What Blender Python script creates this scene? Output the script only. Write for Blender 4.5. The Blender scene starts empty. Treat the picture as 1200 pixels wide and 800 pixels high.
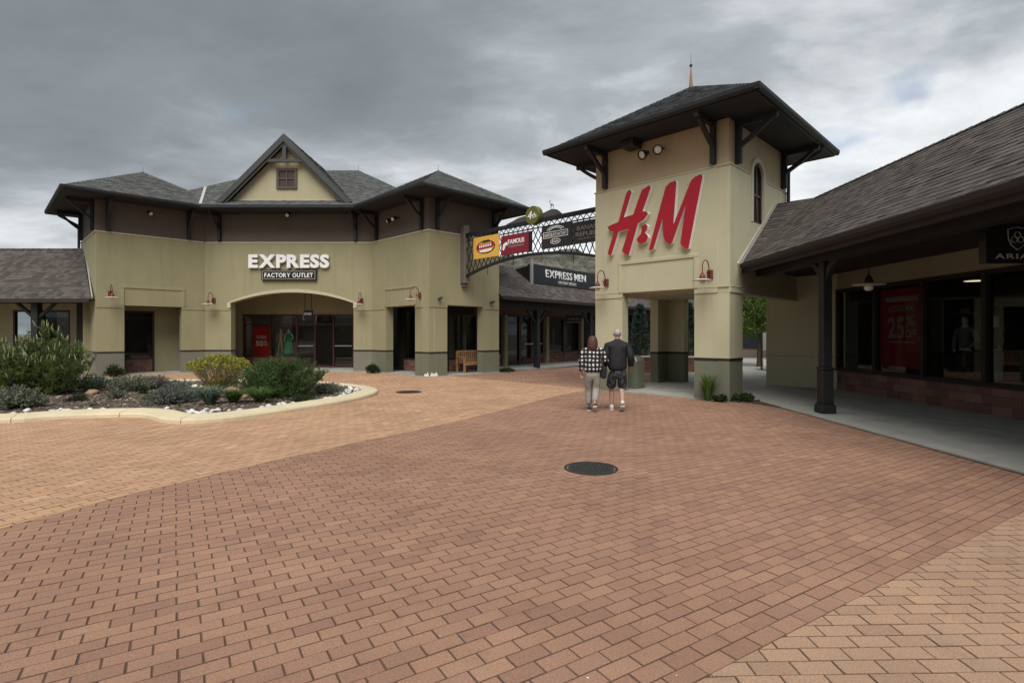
import bpy, bmesh, math, random
from mathutils import Vector, Matrix

R = math.radians
rng = random.Random(11)
scene = bpy.context.scene
C = scene.collection

# ------------------------------------------------------------------ camera, sky, sun, exposure
EYE = 1.55
FPX, HZ = 630.0, 391.0            # focal length and horizon row, in pixels of the 1200 x 800 photograph
cam_d = bpy.data.cameras.new('camera')
cam = bpy.data.objects.new('camera', cam_d)
C.objects.link(cam)
cam.location = (0, 0, EYE)
cam.rotation_euler = (R(90), 0, 0)
cam_d.sensor_width = 36.0
cam_d.sensor_fit = 'HORIZONTAL'
cam_d.lens = 36.0 * FPX / 1200.0
cam_d.shift_y = -(400.0 - HZ) / 1200.0
cam_d.clip_start = 0.05
cam_d.clip_end = 3000
scene.camera = cam

SUN_EL, SUN_AZ = 52.0, 184.0      # azimuth clockwise from +Y: behind the camera
sun_d = bpy.data.lights.new('sun', 'SUN')
sun_d.energy = 1.5
sun_d.angle = R(45)
sun_d.color = (1.0, 0.965, 0.91)
sun = bpy.data.objects.new('sun', sun_d)
C.objects.link(sun)
sd = Vector((math.sin(R(SUN_AZ)) * math.cos(R(SUN_EL)), math.cos(R(SUN_AZ)) * math.cos(R(SUN_EL)), math.sin(R(SUN_EL))))
sun.rotation_euler = sd.to_track_quat('Z', 'Y').to_euler()

world = bpy.data.worlds.new('World')
scene.world = world
world.use_nodes = True
wn, wl = world.node_tree.nodes, world.node_tree.links
wn.clear()
def wnode(t, **k):
    n = wn.new(t)
    for a, b in k.items():
        setattr(n, a, b)
    return n
def wmath(op, a, b=None, clamp=False):
    n = wnode('ShaderNodeMath', operation=op, use_clamp=clamp)
    for i, v in enumerate((a, b)):
        if v is None: continue
        if isinstance(v, (int, float)): n.inputs[i].default_value = v
        else: wl.new(v, n.inputs[i])
    return n.outputs[0]
wtc = wnode('ShaderNodeTexCoord')
wsep = wnode('ShaderNodeSeparateXYZ')
wl.new(wtc.outputs['Generated'], wsep.inputs[0])
wz = wmath('ADD', wmath('MAXIMUM', wsep.outputs[2], 0.0), 0.22)
wx = wmath('DIVIDE', wsep.outputs[0], wz)
wy = wmath('DIVIDE', wsep.outputs[1], wz)
wcmb = wnode('ShaderNodeCombineXYZ')
wl.new(wx, wcmb.inputs[0]); wl.new(wy, wcmb.inputs[1])
def wnoise(loc, rot, scl, scale, detail, rough, dist):
    m = wnode('ShaderNodeMapping')
    m.inputs['Location'].default_value = loc
    m.inputs['Rotation'].default_value = (0, 0, R(rot))
    m.inputs['Scale'].default_value = scl
    wl.new(wcmb.outputs[0], m.inputs['Vector'])
    n = wnode('ShaderNodeTexNoise')
    n.inputs['Scale'].default_value = scale
    n.inputs['Detail'].default_value = detail
    n.inputs['Roughness'].default_value = rough
    n.inputs['Distortion'].default_value = dist
    wl.new(m.outputs[0], n.inputs['Vector'])
    return n.outputs['Fac']
n_big = wnoise((12.09, 30.31, 0), 20, (1, 1, 1), 0.33, 2, 0.5, 0.2)
n_mid = wnoise((10.03, 6.05, 0), 35, (0.8, 1.1, 1), 0.95, 8, 0.56, 0.35)
n_fine = wnoise((8.2, 3.1, 0), 30, (0.7, 1.2, 1), 3.0, 8, 0.6, 0.3)
dens = wmath('ADD', wmath('ADD', wmath('MULTIPLY', n_big, 1.15), wmath('MULTIPLY', n_mid, 0.95)), wmath('MULTIPLY', n_fine, 0.34))
ramp = wnode('ShaderNodeValToRGB')
cr = ramp.color_ramp
cr.elements[0].position = 0.20; cr.elements[0].color = (0.160, 0.184, 0.203, 1)
cr.elements[1].position = 0.86; cr.elements[1].color = (0.96, 0.98, 0.99, 1)
e = cr.elements.new(0.42); e.color = (0.232, 0.258, 0.280, 1)
e = cr.elements.new(0.55); e.color = (0.36, 0.392, 0.418, 1)
e = cr.elements.new(0.66); e.color = (0.60, 0.63, 0.655, 1)
cr.interpolation = 'LINEAR'
nrm = wmath('ADD', wmath('MULTIPLY', dens, 1.0), -0.715)
wl.new(nrm, ramp.inputs[0])
skyt = wnode('ShaderNodeTexSky', sky_type='NISHITA')
skyt.sun_disc = False
skyt.sun_elevation = R(SUN_EL)
skyt.sun_rotation = R(SUN_AZ)
skys = wnode('ShaderNodeMix', data_type='RGBA', blend_type='MULTIPLY')
skys.inputs[0].default_value = 1.0
wl.new(skyt.outputs[0], skys.inputs[6])
skys.inputs[7].default_value = (0.11, 0.11, 0.11, 1)
gap = wnode('ShaderNodeMapRange')                      # thin breaks in the cloud deck
gap.inputs[1].default_value = 0.685; gap.inputs[2].default_value = 0.76
gap.inputs[3].default_value = 0.0; gap.inputs[4].default_value = 0.75
wl.new(wnoise((13.42, 15.13, 0), 0, (1, 1, 1), 1.3, 4, 0.5, 0.2), gap.inputs[0])
mixs = wnode('ShaderNodeMix', data_type='RGBA')
wl.new(gap.outputs[0], mixs.inputs[0])
wl.new(ramp.outputs[0], mixs.inputs[6])
wl.new(skys.outputs[2], mixs.inputs[7])
bg = wnode('ShaderNodeBackground')
bg.inputs['Strength'].default_value = 0.545
wl.new(mixs.outputs[2], bg.inputs['Color'])
wout = wnode('ShaderNodeOutputWorld')
wl.new(bg.outputs[0], wout.inputs['Surface'])

vs = scene.view_settings
vs.view_transform = 'Standard'
vs.look = 'None'
vs.exposure = 1.14
vs.gamma = 1.0
vs.use_curve_mapping = False
scene.render.engine = 'CYCLES'
scene.cycles.max_bounces = 8
scene.cycles.use_denoising = True

# ------------------------------------------------------------------ helpers
A45 = math.sqrt(0.5)

class Frame:
    """A wall frame: s runs along the wall, n outwards, z up."""
    def __init__(self, o, d):
        self.o = o; L = math.hypot(*d); self.d = (d[0] / L, d[1] / L); self.n = (self.d[1], -self.d[0])
    def p(self, s, n=0.0, z=0.0):
        return (self.o[0] + self.d[0] * s + self.n[0] * n, self.o[1] + self.d[1] * s + self.n[1] * n, z)
    def hit(self, px, py, n=0.0):
        """(s, z) where the sight line of a photograph pixel meets the wall plane."""
        rx, rz = (px - 600) / FPX, (HZ - py) / FPX
        ox, oy = self.o[0] + self.n[0] * n, self.o[1] + self.n[1] * n
        t = (ox * self.n[0] + oy * self.n[1]) / (rx * self.n[0] + self.n[1])
        x, y = rx * t, t
        return ((x - ox) * self.d[0] + (y - oy) * self.d[1], EYE + rz * t)

def ground(px, py, z=0.0):
    t = (EYE - z) * FPX / (py - HZ)
    return ((px - 600) / FPX * t, t)

def clip_poly(poly, a, b, c):
    """keep the side a*x + b*y <= c"""
    out = []
    for i in range(len(poly)):
        p, q = poly[i], poly[(i + 1) % len(poly)]
        dp, dq = a * p[0] + b * p[1] - c, a * q[0] + b * q[1] - c
        if dp <= 0: out.append(p)
        if (dp < 0 < dq) or (dq < 0 < dp):
            t = dp / (dp - dq)
            out.append((p[0] + (q[0] - p[0]) * t, p[1] + (q[1] - p[1]) * t))
    return out

def poly_area(p):
    return 0.5 * sum(p[i][0] * p[(i + 1) % len(p)][1] - p[(i + 1) % len(p)][0] * p[i][1] for i in range(len(p)))

def inside(p, poly):
    x, y = p; r = False
    for i in range(len(poly)):
        (x1, y1), (x2, y2) = poly[i], poly[i - 1]
        if (y1 > y) != (y2 > y) and x < (x2 - x1) * (y - y1) / (y2 - y1) + x1: r = not r
    return r

class MB:
    def __init__(self):
        self.v = []; self.f = []; self.r = []; self.g = []; self.cur = 0.0
    def add(self, vs_, fs):
        b = len(self.v); self.g.append((b, len(self.f)))
        self.v.extend(vs_)
        for f in fs:
            self.f.append(tuple(b + i for i in f)); self.r.append(self.cur)
    def hexa(self, c):
        self.add(c, [(0, 3, 2, 1), (4, 5, 6, 7), (0, 1, 5, 4), (1, 2, 6, 5), (2, 3, 7, 6), (3, 0, 4, 7)])
    def box(self, x0, x1, y0, y1, z0, z1):
        self.hexa([(x0, y0, z0), (x1, y0, z0), (x1, y1, z0), (x0, y1, z0), (x0, y0, z1), (x1, y0, z1), (x1, y1, z1), (x0, y1, z1)])
    def fbox(self, F, s0, s1, n0, n1, z0, z1):
        p = F.p
        self.hexa([p(s0, n1, z0), p(s1, n1, z0), p(s1, n0, z0), p(s0, n0, z0), p(s0, n1, z1), p(s1, n1, z1), p(s1, n0, z1), p(s0, n0, z1)])
    def prism(self, pts, off):
        """pts: 3D polygon, off: extrusion vector"""
        n = len(pts)
        q = [(a[0] + off[0], a[1] + off[1], a[2] + off[2]) for a in pts]
        fs = [tuple(range(n)), tuple(range(2 * n - 1, n - 1, -1))]
        for i in range(n):
            j = (i + 1) % n
            fs.append((i, n + i, n + j, j))
        self.add(list(pts) + q, fs)
    def fprism(self, F, sz, n0, n1):
        """polygon in (s, z) on a wall frame, from n0 to n1"""
        a, b = F.p(0, n0), F.p(0, n1)
        self.prism([F.p(s, n0, z) for s, z in sz], (b[0] - a[0], b[1] - a[1], 0))
    def bar(self, a, b, w, h=None, up=(0, 0, 1)):
        a, b = Vector(a), Vector(b); h = h or w
        d = (b - a).normalized(); u = Vector(up)
        if abs(d.dot(u)) > 0.98: u = Vector((1, 0, 0))
        x = d.cross(u).normalized() * (w / 2); y = x.cross(d).normalized() * (h / 2)
        self.hexa([tuple(a - x - y), tuple(a + x - y), tuple(b + x - y), tuple(b - x - y), tuple(a - x + y), tuple(a + x + y), tuple(b + x + y), tuple(b - x + y)])
    def tube(self, pts, r, seg=8, caps=True):
        pts = [Vector(p) for p in pts]; n = len(pts)
        rad = r if isinstance(r, (list, tuple)) else [r] * n
        rings = []; prev = None
        for i, p in enumerate(pts):
            d = (pts[min(i + 1, n - 1)] - pts[max(i - 1, 0)]).normalized()
            if prev is None:
                u = Vector((0, 0, 1)) if abs(d.z) < 0.9 else Vector((1, 0, 0))
                x = d.cross(u).normalized()
            else:
                x = (prev - d * prev.dot(d)).normalized()
            prev = x; y = d.cross(x)
            rings.append([tuple(p + (x * math.cos(t) + y * math.sin(t)) * rad[i]) for t in (2 * math.pi * k / seg for k in range(seg))])
        vs_ = [v for rr in rings for v in rr]; fs = []
        for i in range(n - 1):
            for k in range(seg):
                k2 = (k + 1) % seg
                fs.append((i * seg + k, i * seg + k2, (i + 1) * seg + k2, (i + 1) * seg + k))
        if caps:
            fs.append(tuple(range(seg - 1, -1, -1))); fs.append(tuple((n - 1) * seg + k for k in range(seg)))
        self.add(vs_, fs)
    def lathe(self, c, prof, seg=16, axis=None):
        """prof: (radius, height) pairs about a vertical axis at c (or any axis vector)"""
        ax = Vector(axis or (0, 0, 1)).normalized()
        u = Vector((1, 0, 0)) if abs(ax.x) < 0.9 else Vector((0, 1, 0))
        x = ax.cross(u).normalized(); y = ax.cross(x); c = Vector(c)
        vs_ = []; fs = []
        for r_, h_ in prof:
            for k in range(seg):
                t = 2 * math.pi * k / seg
                vs_.append(tuple(c + ax * h_ + (x * math.cos(t) + y * math.sin(t)) * r_))
        for i in range(len(prof) - 1):
            for k in range(seg):
                k2 = (k + 1) % seg
                fs.append((i * seg + k, i * seg + k2, (i + 1) * seg + k2, (i + 1) * seg + k))
        fs.append(tuple(range(seg - 1, -1, -1))); fs.append(tuple((len(prof) - 1) * seg + k for k in range(seg)))
        self.add(vs_, fs)
    def mesh(self, name, rnd=False, smooth=False):
        m = bpy.data.meshes.new(name)
        m.from_pydata([tuple(v) for v in self.v], [], self.f)
        if rnd:
            a = m.attributes.new('rnd', 'FLOAT', 'FACE'); a.data.foreach_set('value', self.r)
        if smooth:
            m.polygons.foreach_set('use_smooth', [True] * len(m.polygons))
        m.validate()
        return m
    def islands(self):
        """pieces that do not touch each other, as separate builders"""
        n = len(self.g); bb = []
        for k in range(n):
            v1 = self.g[k + 1][0] if k + 1 < n else len(self.v)
            q = self.v[self.g[k][0]:v1]
            bb.append([min(p[i] for p in q) - 0.006 for i in range(3)] + [max(p[i] for p in q) + 0.006 for i in range(3)])
        root = list(range(n))
        def find(i):
            while root[i] != i: i = root[i]
            return i
        for i in range(n):
            for j in range(i):
                if all(bb[i][c] <= bb[j][c + 3] and bb[j][c] <= bb[i][c + 3] for c in range(3)): root[find(i)] = find(j)
        out = {}
        for k in range(n):
            v0, f0 = self.g[k]; v1, f1 = self.g[k + 1] if k + 1 < n else (len(self.v), len(self.f))
            m = out.setdefault(find(k), MB())
            m.add(self.v[v0:v1], [tuple(i - v0 for i in f) for f in self.f[f0:f1]])
        return list(out.values())
    def build(self, name, mat, parent=None, rnd=False, smooth=False, bevel=0.0, fix=True):
        if fix and not rnd and 1 < len(self.g) < 80:
            parts = self.islands()
            if len(parts) > 1:
                return [p.build(name, mat, parent, rnd, smooth, bevel, fix) for p in parts][0]
        m = self.mesh(name, rnd, smooth)
        if fix and len(m.polygons) < 20000:
            bm = bmesh.new(); bm.from_mesh(m)
            bmesh.ops.recalc_face_normals(bm, faces=bm.faces)
            if bevel:
                ed = [e_ for e_ in bm.edges if len(e_.link_faces) == 2 and e_.calc_face_angle(0) > 0.6]
                bmesh.ops.bevel(bm, geom=ed, offset=bevel, segments=1, affect='EDGES', clamp_overlap=True)
            bm.to_mesh(m); bm.free()
        return obj(name, m, mat, parent)

def obj(name, mesh, mat, parent=None):
    o = bpy.data.objects.new(name, mesh)
    C.objects.link(o)
    if mat is not None and mesh is not None and len(mesh.materials) == 0: mesh.materials.append(mat)
    if parent is not None: o.parent = parent          # parents sit at identity unless stated
    return o

def tag(o, label=None, cat=None, group=None, kind=None):
    if label: o['label'] = label
    if cat: o['category'] = cat
    if group: o['group'] = group
    if kind: o['kind'] = kind
    return o

def empty(name, label, cat, loc=(0, 0, 0), group=None, rz=0.0):
    o = bpy.data.objects.new(name, None)
    o.empty_display_size = 0.2
    C.objects.link(o); o.location = loc; o.rotation_euler = (0, 0, rz)
    return tag(o, label, cat, group)

def copy_tree(o, parent=None):
    c = o.copy(); C.objects.link(c); c.parent = parent
    for ch in list(o.children): copy_tree(ch, c)
    return c

# ------------------------------------------------------------------ materials
def new_mat(name):
    m = bpy.data.materials.new(name); m.use_nodes = True
    return m, m.node_tree.nodes, m.node_tree.links, m.node_tree.nodes['Principled BSDF']

def noise(nt, nl, vec, scale, detail=4, rough=0.55):
    n = nt.new('ShaderNodeTexNoise')
    n.inputs['Scale'].default_value = scale; n.inputs['Detail'].default_value = detail; n.inputs['Roughness'].default_value = rough
    if vec is not None: nl.new(vec, n.inputs['Vector'])
    return n.outputs['Fac']

def mapr(nt, nl, v, a, b, c, d):
    n = nt.new('ShaderNodeMapRange')
    n.inputs[1].default_value = a; n.inputs[2].default_value = b; n.inputs[3].default_value = c; n.inputs[4].default_value = d
    nl.new(v, n.inputs[0]); return n.outputs[0]

def mulcol(nt, nl, col, fac):
    n = nt.new('ShaderNodeVectorMath'); n.operation = 'SCALE'
    nl.new(col, n.inputs[0]); nl.new(fac, n.inputs['Scale']); return n.outputs[0]

def plain(name, col, rough=0.7, var=0.12, scale=3.0, bump=0.15, bscale=60.0, metal=0.0, spec=0.4, streak=0.0, local=False):
    """painted / plastered surface: tint drifts softly, fine relief, optional rain streaks"""
    m, nt, nl, b = new_mat(name)
    if local:
        g = nt.new('ShaderNodeTexCoord').outputs['Object']
    else:
        g = nt.new('ShaderNodeNewGeometry').outputs['Position']
    rgb = nt.new('ShaderNodeRGB'); rgb.outputs[0].default_value = (*col, 1)
    f = mapr(nt, nl, noise(nt, nl, g, scale, 5), 0.25, 0.75, 1 - var, 1 + var)
    c = mulcol(nt, nl, rgb.outputs[0], f)
    if streak:
        mp = nt.new('ShaderNodeMapping'); mp.inputs['Scale'].default_value = (3.2, 3.2, 0.22); nl.new(g, mp.inputs['Vector'])
        s = mapr(nt, nl, noise(nt, nl, mp.outputs[0], 1.6, 6, 0.65), 0.5, 0.78, 1.0, 1 - streak)
        c = mulcol(nt, nl, c, s)
    nl.new(c, b.inputs['Base Color'])
    b.inputs['Roughness'].default_value = rough; b.inputs['Metallic'].default_value = metal
    b.inputs['Specular IOR Level'].default_value = spec
    if bump:
        bp = nt.new('ShaderNodeBump'); bp.inputs['Strength'].default_value = bump; bp.inputs['Distance'].default_value = 0.01
        nl.new(noise(nt, nl, g, bscale, 3), bp.inputs['Height']); nl.new(bp.outputs[0], b.inputs['Normal'])
    return m

def tinted(name, stops, rough=0.85, source='attr', speck=0.26, sscale=95.0, stain=0.14, stscale=0.7, bump=0.25, bscale=180.0, spec=0.3, spots=False):
    """pieces that differ one by one: bricks, shingles, stones, chips"""
    m, nt, nl, b = new_mat(name)
    g = nt.new('ShaderNodeNewGeometry').outputs['Position']
    edge = None
    a = nt.new('ShaderNodeAttribute'); a.attribute_name = 'rnd'; v = a.outputs['Fac']
    if spots:                                          # faces marked 10 and up are the dirt-filled edges of a brick
        gt = nt.new('ShaderNodeMath'); gt.operation = 'GREATER_THAN'; gt.inputs[1].default_value = 5.0; nl.new(v, gt.inputs[0]); edge = gt.outputs[0]
        md = nt.new('ShaderNodeMath'); md.operation = 'MODULO'; md.inputs[1].default_value = 10.0; nl.new(v, md.inputs[0]); v = md.outputs[0]
    if source != 'attr':
        v = nt.new('ShaderNodeObjectInfo').outputs['Random']
    rp = nt.new('ShaderNodeValToRGB'); el = rp.color_ramp.elements
    while len(el) < len(stops): el.new(0.5)
    for i, (p_, c_) in enumerate(stops):
        el[i].position = p_; el[i].color = (*c_, 1)
    nl.new(v, rp.inputs[0])
    c = mulcol(nt, nl, rp.outputs[0], mapr(nt, nl, noise(nt, nl, g, sscale, 3, 0.7), 0.3, 0.7, 1 - speck, 1 + speck))
    c = mulcol(nt, nl, c, mapr(nt, nl, noise(nt, nl, g, stscale, 5, 0.6), 0.3, 0.7, 1 - stain, 1 + stain))
    if spots:
        c = mulcol(nt, nl, c, mapr(nt, nl, edge, 0.0, 1.0, 1.0, 0.50))
        vo = nt.new('ShaderNodeTexVoronoi'); vo.inputs['Scale'].default_value = 1.9; vo.inputs['Randomness'].default_value = 1.0
        nl.new(g, vo.inputs['Vector'])
        sz = mapr(nt, nl, vo.outputs['Color'], 0.0, 1.0, 0.0, 0.045)
        lt = nt.new('ShaderNodeMath'); lt.operation = 'LESS_THAN'; nl.new(vo.outputs['Distance'], lt.inputs[0]); nl.new(sz, lt.inputs[1])
        c = mulcol(nt, nl, c, mapr(nt, nl, lt.outputs[0], 0.0, 1.0, 1.0, 0.62))
        c = mulcol(nt, nl, c, mapr(nt, nl, noise(nt, nl, g, 2.6, 7, 0.7), 0.56, 0.74, 1.0, 0.80))
    nl.new(c, b.inputs['Base Color'])
    b.inputs['Roughness'].default_value = rough; b.inputs['Specular IOR Level'].default_value = spec
    bp = nt.new('ShaderNodeBump'); bp.inputs['Strength'].default_value = bump; bp.inputs['Distance'].default_value = 0.004
    nl.new(noise(nt, nl, g, bscale, 3), bp.inputs['Height']); nl.new(bp.outputs[0], b.inputs['Normal'])
    return m

def leafy(name, stops, rough=0.6, trans=0.25):
    m, nt, nl, b = new_mat(name)
    a = nt.new('ShaderNodeAttribute'); a.attribute_name = 'rnd'
    rp = nt.new('ShaderNodeValToRGB'); el = rp.color_ramp.elements
    while len(el) < len(stops): el.new(0.5)
    for i, (p_, c_) in enumerate(stops):
        el[i].position = p_; el[i].color = (*c_, 1)
    nl.new(a.outputs['Fac'], rp.inputs[0])
    nl.new(rp.outputs[0], b.inputs['Base Color'])
    b.inputs['Roughness'].default_value = rough; b.inputs['Specular IOR Level'].default_value = 0.25
    t = nt.new('ShaderNodeBsdfTranslucent'); nl.new(rp.outputs[0], t.inputs['Color'])
    mx = nt.new('ShaderNodeMixShader'); mx.inputs[0].default_value = trans
    nl.new(b.outputs[0], mx.inputs[1]); nl.new(t.outputs[0], mx.inputs[2])
    nl.new(mx.outputs[0], nt['Material Output'].inputs['Surface'])
    return m

def glass(name, tint=(0.55, 0.58, 0.58), refl=1.0):
    m, nt, nl, b = new_mat(name)
    nt.remove(b)
    tr = nt.new('ShaderNodeBsdfTransparent'); tr.inputs[0].default_value = (*tint, 1)
    gl = nt.new('ShaderNodeBsdfGlossy'); gl.inputs['Roughness'].default_value = 0.02; gl.inputs['Color'].default_value = (0.9, 0.95, 1, 1)
    lw = nt.new('ShaderNodeLayerWeight'); lw.inputs['Blend'].default_value = 0.5
    pw = nt.new('ShaderNodeMath'); pw.operation = 'POWER'; pw.inputs[1].default_value = 5.0; nl.new(lw.outputs['Facing'], pw.inputs[0])
    fr0 = mapr(nt, nl, pw.outputs[0], 0.0, 1.0, 0.06, 1.0)
    bk = nt.new('ShaderNodeMath'); bk.operation = 'SUBTRACT'; bk.inputs[0].default_value = 1.0
    nl.new(nt.new('ShaderNodeNewGeometry').outputs['Backfacing'], bk.inputs[1])
    fr = nt.new('ShaderNodeMath'); fr.operation = 'MULTIPLY'; nl.new(fr0, fr.inputs[0]); nl.new(bk.outputs[0], fr.inputs[1])
    g = nt.new('ShaderNodeNewGeometry').outputs['Position']
    bp = nt.new('ShaderNodeBump'); bp.inputs['Strength'].default_value = 0.02; bp.inputs['Distance'].default_value = 0.02
    nl.new(noise(nt, nl, g, 1.3, 1), bp.inputs['Height']); nl.new(bp.outputs[0], gl.inputs['Normal'])
    ml = nt.new('ShaderNodeMath'); ml.operation = 'MULTIPLY'; ml.inputs[1].default_value = refl; nl.new(fr.outputs[0], ml.inputs[0])
    mx = nt.new('ShaderNodeMixShader'); nl.new(ml.outputs[0], mx.inputs[0]); nl.new(tr.outputs[0], mx.inputs[1]); nl.new(gl.outputs[0], mx.inputs[2])
    nl.new(mx.outputs[0], nt['Material Output'].inputs['Surface'])
    return m

M = {}
M['stucco_olive'] = plain('stucco_olive', (0.318, 0.292, 0.176), 0.9, 0.07, 1.2, 0.35, 90, streak=0.14)
M['stucco_cream'] = plain('stucco_cream', (0.49, 0.461, 0.312), 0.9, 0.06, 1.2, 0.35, 90, streak=0.10)
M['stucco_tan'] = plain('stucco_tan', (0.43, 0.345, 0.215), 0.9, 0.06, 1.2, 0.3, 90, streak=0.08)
M['stucco_gable'] = plain('stucco_gable', (0.43, 0.385, 0.25), 0.9, 0.06, 1.2, 0.3, 90, streak=0.06)
M['stucco_brown'] = plain('stucco_brown', (0.118, 0.095, 0.08), 0.9, 0.08, 1.2, 0.3, 90, streak=0.12)
M['base_green'] = plain('base_green', (0.168, 0.172, 0.122), 0.85, 0.08, 1.5, 0.3, 90, streak=0.14)
M['base_grey'] = plain('base_grey', (0.185, 0.18, 0.145), 0.85, 0.08, 1.5, 0.3, 90, streak=0.14)
M['band_dark'] = plain('band_dark', (0.022, 0.018, 0.016), 0.6, 0.1, 2, 0.1, 60)
M['trim_pale'] = plain('trim_pale', (0.50, 0.455, 0.34), 0.85, 0.05, 1.5, 0.2, 90)
M['timber_dark'] = plain('timber_dark', (0.016, 0.017, 0.019), 0.55, 0.2, 5, 0.2, 40)
M['soffit_dark'] = plain('soffit_dark', (0.021, 0.023, 0.028), 0.75, 0.12, 2, 0.1, 30)
M['soffit_brown'] = plain('soffit_brown', (0.029, 0.024, 0.021), 0.8, 0.12, 2, 0.1, 30)
M['rake_grey'] = plain('rake_grey', (0.055, 0.058, 0.056), 0.6, 0.12, 4, 0.1, 40)
M['frame_dark'] = plain('frame_dark', (0.020, 0.016, 0.015), 0.45, 0.12, 4, 0.05, 40)
M['frame_red'] = plain('frame_red', (0.075, 0.020, 0.020), 0.45, 0.15, 4, 0.05, 40)
M['metal_flash'] = plain('metal_flash', (0.48, 0.46, 0.41), 0.5, 0.08, 4, 0.05, 40)
M['copper'] = plain('copper', (0.30, 0.14, 0.085), 0.5, 0.2, 8, 0.05, 40, metal=0.4)
M['rust_red'] = plain('rust_red', (0.16, 0.035, 0.025), 0.45, 0.2, 8, 0.05, 40)
M['lamp_white'] = plain('lamp_white', (0.62, 0.60, 0.56), 0.45, 0.08, 8, 0.0)
M['bulb_glass'] = plain('bulb_glass', (0.75, 0.74, 0.70), 0.15, 0.05, 8, 0.0, spec=0.8)
M['flood_glass'] = plain('flood_glass', (0.66, 0.66, 0.64), 0.12, 0.25, 25, 0.0, spec=0.9)
M['black_metal'] = plain('black_metal', (0.018, 0.018, 0.02), 0.45, 0.2, 6, 0.08, 50)
M['iron'] = plain('iron', (0.040, 0.042, 0.040), 0.55, 0.3, 20, 0.3, 120, metal=0.3)
M['sign_white'] = plain('sign_white', (0.85, 0.85, 0.84), 0.4, 0.03, 4, 0.0)
M['sign_black'] = plain('sign_black', (0.012, 0.012, 0.014), 0.35, 0.1, 4, 0.0)
M['sign_navy'] = plain('sign_navy', (0.012, 0.015, 0.020), 0.4, 0.1, 4, 0.0)
M['sign_red'] = plain('sign_red', (0.36, 0.007, 0.020), 0.35, 0.04, 4, 0.0)
M['sign_crimson'] = plain('sign_crimson', (0.20, 0.018, 0.028), 0.4, 0.06, 4, 0.0)
M['sign_yellow'] = plain('sign_yellow', (0.72, 0.42, 0.08), 0.4, 0.05, 4, 0.0)
M['sign_charcoal'] = plain('sign_charcoal', (0.028, 0.025, 0.024), 0.4, 0.1, 4, 0.0)
M['sign_grey'] = plain('sign_grey', (0.30, 0.28, 0.26), 0.5, 0.05, 4, 0.0)
M['sign_olive'] = plain('sign_olive', (0.12, 0.125, 0.028), 0.45, 0.08, 6, 0.0)
M['poster_red'] = plain('poster_red', (0.48, 0.015, 0.015), 0.4, 0.03, 4, 0.0)
M['steel'] = plain('steel', (0.42, 0.41, 0.38), 0.35, 0.1, 6, 0.03, 40, metal=0.6)
M['concrete'] = plain('concrete', (0.355, 0.345, 0.31), 0.9, 0.20, 2.3, 0.45, 90)
M['curb'] = plain('curb', (0.66, 0.565, 0.385), 0.9, 0.10, 2.2, 0.4, 90)
M['sand_joint'] = plain('sand_joint', (0.095, 0.058, 0.040), 0.95, 0.25, 14, 0.3, 90)
M['soil'] = plain('soil', (0.105, 0.078, 0.060), 0.95, 0.30, 9, 0.8, 40)
M['earth'] = plain('earth', (0.19, 0.16, 0.115), 0.95, 0.25, 0.06, 0.3, 3)
M['wood_bench'] = plain('wood_bench', (0.33, 0.18, 0.085), 0.55, 0.2, 9, 0.15, 30)
M['wood_red'] = plain('wood_red', (0.10, 0.025, 0.022), 0.5, 0.2, 9, 0.1, 30)
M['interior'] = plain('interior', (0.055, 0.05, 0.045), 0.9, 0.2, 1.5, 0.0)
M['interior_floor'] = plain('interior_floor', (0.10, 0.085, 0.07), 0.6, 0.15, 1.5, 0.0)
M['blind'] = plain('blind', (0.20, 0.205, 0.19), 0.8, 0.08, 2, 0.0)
M['glass'] = glass('glass', (0.86, 0.88, 0.87))
M['glass_dark'] = glass('glass_dark', (0.68, 0.70, 0.70))
def lit(name, col, strength):
    m, nt, nl, b = new_mat(name)
    b.inputs['Base Color'].default_value = (0.8, 0.8, 0.8, 1)
    b.inputs['Emission Color'].default_value = (*col, 1); b.inputs['Emission Strength'].default_value = strength
    return m
M['lamp_lit'] = lit('lamp_lit', (1.0, 0.80, 0.52), 0.9)
M['lamp_bright'] = lit('lamp_bright', (1.0, 0.88, 0.70), 11.0)
M['mannequin'] = plain('mannequin', (0.48, 0.37, 0.22), 0.35, 0.05, 6, 0.0)
M['mannequin_white'] = plain('mannequin_white', (0.68, 0.66, 0.62), 0.4, 0.05, 6, 0.0)
M['cloth_green'] = plain('cloth_green', (0.015, 0.27, 0.115), 0.8, 0.15, 9, 0.2, 60)
M['cloth_white'] = plain('cloth_white', (0.6, 0.6, 0.58), 0.85, 0.08, 9, 0.2, 60)
M['cloth_dark'] = plain('cloth_dark', (0.03, 0.03, 0.035), 0.85, 0.15, 9, 0.2, 60)
M['bark'] = plain('bark', (0.085, 0.06, 0.045), 0.9, 0.3, 25, 0.6, 60)
M['twig'] = plain('twig', (0.30, 0.225, 0.15), 0.9, 0.25, 25, 0.4, 60)
M['bin_green'] = plain('bin_green', (0.135, 0.15, 0.105), 0.55, 0.08, 4, 0.1, 40)
M['cap_stone'] = plain('cap_stone', (0.52, 0.49, 0.43), 0.85, 0.08, 3, 0.3, 60)

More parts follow.
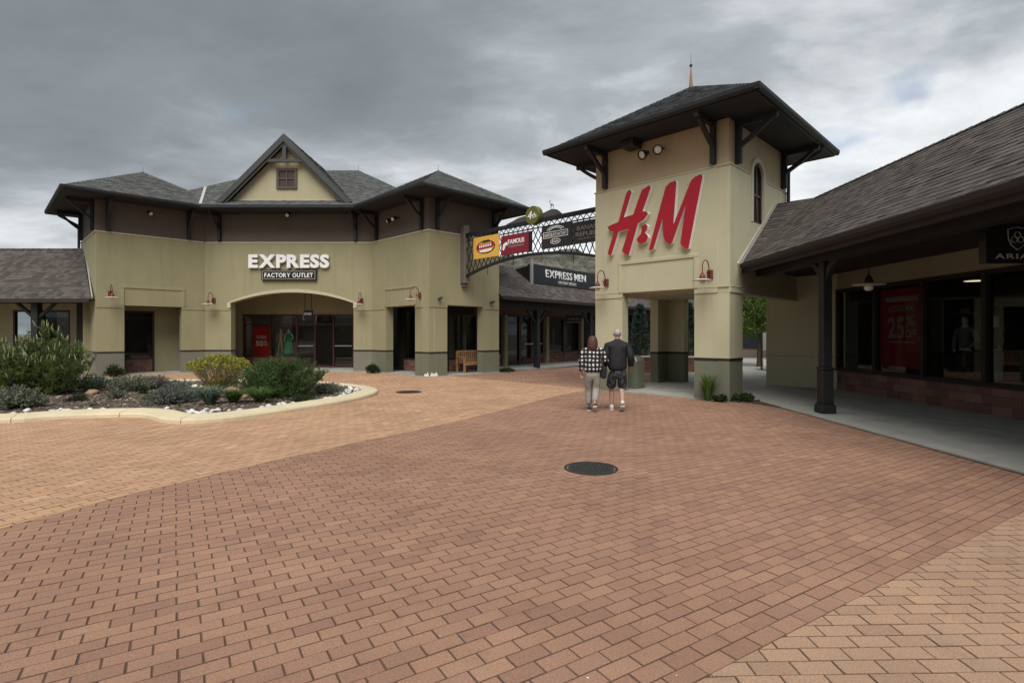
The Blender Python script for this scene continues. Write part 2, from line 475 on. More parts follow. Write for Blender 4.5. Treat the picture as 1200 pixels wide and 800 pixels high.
BROWN = [(0.0, (0.278, 0.157, 0.111)), (0.3, (0.321, 0.181, 0.121)), (0.62, (0.347, 0.198, 0.130)), (0.86, (0.307, 0.178, 0.127)), (1.0, (0.374, 0.218, 0.141))]
ORANGE = [(0.0, (0.422, 0.249, 0.149)), (0.35, (0.479, 0.286, 0.173)), (0.7, (0.510, 0.309, 0.187)), (0.9, (0.453, 0.280, 0.183)), (1.0, (0.567, 0.355, 0.216))]
BEIGE = [(0.0, (0.356, 0.225, 0.151)), (0.35, (0.400, 0.254, 0.168)), (0.7, (0.427, 0.272, 0.179)), (0.9, (0.383, 0.251, 0.175)), (1.0, (0.459, 0.292, 0.186))]
for nm, st in (('brown', BROWN), ('orange', ORANGE), ('beige', BEIGE)):
    M['brick_' + nm] = tinted('brick_' + nm, st, 0.86, 'attr', spots=True)
    M['brick_' + nm + '_single'] = tinted('brick_' + nm + '_single', st, 0.86, 'object', spots=True)
ROOF_G = [(0.0, (0.066, 0.068, 0.066)), (0.5, (0.092, 0.095, 0.092)), (1.0, (0.128, 0.130, 0.125))]
ROOF_B = [(0.0, (0.060, 0.052, 0.047)), (0.5, (0.086, 0.074, 0.067)), (1.0, (0.122, 0.107, 0.096))]
M['shingle_grey'] = tinted('shingle_grey', ROOF_G, 0.92, 'attr', 0.25, 120, 0.10, 0.5, 0.4, 150)
M['shingle_brown'] = tinted('shingle_brown', ROOF_B, 0.92, 'attr', 0.25, 120, 0.10, 0.5, 0.4, 150)
M['shingle_brown_single'] = tinted('shingle_brown_single', ROOF_B, 0.92, 'object', 0.25, 120, 0.10, 0.5, 0.4, 150)
ROOF_T = [(0.0, (0.024, 0.024, 0.026)), (0.5, (0.044, 0.044, 0.046)), (1.0, (0.070, 0.069, 0.070))]
M['shingle_dark'] = tinted('shingle_dark', ROOF_T, 0.92, 'attr', 0.25, 120, 0.10, 0.5, 0.4, 150)
PINK = [(0.0, (0.150, 0.075, 0.062)), (0.5, (0.200, 0.105, 0.085)), (1.0, (0.255, 0.140, 0.110))]
M['block_pink'] = tinted('block_pink', PINK, 0.9, 'object', 0.15, 60, 0.1, 0.8, 0.5, 70)
M['brick_pink'] = tinted('brick_pink', PINK, 0.9, 'attr', 0.15, 60, 0.1, 0.8, 0.5, 70)
M['stone_white'] = tinted('stone_white', [(0, (0.50, 0.48, 0.44)), (0.5, (0.68, 0.66, 0.62)), (1, (0.80, 0.79, 0.76))], 0.8, 'object', 0.08, 40, 0.05, 2, 0.4, 40)
M['boulder'] = tinted('boulder', [(0, (0.33, 0.21, 0.115)), (1, (0.42, 0.30, 0.18))], 0.9, 'object', 0.15, 20, 0.1, 2, 0.6, 25)
M['mulch'] = tinted('mulch', [(0, (0.055, 0.035, 0.026)), (0.5, (0.135, 0.095, 0.072)), (0.85, (0.22, 0.175, 0.145)), (1, (0.40, 0.36, 0.32))], 0.95, 'attr', 0.15, 60, 0.1, 2, 0.4, 60)
M['leaf_pine'] = leafy('leaf_pine', [(0, (0.035, 0.059, 0.014)), (0.55, (0.092, 0.139, 0.031)), (0.85, (0.177, 0.230, 0.065)), (1, (0.496, 0.496, 0.295))])
M['leaf_mugo'] = leafy('leaf_mugo', [(0, (0.025, 0.052, 0.016)), (0.6, (0.067, 0.121, 0.034)), (1, (0.157, 0.224, 0.067))])
M['leaf_yellow'] = leafy('leaf_yellow', [(0, (0.13, 0.15, 0.03)), (0.5, (0.31, 0.30, 0.05)), (1, (0.52, 0.47, 0.10))], trans=0.3)
M['leaf_sage'] = leafy('leaf_sage', [(0, (0.078, 0.094, 0.058)), (0.6, (0.185, 0.211, 0.146)), (1, (0.325, 0.347, 0.258))])
M['leaf_lavender'] = leafy('leaf_lavender', [(0, (0.071, 0.087, 0.071)), (0.6, (0.155, 0.178, 0.149)), (1, (0.265, 0.282, 0.236))])
M['leaf_blue'] = leafy('leaf_blue', [(0, (0.052, 0.086, 0.060)), (0.6, (0.144, 0.213, 0.149)), (1, (0.299, 0.368, 0.265))])
M['leaf_strap'] = leafy('leaf_strap', [(0, (0.034, 0.069, 0.016)), (0.6, (0.086, 0.155, 0.034)), (1, (0.196, 0.276, 0.081))])
M['leaf_dark'] = leafy('leaf_dark', [(0, (0.012, 0.024, 0.010)), (0.6, (0.034, 0.058, 0.020)), (1, (0.080, 0.115, 0.036))])
M['leaf_tree'] = leafy('leaf_tree', [(0, (0.045, 0.085, 0.016)), (0.5, (0.105, 0.175, 0.032)), (1, (0.20, 0.29, 0.062))], trans=0.4)
M['leaf_red'] = leafy('leaf_red', [(0, (0.05, 0.028, 0.02)), (0.6, (0.12, 0.06, 0.04)), (1, (0.18, 0.11, 0.06))])
M['leaf_conifer'] = leafy('leaf_conifer', [(0, (0.018, 0.036, 0.026)), (0.6, (0.045, 0.080, 0.058)), (1, (0.10, 0.15, 0.11))])

# ------------------------------------------------------------------ lettering
TMP = bpy.data.scenes.new('workbench')              # an empty scene in which curves and skins are turned into meshes
def tmp_depsgraph():
    with bpy.context.temp_override(scene=TMP, view_layer=TMP.view_layers[0]):
        dg = bpy.context.evaluated_depsgraph_get(); dg.update()
    return dg
GLYPHS = {}
def glyph(ch, bold, depth):
    if (ch, bold) not in GLYPHS:
        cu = bpy.data.curves.new('lettering', 'FONT')
        cu.body = ch; cu.size = 1.0; cu.offset = bold; cu.extrude = depth / 2; cu.resolution_u = 3
        o = bpy.data.objects.new('lettering', cu)
        TMP.collection.objects.link(o)
        dg = tmp_depsgraph()
        GLYPHS[ch, bold] = bpy.data.meshes.new_from_object(o.evaluated_get(dg))
        bpy.data.objects.remove(o); bpy.data.curves.remove(cu)
    return GLYPHS[ch, bold].copy()

CAP = 0.73
def letters(text, F, s0, s1, z0, height, n, depth, bold=0.02, gap=0.07, space=0.32, shear=0.0):
    """one mesh per letter, laid between s0 and s1 on a wall frame; returns [(char, mesh)]"""
    run = []; x = 0.0
    for ch in text:
        if ch == ' ': x += space; continue
        m = glyph(ch, bold, 1.0)
        xs = [v.co.x for v in m.vertices]
        run.append((ch, m, x - min(xs))); x += max(xs) - min(xs) + gap
    total = x - gap
    kx, kz = (s1 - s0) / total, height / CAP
    out = []
    for ch, m, ox in run:
        for v in m.vertices:
            s = s0 + (v.co.x + ox) * kx + shear * v.co.y * kz
            v.co = F.p(s, n + (v.co.z + 0.5) * depth, z0 + v.co.y * kz)
        out.append((ch, m))
    return out

def lettering(text, F, s0, s1, z0, height, n, depth, mat, parent, bold=0.02, gap=0.07, space=0.32, shear=0.0, name='lettering'):
    """a whole line of small print as one part"""
    bm = bmesh.new()
    for ch, m in letters(text, F, s0, s1, z0, height, n, depth, bold, gap, space, shear):
        bm.from_mesh(m); bpy.data.meshes.remove(m)
    me = bpy.data.meshes.new(name); bm.to_mesh(me); bm.free()
    return obj(name, me, mat, parent)

# ================================================================== THE SETTING
# ------------------------------------------------------------------ earth to the horizon, rocky hill
mb = MB()
mb.add([(-900, -900, -0.06), (900, -900, -0.06), (900, 1500, -0.06), (-900, 1500, -0.06)], [(0, 1, 2, 3)])
tag(mb.build('ground', M['earth']), kind='structure')

def hill_material():
    m, nt, nl, b = new_mat('hill_rock')
    g = nt.new('ShaderNodeNewGeometry').outputs['Position']
    rp = nt.new('ShaderNodeValToRGB'); el = rp.color_ramp.elements
    el[0].position = 0.36; el[0].color = (0.022, 0.028, 0.017, 1)
    el[1].position = 0.66; el[1].color = (0.20, 0.17, 0.14, 1)
    e1 = el.new(0.47); e1.color = (0.065, 0.065, 0.048, 1)
    e2 = el.new(0.56); e2.color = (0.125, 0.115, 0.095, 1)
    nl.new(noise(nt, nl, g, 0.42, 8, 0.72), rp.inputs[0])
    nl.new(rp.outputs[0], b.inputs['Base Color']); b.inputs['Roughness'].default_value = 0.95
    bp = nt.new('ShaderNodeBump'); bp.inputs['Strength'].default_value = 0.9; bp.inputs['Distance'].default_value = 0.6
    nl.new(noise(nt, nl, g, 0.7, 8, 0.7), bp.inputs['Height']); nl.new(bp.outputs[0], b.inputs['Normal'])
    return m
from mathutils import noise as mnoise
mb = MB(); NX, NY = 110, 36
for j in range(NY):
    for i in range(NX):
        x = -70 + i * 2.4; y = 92 + j * 2.4
        t = min(1.0, max(0.0, (y - 92) / 26)); e_ = min(1.0, max(0.0, min((x + 70) / 55, (194 - x) / 60)))
        h = 18.6 * (t * t * (3 - 2 * t)) * (0.25 + 0.75 * e_)
        h += mnoise.fractal(Vector((x * 0.06, y * 0.06, 3)), 0.8, 2.0, 5) * 2.4 * t + mnoise.noise(Vector((x * 0.35, y * 0.35, 1))) * 0.5 * t
        mb.v.append((x, y, h - 0.1))
for j in range(NY - 1):
    for i in range(NX - 1):
        a = j * NX + i; mb.f.append((a, a + 1, a + NX + 1, a + NX)); mb.r.append(0)
tag(mb.build('hill', hill_material(), smooth=False, fix=False), kind='structure')

# ------------------------------------------------------------------ plan of the place (metres, camera at the origin looking along +y)
TW = 3.75                                   # tower side
TC = (4.97, 12.28)                          # its corner nearest the camera
U45, W45 = (A45, A45), (A45, -A45)          # along the side street / along the tower front
def off(p, d, k): return (p[0] + d[0] * k, p[1] + d[1] * k)
TL = off(TC, W45, -TW); TR = off(TC, U45, TW); TB = off(TL, U45, TW)
F_front = Frame(TL, W45); F_right = Frame(TC, U45); F_back = Frame(TR, (-A45, A45)); F_left = Frame(TB, (-A45, -A45))
C1 = (-14.98, 19.34); C2 = (-2.96, 19.12); CY = 21.85; CX0, CX1 = -12.47, -5.69
F1 = Frame(C1, U45); F1L = Frame(off(C1, (-A45, A45), 3.7), W45)
FC = Frame((CX0, CY), (1, 0))
F2 = Frame((CX1, CY), W45); F2LEN = 3.86
F3 = Frame(C2, U45); F3LEN = 3.45
S_DIR = (math.cos(R(50)), math.sin(R(50)))
P4 = off(C2, U45, F3LEN); F4 = Frame(P4, S_DIR)
WALK_X = 5.62                               # edge of the right-hand walk

# planter outline, traced on the ground
curb_px = [(0, 497), (66, 491), (120, 489.2), (160, 488.6), (176, 490.5), (190, 495.2), (212, 497.0), (256, 495), (310, 488), (360, 480), (400, 473.5), (425, 468), (440, 463.5), (444, 460), (438, 457), (424, 454.2), (400, 451.6), (376, 449.5), (300, 448.2), (200, 447.6), (100, 447.2)]
curb_line = [ground(*q) for q in curb_px]
curb_line = [(-15.5, 8.6), (-11.5, 9.0)] + curb_line + [(-19.5, 17.6), (-24.0, 16.0), (-24.5, 11.5), (-20.0, 9.2)]
def chaikin(pts, n=2):
    for _ in range(n):
        q = []
        for i in range(len(pts)):
            a, b = pts[i], pts[(i + 1) % len(pts)]
            q.append((0.75 * a[0] + 0.25 * b[0], 0.75 * a[1] + 0.25 * b[1])); q.append((0.25 * a[0] + 0.75 * b[0], 0.25 * a[1] + 0.75 * b[1]))
        pts = q
    return pts
curb_out = chaikin(curb_line, 2)
def inset(pts, d):
    n = len(pts); out = []; sgn = 1 if poly_area(pts) > 0 else -1
    for i in range(n):
        a, b = pts[i - 1], pts[(i + 1) % n]
        tx, ty = b[0] - a[0], b[1] - a[1]; L = math.hypot(tx, ty) or 1
        out.append((pts[i][0] - ty / L * d * sgn, pts[i][1] + tx / L * d * sgn))
    return out
CURB_W = 0.42
curb_in = inset(curb_out, CURB_W)

# ------------------------------------------------------------------ brick paving
BU = 0.2042; BV = BU / 2
JU, JV = 0.0046, 0.0056                      # joint widths
def brick_piece(mb, poly, dz):
    """top face, small arris, sides"""
    n = len(poly); cx = sum(p[0] for p in poly) / n; cy = sum(p[1] for p in poly) / n
    top = []; mid = []; low = []
    for x, y in poly:
        d = math.hypot(x - cx, y - cy) or 1; k = 0.0038 / d
        top.append((x - (x - cx) * k, y - (y - cy) * k, dz)); mid.append((x, y, dz - 0.0032)); low.append((x, y, -0.022))
    fs = []
    for i in range(n):
        j = (i + 1) % n
        fs.append((i, n + i, n + j, j)); fs.append((n + i, 2 * n + i, 2 * n + j, n + j))
    c0 = mb.cur; k0 = len(mb.v)
    mb.cur = c0 + 10.0; mb.add(top + mid + low, fs); mb.cur = c0
    mb.f.append(tuple(k0 + i for i in range(n))); mb.r.append(c0)

single_mesh = {}
def single_brick_meshes(mat):
    out = []
    for k in range(3):
        mb = MB(); r_ = random.Random(k)
        hu, hv = (BU - JU) / 2, (BV - JV) / 2
        j = lambda: r_.uniform(-0.0009, 0.0009)
        brick_piece(mb, [(-hu + j(), -hv + j()), (hu + j(), -hv + j()), (hu + j(), hv + j()), (-hu + j(), hv + j())], 0.0)
        m = mb.mesh('brick', rnd=True); m.materials.append(mat); out.append(m)
    return out

def lay_bricks(root, mat, mat_single, org, ang, box, clips, lines=(), skip=None, nsingle=300, seed=1):
    """running-bond bricks inside box, cut along half planes and polylines"""
    r_ = random.Random(seed)
    ca, sa = math.cos(ang), math.sin(ang)
    xs = [(x - org[0], y - org[1]) for x in box[:2] for y in box[2:]]
    us = [x * ca + y * sa for x, y in xs]; vs2 = [-x * sa + y * ca for x, y in xs]
    whole = []; cut = []
    for kv in range(int(min(vs2) / BV) - 1, int(max(vs2) / BV) + 2):
        sh = 0.5 * (kv % 2) + r_.uniform(-0.02, 0.02)
        for ku in range(int(min(us) / BU) - 1, int(max(us) / BU) + 2):
            u, v = (ku + sh + 0.5) * BU, (kv + 0.5) * BV
            cx, cy = org[0] + u * ca - v * sa, org[1] + u * sa + v * ca
            if not (box[0] <= cx <= box[1] and box[2] <= cy <= box[3]): continue
            if skip and skip((cx, cy)): continue
            cl = list(clips)
            for pl in lines:                             # keep the left side of each polyline
                best = None
                for i in range(len(pl) - 1):
                    (ax, ay), (bx, by) = pl[i], pl[i + 1]
                    dx, dy = bx - ax, by - ay; L2 = dx * dx + dy * dy
                    t = max(0, min(1, ((cx - ax) * dx + (cy - ay) * dy) / L2))
                    d2 = (cx - ax - t * dx) ** 2 + (cy - ay - t * dy) ** 2
                    if best is None or d2 < best[0] - 1e-12: best = (d2, ax, ay, dx, dy)
                _, ax, ay, dx, dy = best; L = math.hypot(dx, dy)
                cl.append((dy / L, -dx / L, (dy * ax - dx * ay) / L - 0.002))
            d = [a * cx + b * cy - c for a, b, c in cl]
            if d and max(d) > 0.12: continue
            hu, hv = (BU - JU) / 2, (BV - JV) / 2
            poly = [(cx + a * ca - b * sa, cy + a * sa + b * ca) for a, b in ((-hu, -hv), (hu, -hv), (hu, hv), (-hu, hv))]
            if not d or max(d) < -0.115:
                whole.append((cx, cy, poly))
            else:
                for q in cl:
                    poly = clip_poly(poly, *q)
                    if len(poly) < 3: break
                if len(poly) >= 3 and poly_area(poly) > 0.0006: cut.append(poly)
    def seen(b):
        if b[1] < 1.9: return -1
        px, py = b[0] / b[1] * FPX + 600, EYE / b[1] * FPX + HZ
        return 1 / b[1] if -10 < px < 1210 and py < 815 else -1
    whole.sort(key=seen, reverse=True)
    near = [b for b in whole[:nsingle] if seen(b) > 0]
    far = whole[len(near):]
    ms = single_brick_meshes(mat_single)
    for cx, cy, _ in near:
        o = bpy.data.objects.new('brick', ms[r_.randrange(3)]); C.objects.link(o); o.parent = root
        o.location = (cx + r_.uniform(-.0008, .0008), cy + r_.uniform(-.0008, .0008), r_.uniform(-0.0022, 0.0012))
        o.rotation_euler = (r_.uniform(-.006, .006), r_.uniform(-.004, .004), ang + r_.uniform(-.006, .006))
    mb = MB()
    for poly in [b[2] for b in far] + cut:
        mb.cur = r_.random()
        brick_piece(mb, poly, r_.uniform(-0.0022, 0.0012))
    tag(mb.build('bricks', mat, root, rnd=True, fix=False), kind='stuff')

ZA = (-1.139, 2.612); ANG_A = 0.5623
ZB = (1.408, 2.755); ANG_B = 0.026
da = (math.cos(ANG_A), math.sin(ANG_A))
# the straight seam between the two fields on the right
sp, sq = ground(812, 800), ground(1200, 597)
seam_d = da; seam_c = da[1] * sq[0] - da[0] * sq[1]       # points with da.y*x - da.x*y = seam_c lie on it
seam_c = round((seam_c - (da[1] * ZA[0] - da[0] * ZA[1])) / BV) * BV + (da[1] * ZA[0] - da[0] * ZA[1])
right_of_seam = (-da[1], da[0], -seam_c); left_of_seam = (da[1], -da[0], seam_c)
# the curved seam between the brown field and the orange field
arc_px = [(-260, 690), (0, 619), (80, 598), (160, 577), (250, 556), (332, 537), (410, 520), (480, 505.5), (550, 490), (620, 472), (655, 463.5), (684, 457.5)]
arc = [ground(*q) for q in arc_px]
arc = [(-5.6, -1.5), (-4.75, 1.5)] + arc[1:] + [(2.35, 15.1)]
street_line = (-A45, -A45, -(17.42 * A45))                  # beyond x + y = 17.42: the side street
plaza_side = (A45, A45, 17.42 * A45)
tower_walk = (A45, A45, (TL[0] + TL[1] + 0.02) * A45)

mb = MB(); mb.add([(-5.5, -2, -0.0040), (6, -2, -0.0040), (6, 16, -0.0040), (-5.5, 16, -0.0040)], [(0, 1, 2, 3)])
pave_a = tag(mb.build('plaza_paving', M['sand_joint']), 'brown brick paving laid slantwise across the middle of the plaza', kind='structure')
lay_bricks(pave_a, M['brick_brown'], M['brick_brown_single'], ZA, ANG_A, (-5.6, 5.9, -1.2, 15.4), [left_of_seam, (1, 0, WALK_X), tower_walk], [list(reversed(arc))], seed=3)
mb = MB(); mb.add([(-0.5, -2, -0.0060), (6, -2, -0.0060), (6, 6, -0.0060), (-0.5, 6, -0.0060)], [(0, 1, 2, 3)])
pave_b = tag(mb.build('corner_paving', M['sand_joint']), 'beige brick paving at the near right corner', kind='structure')
lay_bricks(pave_b, M['brick_beige'], M['brick_beige_single'], ZB, ANG_B, (-2.5, 5.9, -1.2, 5.7), [right_of_seam, (1, 0, WALK_X)], seed=4)
mb = MB(); mb.add([(-26, -2, -0.0050), (3, -2, -0.0050), (3, 23, -0.0050), (-26, 23, -0.0050)], [(0, 1, 2, 3)])
pave_o = tag(mb.build('driveway_paving', M['sand_joint']), 'orange brick paving curving past the planter', kind='structure')
curb_mid = inset(curb_out, 0.1)
lay_bricks(pave_o, M['brick_orange'], M['brick_orange_single'], (0.05, 0.02), 1.085, (-25, 2.6, -1.2, 22.2), [plaza_side], [arc], skip=lambda c: (inside(c, curb_mid) or (c[1] > CY and not CX0 < c[0] < CX1)), seed=5)
mb = MB(); mb.add([(-4, 16, -0.0055), (2.2, 14.9, -0.0055), (24, 37, -0.0055), (16, 45, -0.0055)], [(0, 1, 2, 3)])
pave_s = tag(mb.build('street_paving', M['sand_joint']), 'brown brick paving of the side street behind the tower', kind='structure')
lay_bricks(pave_s, M['brick_brown'], M['brick_brown_single'], (0, 17.42), -R(45), (-2.6, 13.0, 14.5, 33), [street_line, (A45, -A45, (TL[0] - TL[1]) * A45 + 0.0), (-F4.n[0], -F4.n[1], -(F4.n[0] * P4[0] + F4.n[1] * P4[1] - 0.35)), (-A45, A45, (C2[1] - C2[0]) * A45 + 0.05)], nsingle=120, seed=6)

# ------------------------------------------------------------------ concrete walks
def slab(name, poly, z, mat=None, label=None, thick=0.12):
    mb = MB(); mb.prism([(x, y, z) for x, y in poly], (0, 0, -thick))
    return tag(mb.build(name, mat or M['concrete']), label, kind='structure')
WZ = 0.035
wr = slab('right_walk', [(WALK_X + 0.02, -2), (9.4, -2), (9.4, 15.2), TR, (TC[0] + 0.50, TC[1] + 0.50), (TC[0] + 0.41, TC[1] - 0.32), (WALK_X + 0.02, 11.2)], WZ - 0.012, M['sand_joint'], 'grey concrete walk under the right arcade')
walk_poly = [(WALK_X, -2), (9.4, -2), (9.4, 15.2), TR, (TC[0] + 0.50, TC[1] + 0.50), (TC[0] + 0.40, TC[1] - 0.32), (WALK_X, 11.2)]
yy = -2.0; k_ = 0
while yy < 15.2:
    for x0, x1 in ((WALK_X, 7.45), (7.458, 9.4)):
        q = list(walk_poly)
        for h_ in ((0, -1, -(yy + 0.004)), (0, 1, yy + 1.826), (-1, 0, -x0), (1, 0, x1)): q = clip_poly(q, *h_)
        if len(q) >= 3 and abs(poly_area(q)) > 0.01:
            mb = MB(); mb.prism([(a, b, WZ + (k_ % 3) * 0.0012) for a, b in q], (0, 0, -0.03)); mb.build('slab', M['concrete'], wr, bevel=0.004); k_ += 1
    yy += 1.83
slab('tower_floor', [off(TC, W45, -0.02), off(TR, W45, -0.001), off(TB, W45, 0.0), TL], WZ - 0.004)
slab('back_walk', [off(TB, U45, 0.0), off(TR, U45, 0.0), (TR[0] + 14, TR[1] + 3), (TR[0] + 16, TR[1] + 20), (TB[0] + 7, TB[1] + 16)], WZ - 0.008)
slab('store_floor', [(CX0 - 0.1, CY - 0.08), (CX1 + 0.1, CY - 0.08), (CX1 + 0.1, 24.4), (CX0 - 0.1, 24.4)], WZ)
slab('pavilion_floor', [off(C2, (0, -1), 0.06), off(P4, (1, -1), 0.04), off(P4, (-A45, A45), 3.4), off(C2, (-A45, A45), 3.8)], WZ - 0.003)
slab('lobby_floor', [off(C1, (0, -1), 0.06), (CX0 + 0.06, CY - 0.06), (CX0 - 1.8, CY + 1.8), (-17.4, 22.0)], WZ - 0.003)
slab('arcade_floor', [F4.p(0.02, -0.38)[:2], F4.p(26, -0.38)[:2], F4.p(26, -3.2)[:2], F4.p(-1.0, -3.2)[:2]], WZ + 0.003)
slab('left_walk', [(-26, 19.2), (-15.2, 19.2), (-17.3, 21.8), (-26, 21.8)], WZ - 0.002)
# ================================================================== BUILDINGS
def faced_wall(root, F, s0, s1, levels, openings, thick, skip_cap=()):
    """levels: (name, z0, z1, material, proud); openings: (a, b, z0, z1) cut through every level they cross"""
    for name, z0, z1, mat, proud in levels:
        mb = MB(); cuts = [(a, b) for a, b, c, d in openings if c < z1 - 1e-4 and d > z0 + 1e-4]
        x = s0
        for a, b in sorted(cuts) + [(s1, s1)]:
            if a - x > 0.005:
                e0 = -proud if (proud and x == s0) else 0
                mb.fbox(F, x, a, -thick, proud, z0, z1)
            x = max(x, b)
        if mb.v: mb.build(name, mat, root, bevel=0.006 if proud else 0.0)

def clip_convex(poly, ring):
    s = 1 if poly_area(ring) > 0 else -1
    for i in range(len(ring)):
        (ax, ay), (bx, by) = ring[i], ring[(i + 1) % len(ring)]
        dx, dy = (bx - ax) * s, (by - ay) * s
        a, b = dy, -dx; c = a * ax + b * ay
        poly = clip_poly(poly, a, b, c)
        if len(poly) < 3: return []
    return poly

def shingles(root, ring3, mat, expo=0.14, wmin=0.10, wmax=0.24, seed=1, mat_single=None, nsingle=0, thick=0.011):
    """overlapping tabs on one convex roof plane; ring3 counter-clockwise seen from above"""
    r_ = random.Random(seed)
    P = [Vector(p) for p in ring3]
    nrm = (P[1] - P[0]).cross(P[2] - P[0]).normalized()
    if nrm.z < 0: nrm = -nrm
    e_ = Vector((0, 0, 1)).cross(nrm).normalized(); v_ = nrm.cross(e_)
    o_ = min(P, key=lambda p: p.dot(v_))
    ring = [((p - o_).dot(e_), (p - o_).dot(v_)) for p in P]
    u0, u1 = min(q[0] for q in ring), max(q[0] for q in ring); vmax = max(q[1] for q in ring)
    tabs = []
    row = 0; v = -0.02
    while v < vmax:
        u = u0 - r_.uniform(0, wmax)
        while u < u1:
            w = r_.uniform(wmin, wmax)
            t = thick * r_.choice((0.75, 1.0, 1.0, 1.45))
            drop = r_.choice((0, 0, 0, 0.012))
            poly = clip_convex([(u + 0.002, v - drop), (u + w - 0.002, v - drop), (u + w - 0.002, v + expo * 1.15), (u + 0.002, v + expo * 1.15)], ring)
            if len(poly) >= 3 and abs(poly_area(poly)) > 0.001:
                tabs.append((poly, v - drop, t))
            u += w
        v += expo; row += 1
    def world(q, h): return o_ + e_ * q[0] + v_ * q[1] + nrm * h
    def piece(mb, poly, vb, t):
        n = len(poly)
        top = [tuple(world(q, 0.003 + t * max(0.12, 1 - (q[1] - vb) / (expo * 1.15)))) for q in poly]
        bot = [tuple(world(q, -0.004)) for q in poly]
        fs = [tuple(range(n))] + [(i, n + i, n + (i + 1) % n, (i + 1) % n) for i in range(n)]
        mb.add(top + bot, fs)
    singles = []
    if nsingle:
        def near(tb):
            c = world((sum(q[0] for q in tb[0]) / len(tb[0]), sum(q[1] for q in tb[0]) / len(tb[0])), 0)
            if c.y < 1: return 1e9
            px = c.x / c.y * FPX + 600
            return c.y if px < 1205 else 1e8 + c.y
        tabs.sort(key=near)
        singles, tabs = tabs[:nsingle], tabs[nsingle:]
    for poly, vb, t in singles:
        mb = MB(); piece(mb, poly, vb, t)
        o = obj('shingle', mb.mesh('shingle'), mat_single, root)
    mb = MB()
    for poly, vb, t in tabs:
        mb.cur = r_.random(); piece(mb, poly, vb, t)
    if mb.v: tag(mb.build('shingles', mat, root, rnd=True, fix=False), kind='stuff')

def deck(root, faces, mat, name='roof'):
    mb = MB()
    for f in faces: mb.add(list(f), [tuple(range(len(f)))])
    return mb.build(name, mat, root, fix=False)

def cap_line(root, a, b, mat, w=0.16):
    """ridge or hip cap of short overlapping pieces"""
    a, b = Vector(a), Vector(b); L = (b - a).length; d = (b - a) / L
    side = d.cross(Vector((0, 0, 1))).normalized(); up = side.cross(d).normalized()
    mb = MB(); n = max(1, int(L / 0.2)); r_ = random.Random(int(L * 1000))
    for i in range(n):
        p, q = a + d * (L * i / n), a + d * (L * (i + 1.15) / n)
        mb.cur = r_.random(); h0, h1 = 0.014, 0.028
        mb.add([tuple(p - side * w / 2 - up * 0.03), tuple(p + up * h1), tuple(p + side * w / 2 - up * 0.03), tuple(q - side * w / 2 - up * 0.045), tuple(q + up * h0), tuple(q + side * w / 2 - up * 0.045)], [(0, 1, 4, 3), (1, 2, 5, 4), (0, 2, 1), (3, 4, 5)])
    tag(mb.build('ridge_cap', mat, root, rnd=True, fix=False))

def bracket(root, F, s, z0, z1, reach, w=0.11, mat=None):
    """wall post, arm under the eave and a curved strut"""
    mb = MB(); h = w / 2
    mb.fbox(F, s - h, s + h, 0.002, 0.13, z0, z1)
    mb.fbox(F, s - h * 0.9, s + h * 0.9, 0.13, reach, z1 - 0.13, z1 - 0.005)
    n = 7; prev = None
    za = z0 + 0.42 * (z1 - z0)
    pts = []
    for i in range(n + 1):
        t = i / n
        nn = 0.10 + (reach * 0.88 - 0.10) * t
        zz = za + (z1 - 0.10 - za) * (0.78 * t + 0.22 * t * t)
        pts.append((nn, zz))
    ring = [(a, b + 0.055) for a, b in pts] + [(a, b - 0.055) for a, b in reversed(pts)]
    a3 = [F.p(s - h * 0.8, a, b) for a, b in ring]
    o0, o1 = F.p(s - h * 0.8), F.p(s + h * 0.8)
    mb.prism(a3, (o1[0] - o0[0], o1[1] - o0[1], 0))
    return mb.build('bracket', mat or M['timber_dark'], root)

def hip_roof(root, cx, cy, half, ze, za, rot, shmat, soffit_z, eave_mat, seed=1, soffit=None, apex_finial=0.0):
    """square pyramid roof turned by rot, with soffit, fascia and gutter"""
    cs = [(cx + half * math.sqrt(2) * math.cos(rot + R(45) + k * math.pi / 2), cy + half * math.sqrt(2) * math.sin(rot + R(45) + k * math.pi / 2)) for k in range(4)]
    ap = (cx, cy, za)
    roof = deck(root, [[(*cs[k], ze), (*cs[(k + 1) % 4], ze), ap] for k in range(4)], shmat)
    for k in range(4):
        shingles(roof, [(*cs[k], ze), (*cs[(k + 1) % 4], ze), ap], shmat, seed=seed + k)
        cap_line(roof, (*cs[k], ze + 0.01), (ap[0], ap[1], ap[2] + 0.01), shmat)
    mb = MB(); mb.prism([(x, y, soffit_z) for x, y in cs], (0, 0, 0.03)); mb.build('soffit', soffit or M['soffit_dark'], root)
    mb = MB(); gm = MB()
    for k in range(4):
        a, b = cs[k], cs[(k + 1) % 4]
        F = Frame(b, (a[0] - b[0], a[1] - b[1])); L = math.hypot(a[0] - b[0], a[1] - b[1])
        F = F if ((F.n[0] * (a[0] - cx) + F.n[1] * (a[1] - cy)) > 0) else Frame(a, (b[0] - a[0], b[1] - a[1]))
        mb.fbox(F, 0.0, L - 0.03, -0.03, 0.0, soffit_z - 0.02, ze - 0.012)
        g = [(0.004, ze - 0.115), (0.06, ze - 0.115), (0.10, ze - 0.06), (0.105, ze + 0.012), (0.092, ze + 0.012), (0.088, ze - 0.05), (0.004, ze - 0.05)]
        p3 = [F.p(-0.09, n_, z_) for n_, z_ in g]; o0, o1 = F.p(-0.09), F.p(L + 0.09)
        gm.prism(p3, (o1[0] - o0[0], o1[1] - o0[1], 0))
    mb.build('fascia', eave_mat, root); gm.build('gutter', eave_mat, root)
    if apex_finial:
        mb = MB(); mb.lathe((cx, cy, za - 0.02), [(0.035, 0), (0.02, 0.05), (0.006, 0.07), (0.004, apex_finial)], 8); mb.build('finial', M['black_metal'], root)
    return cs

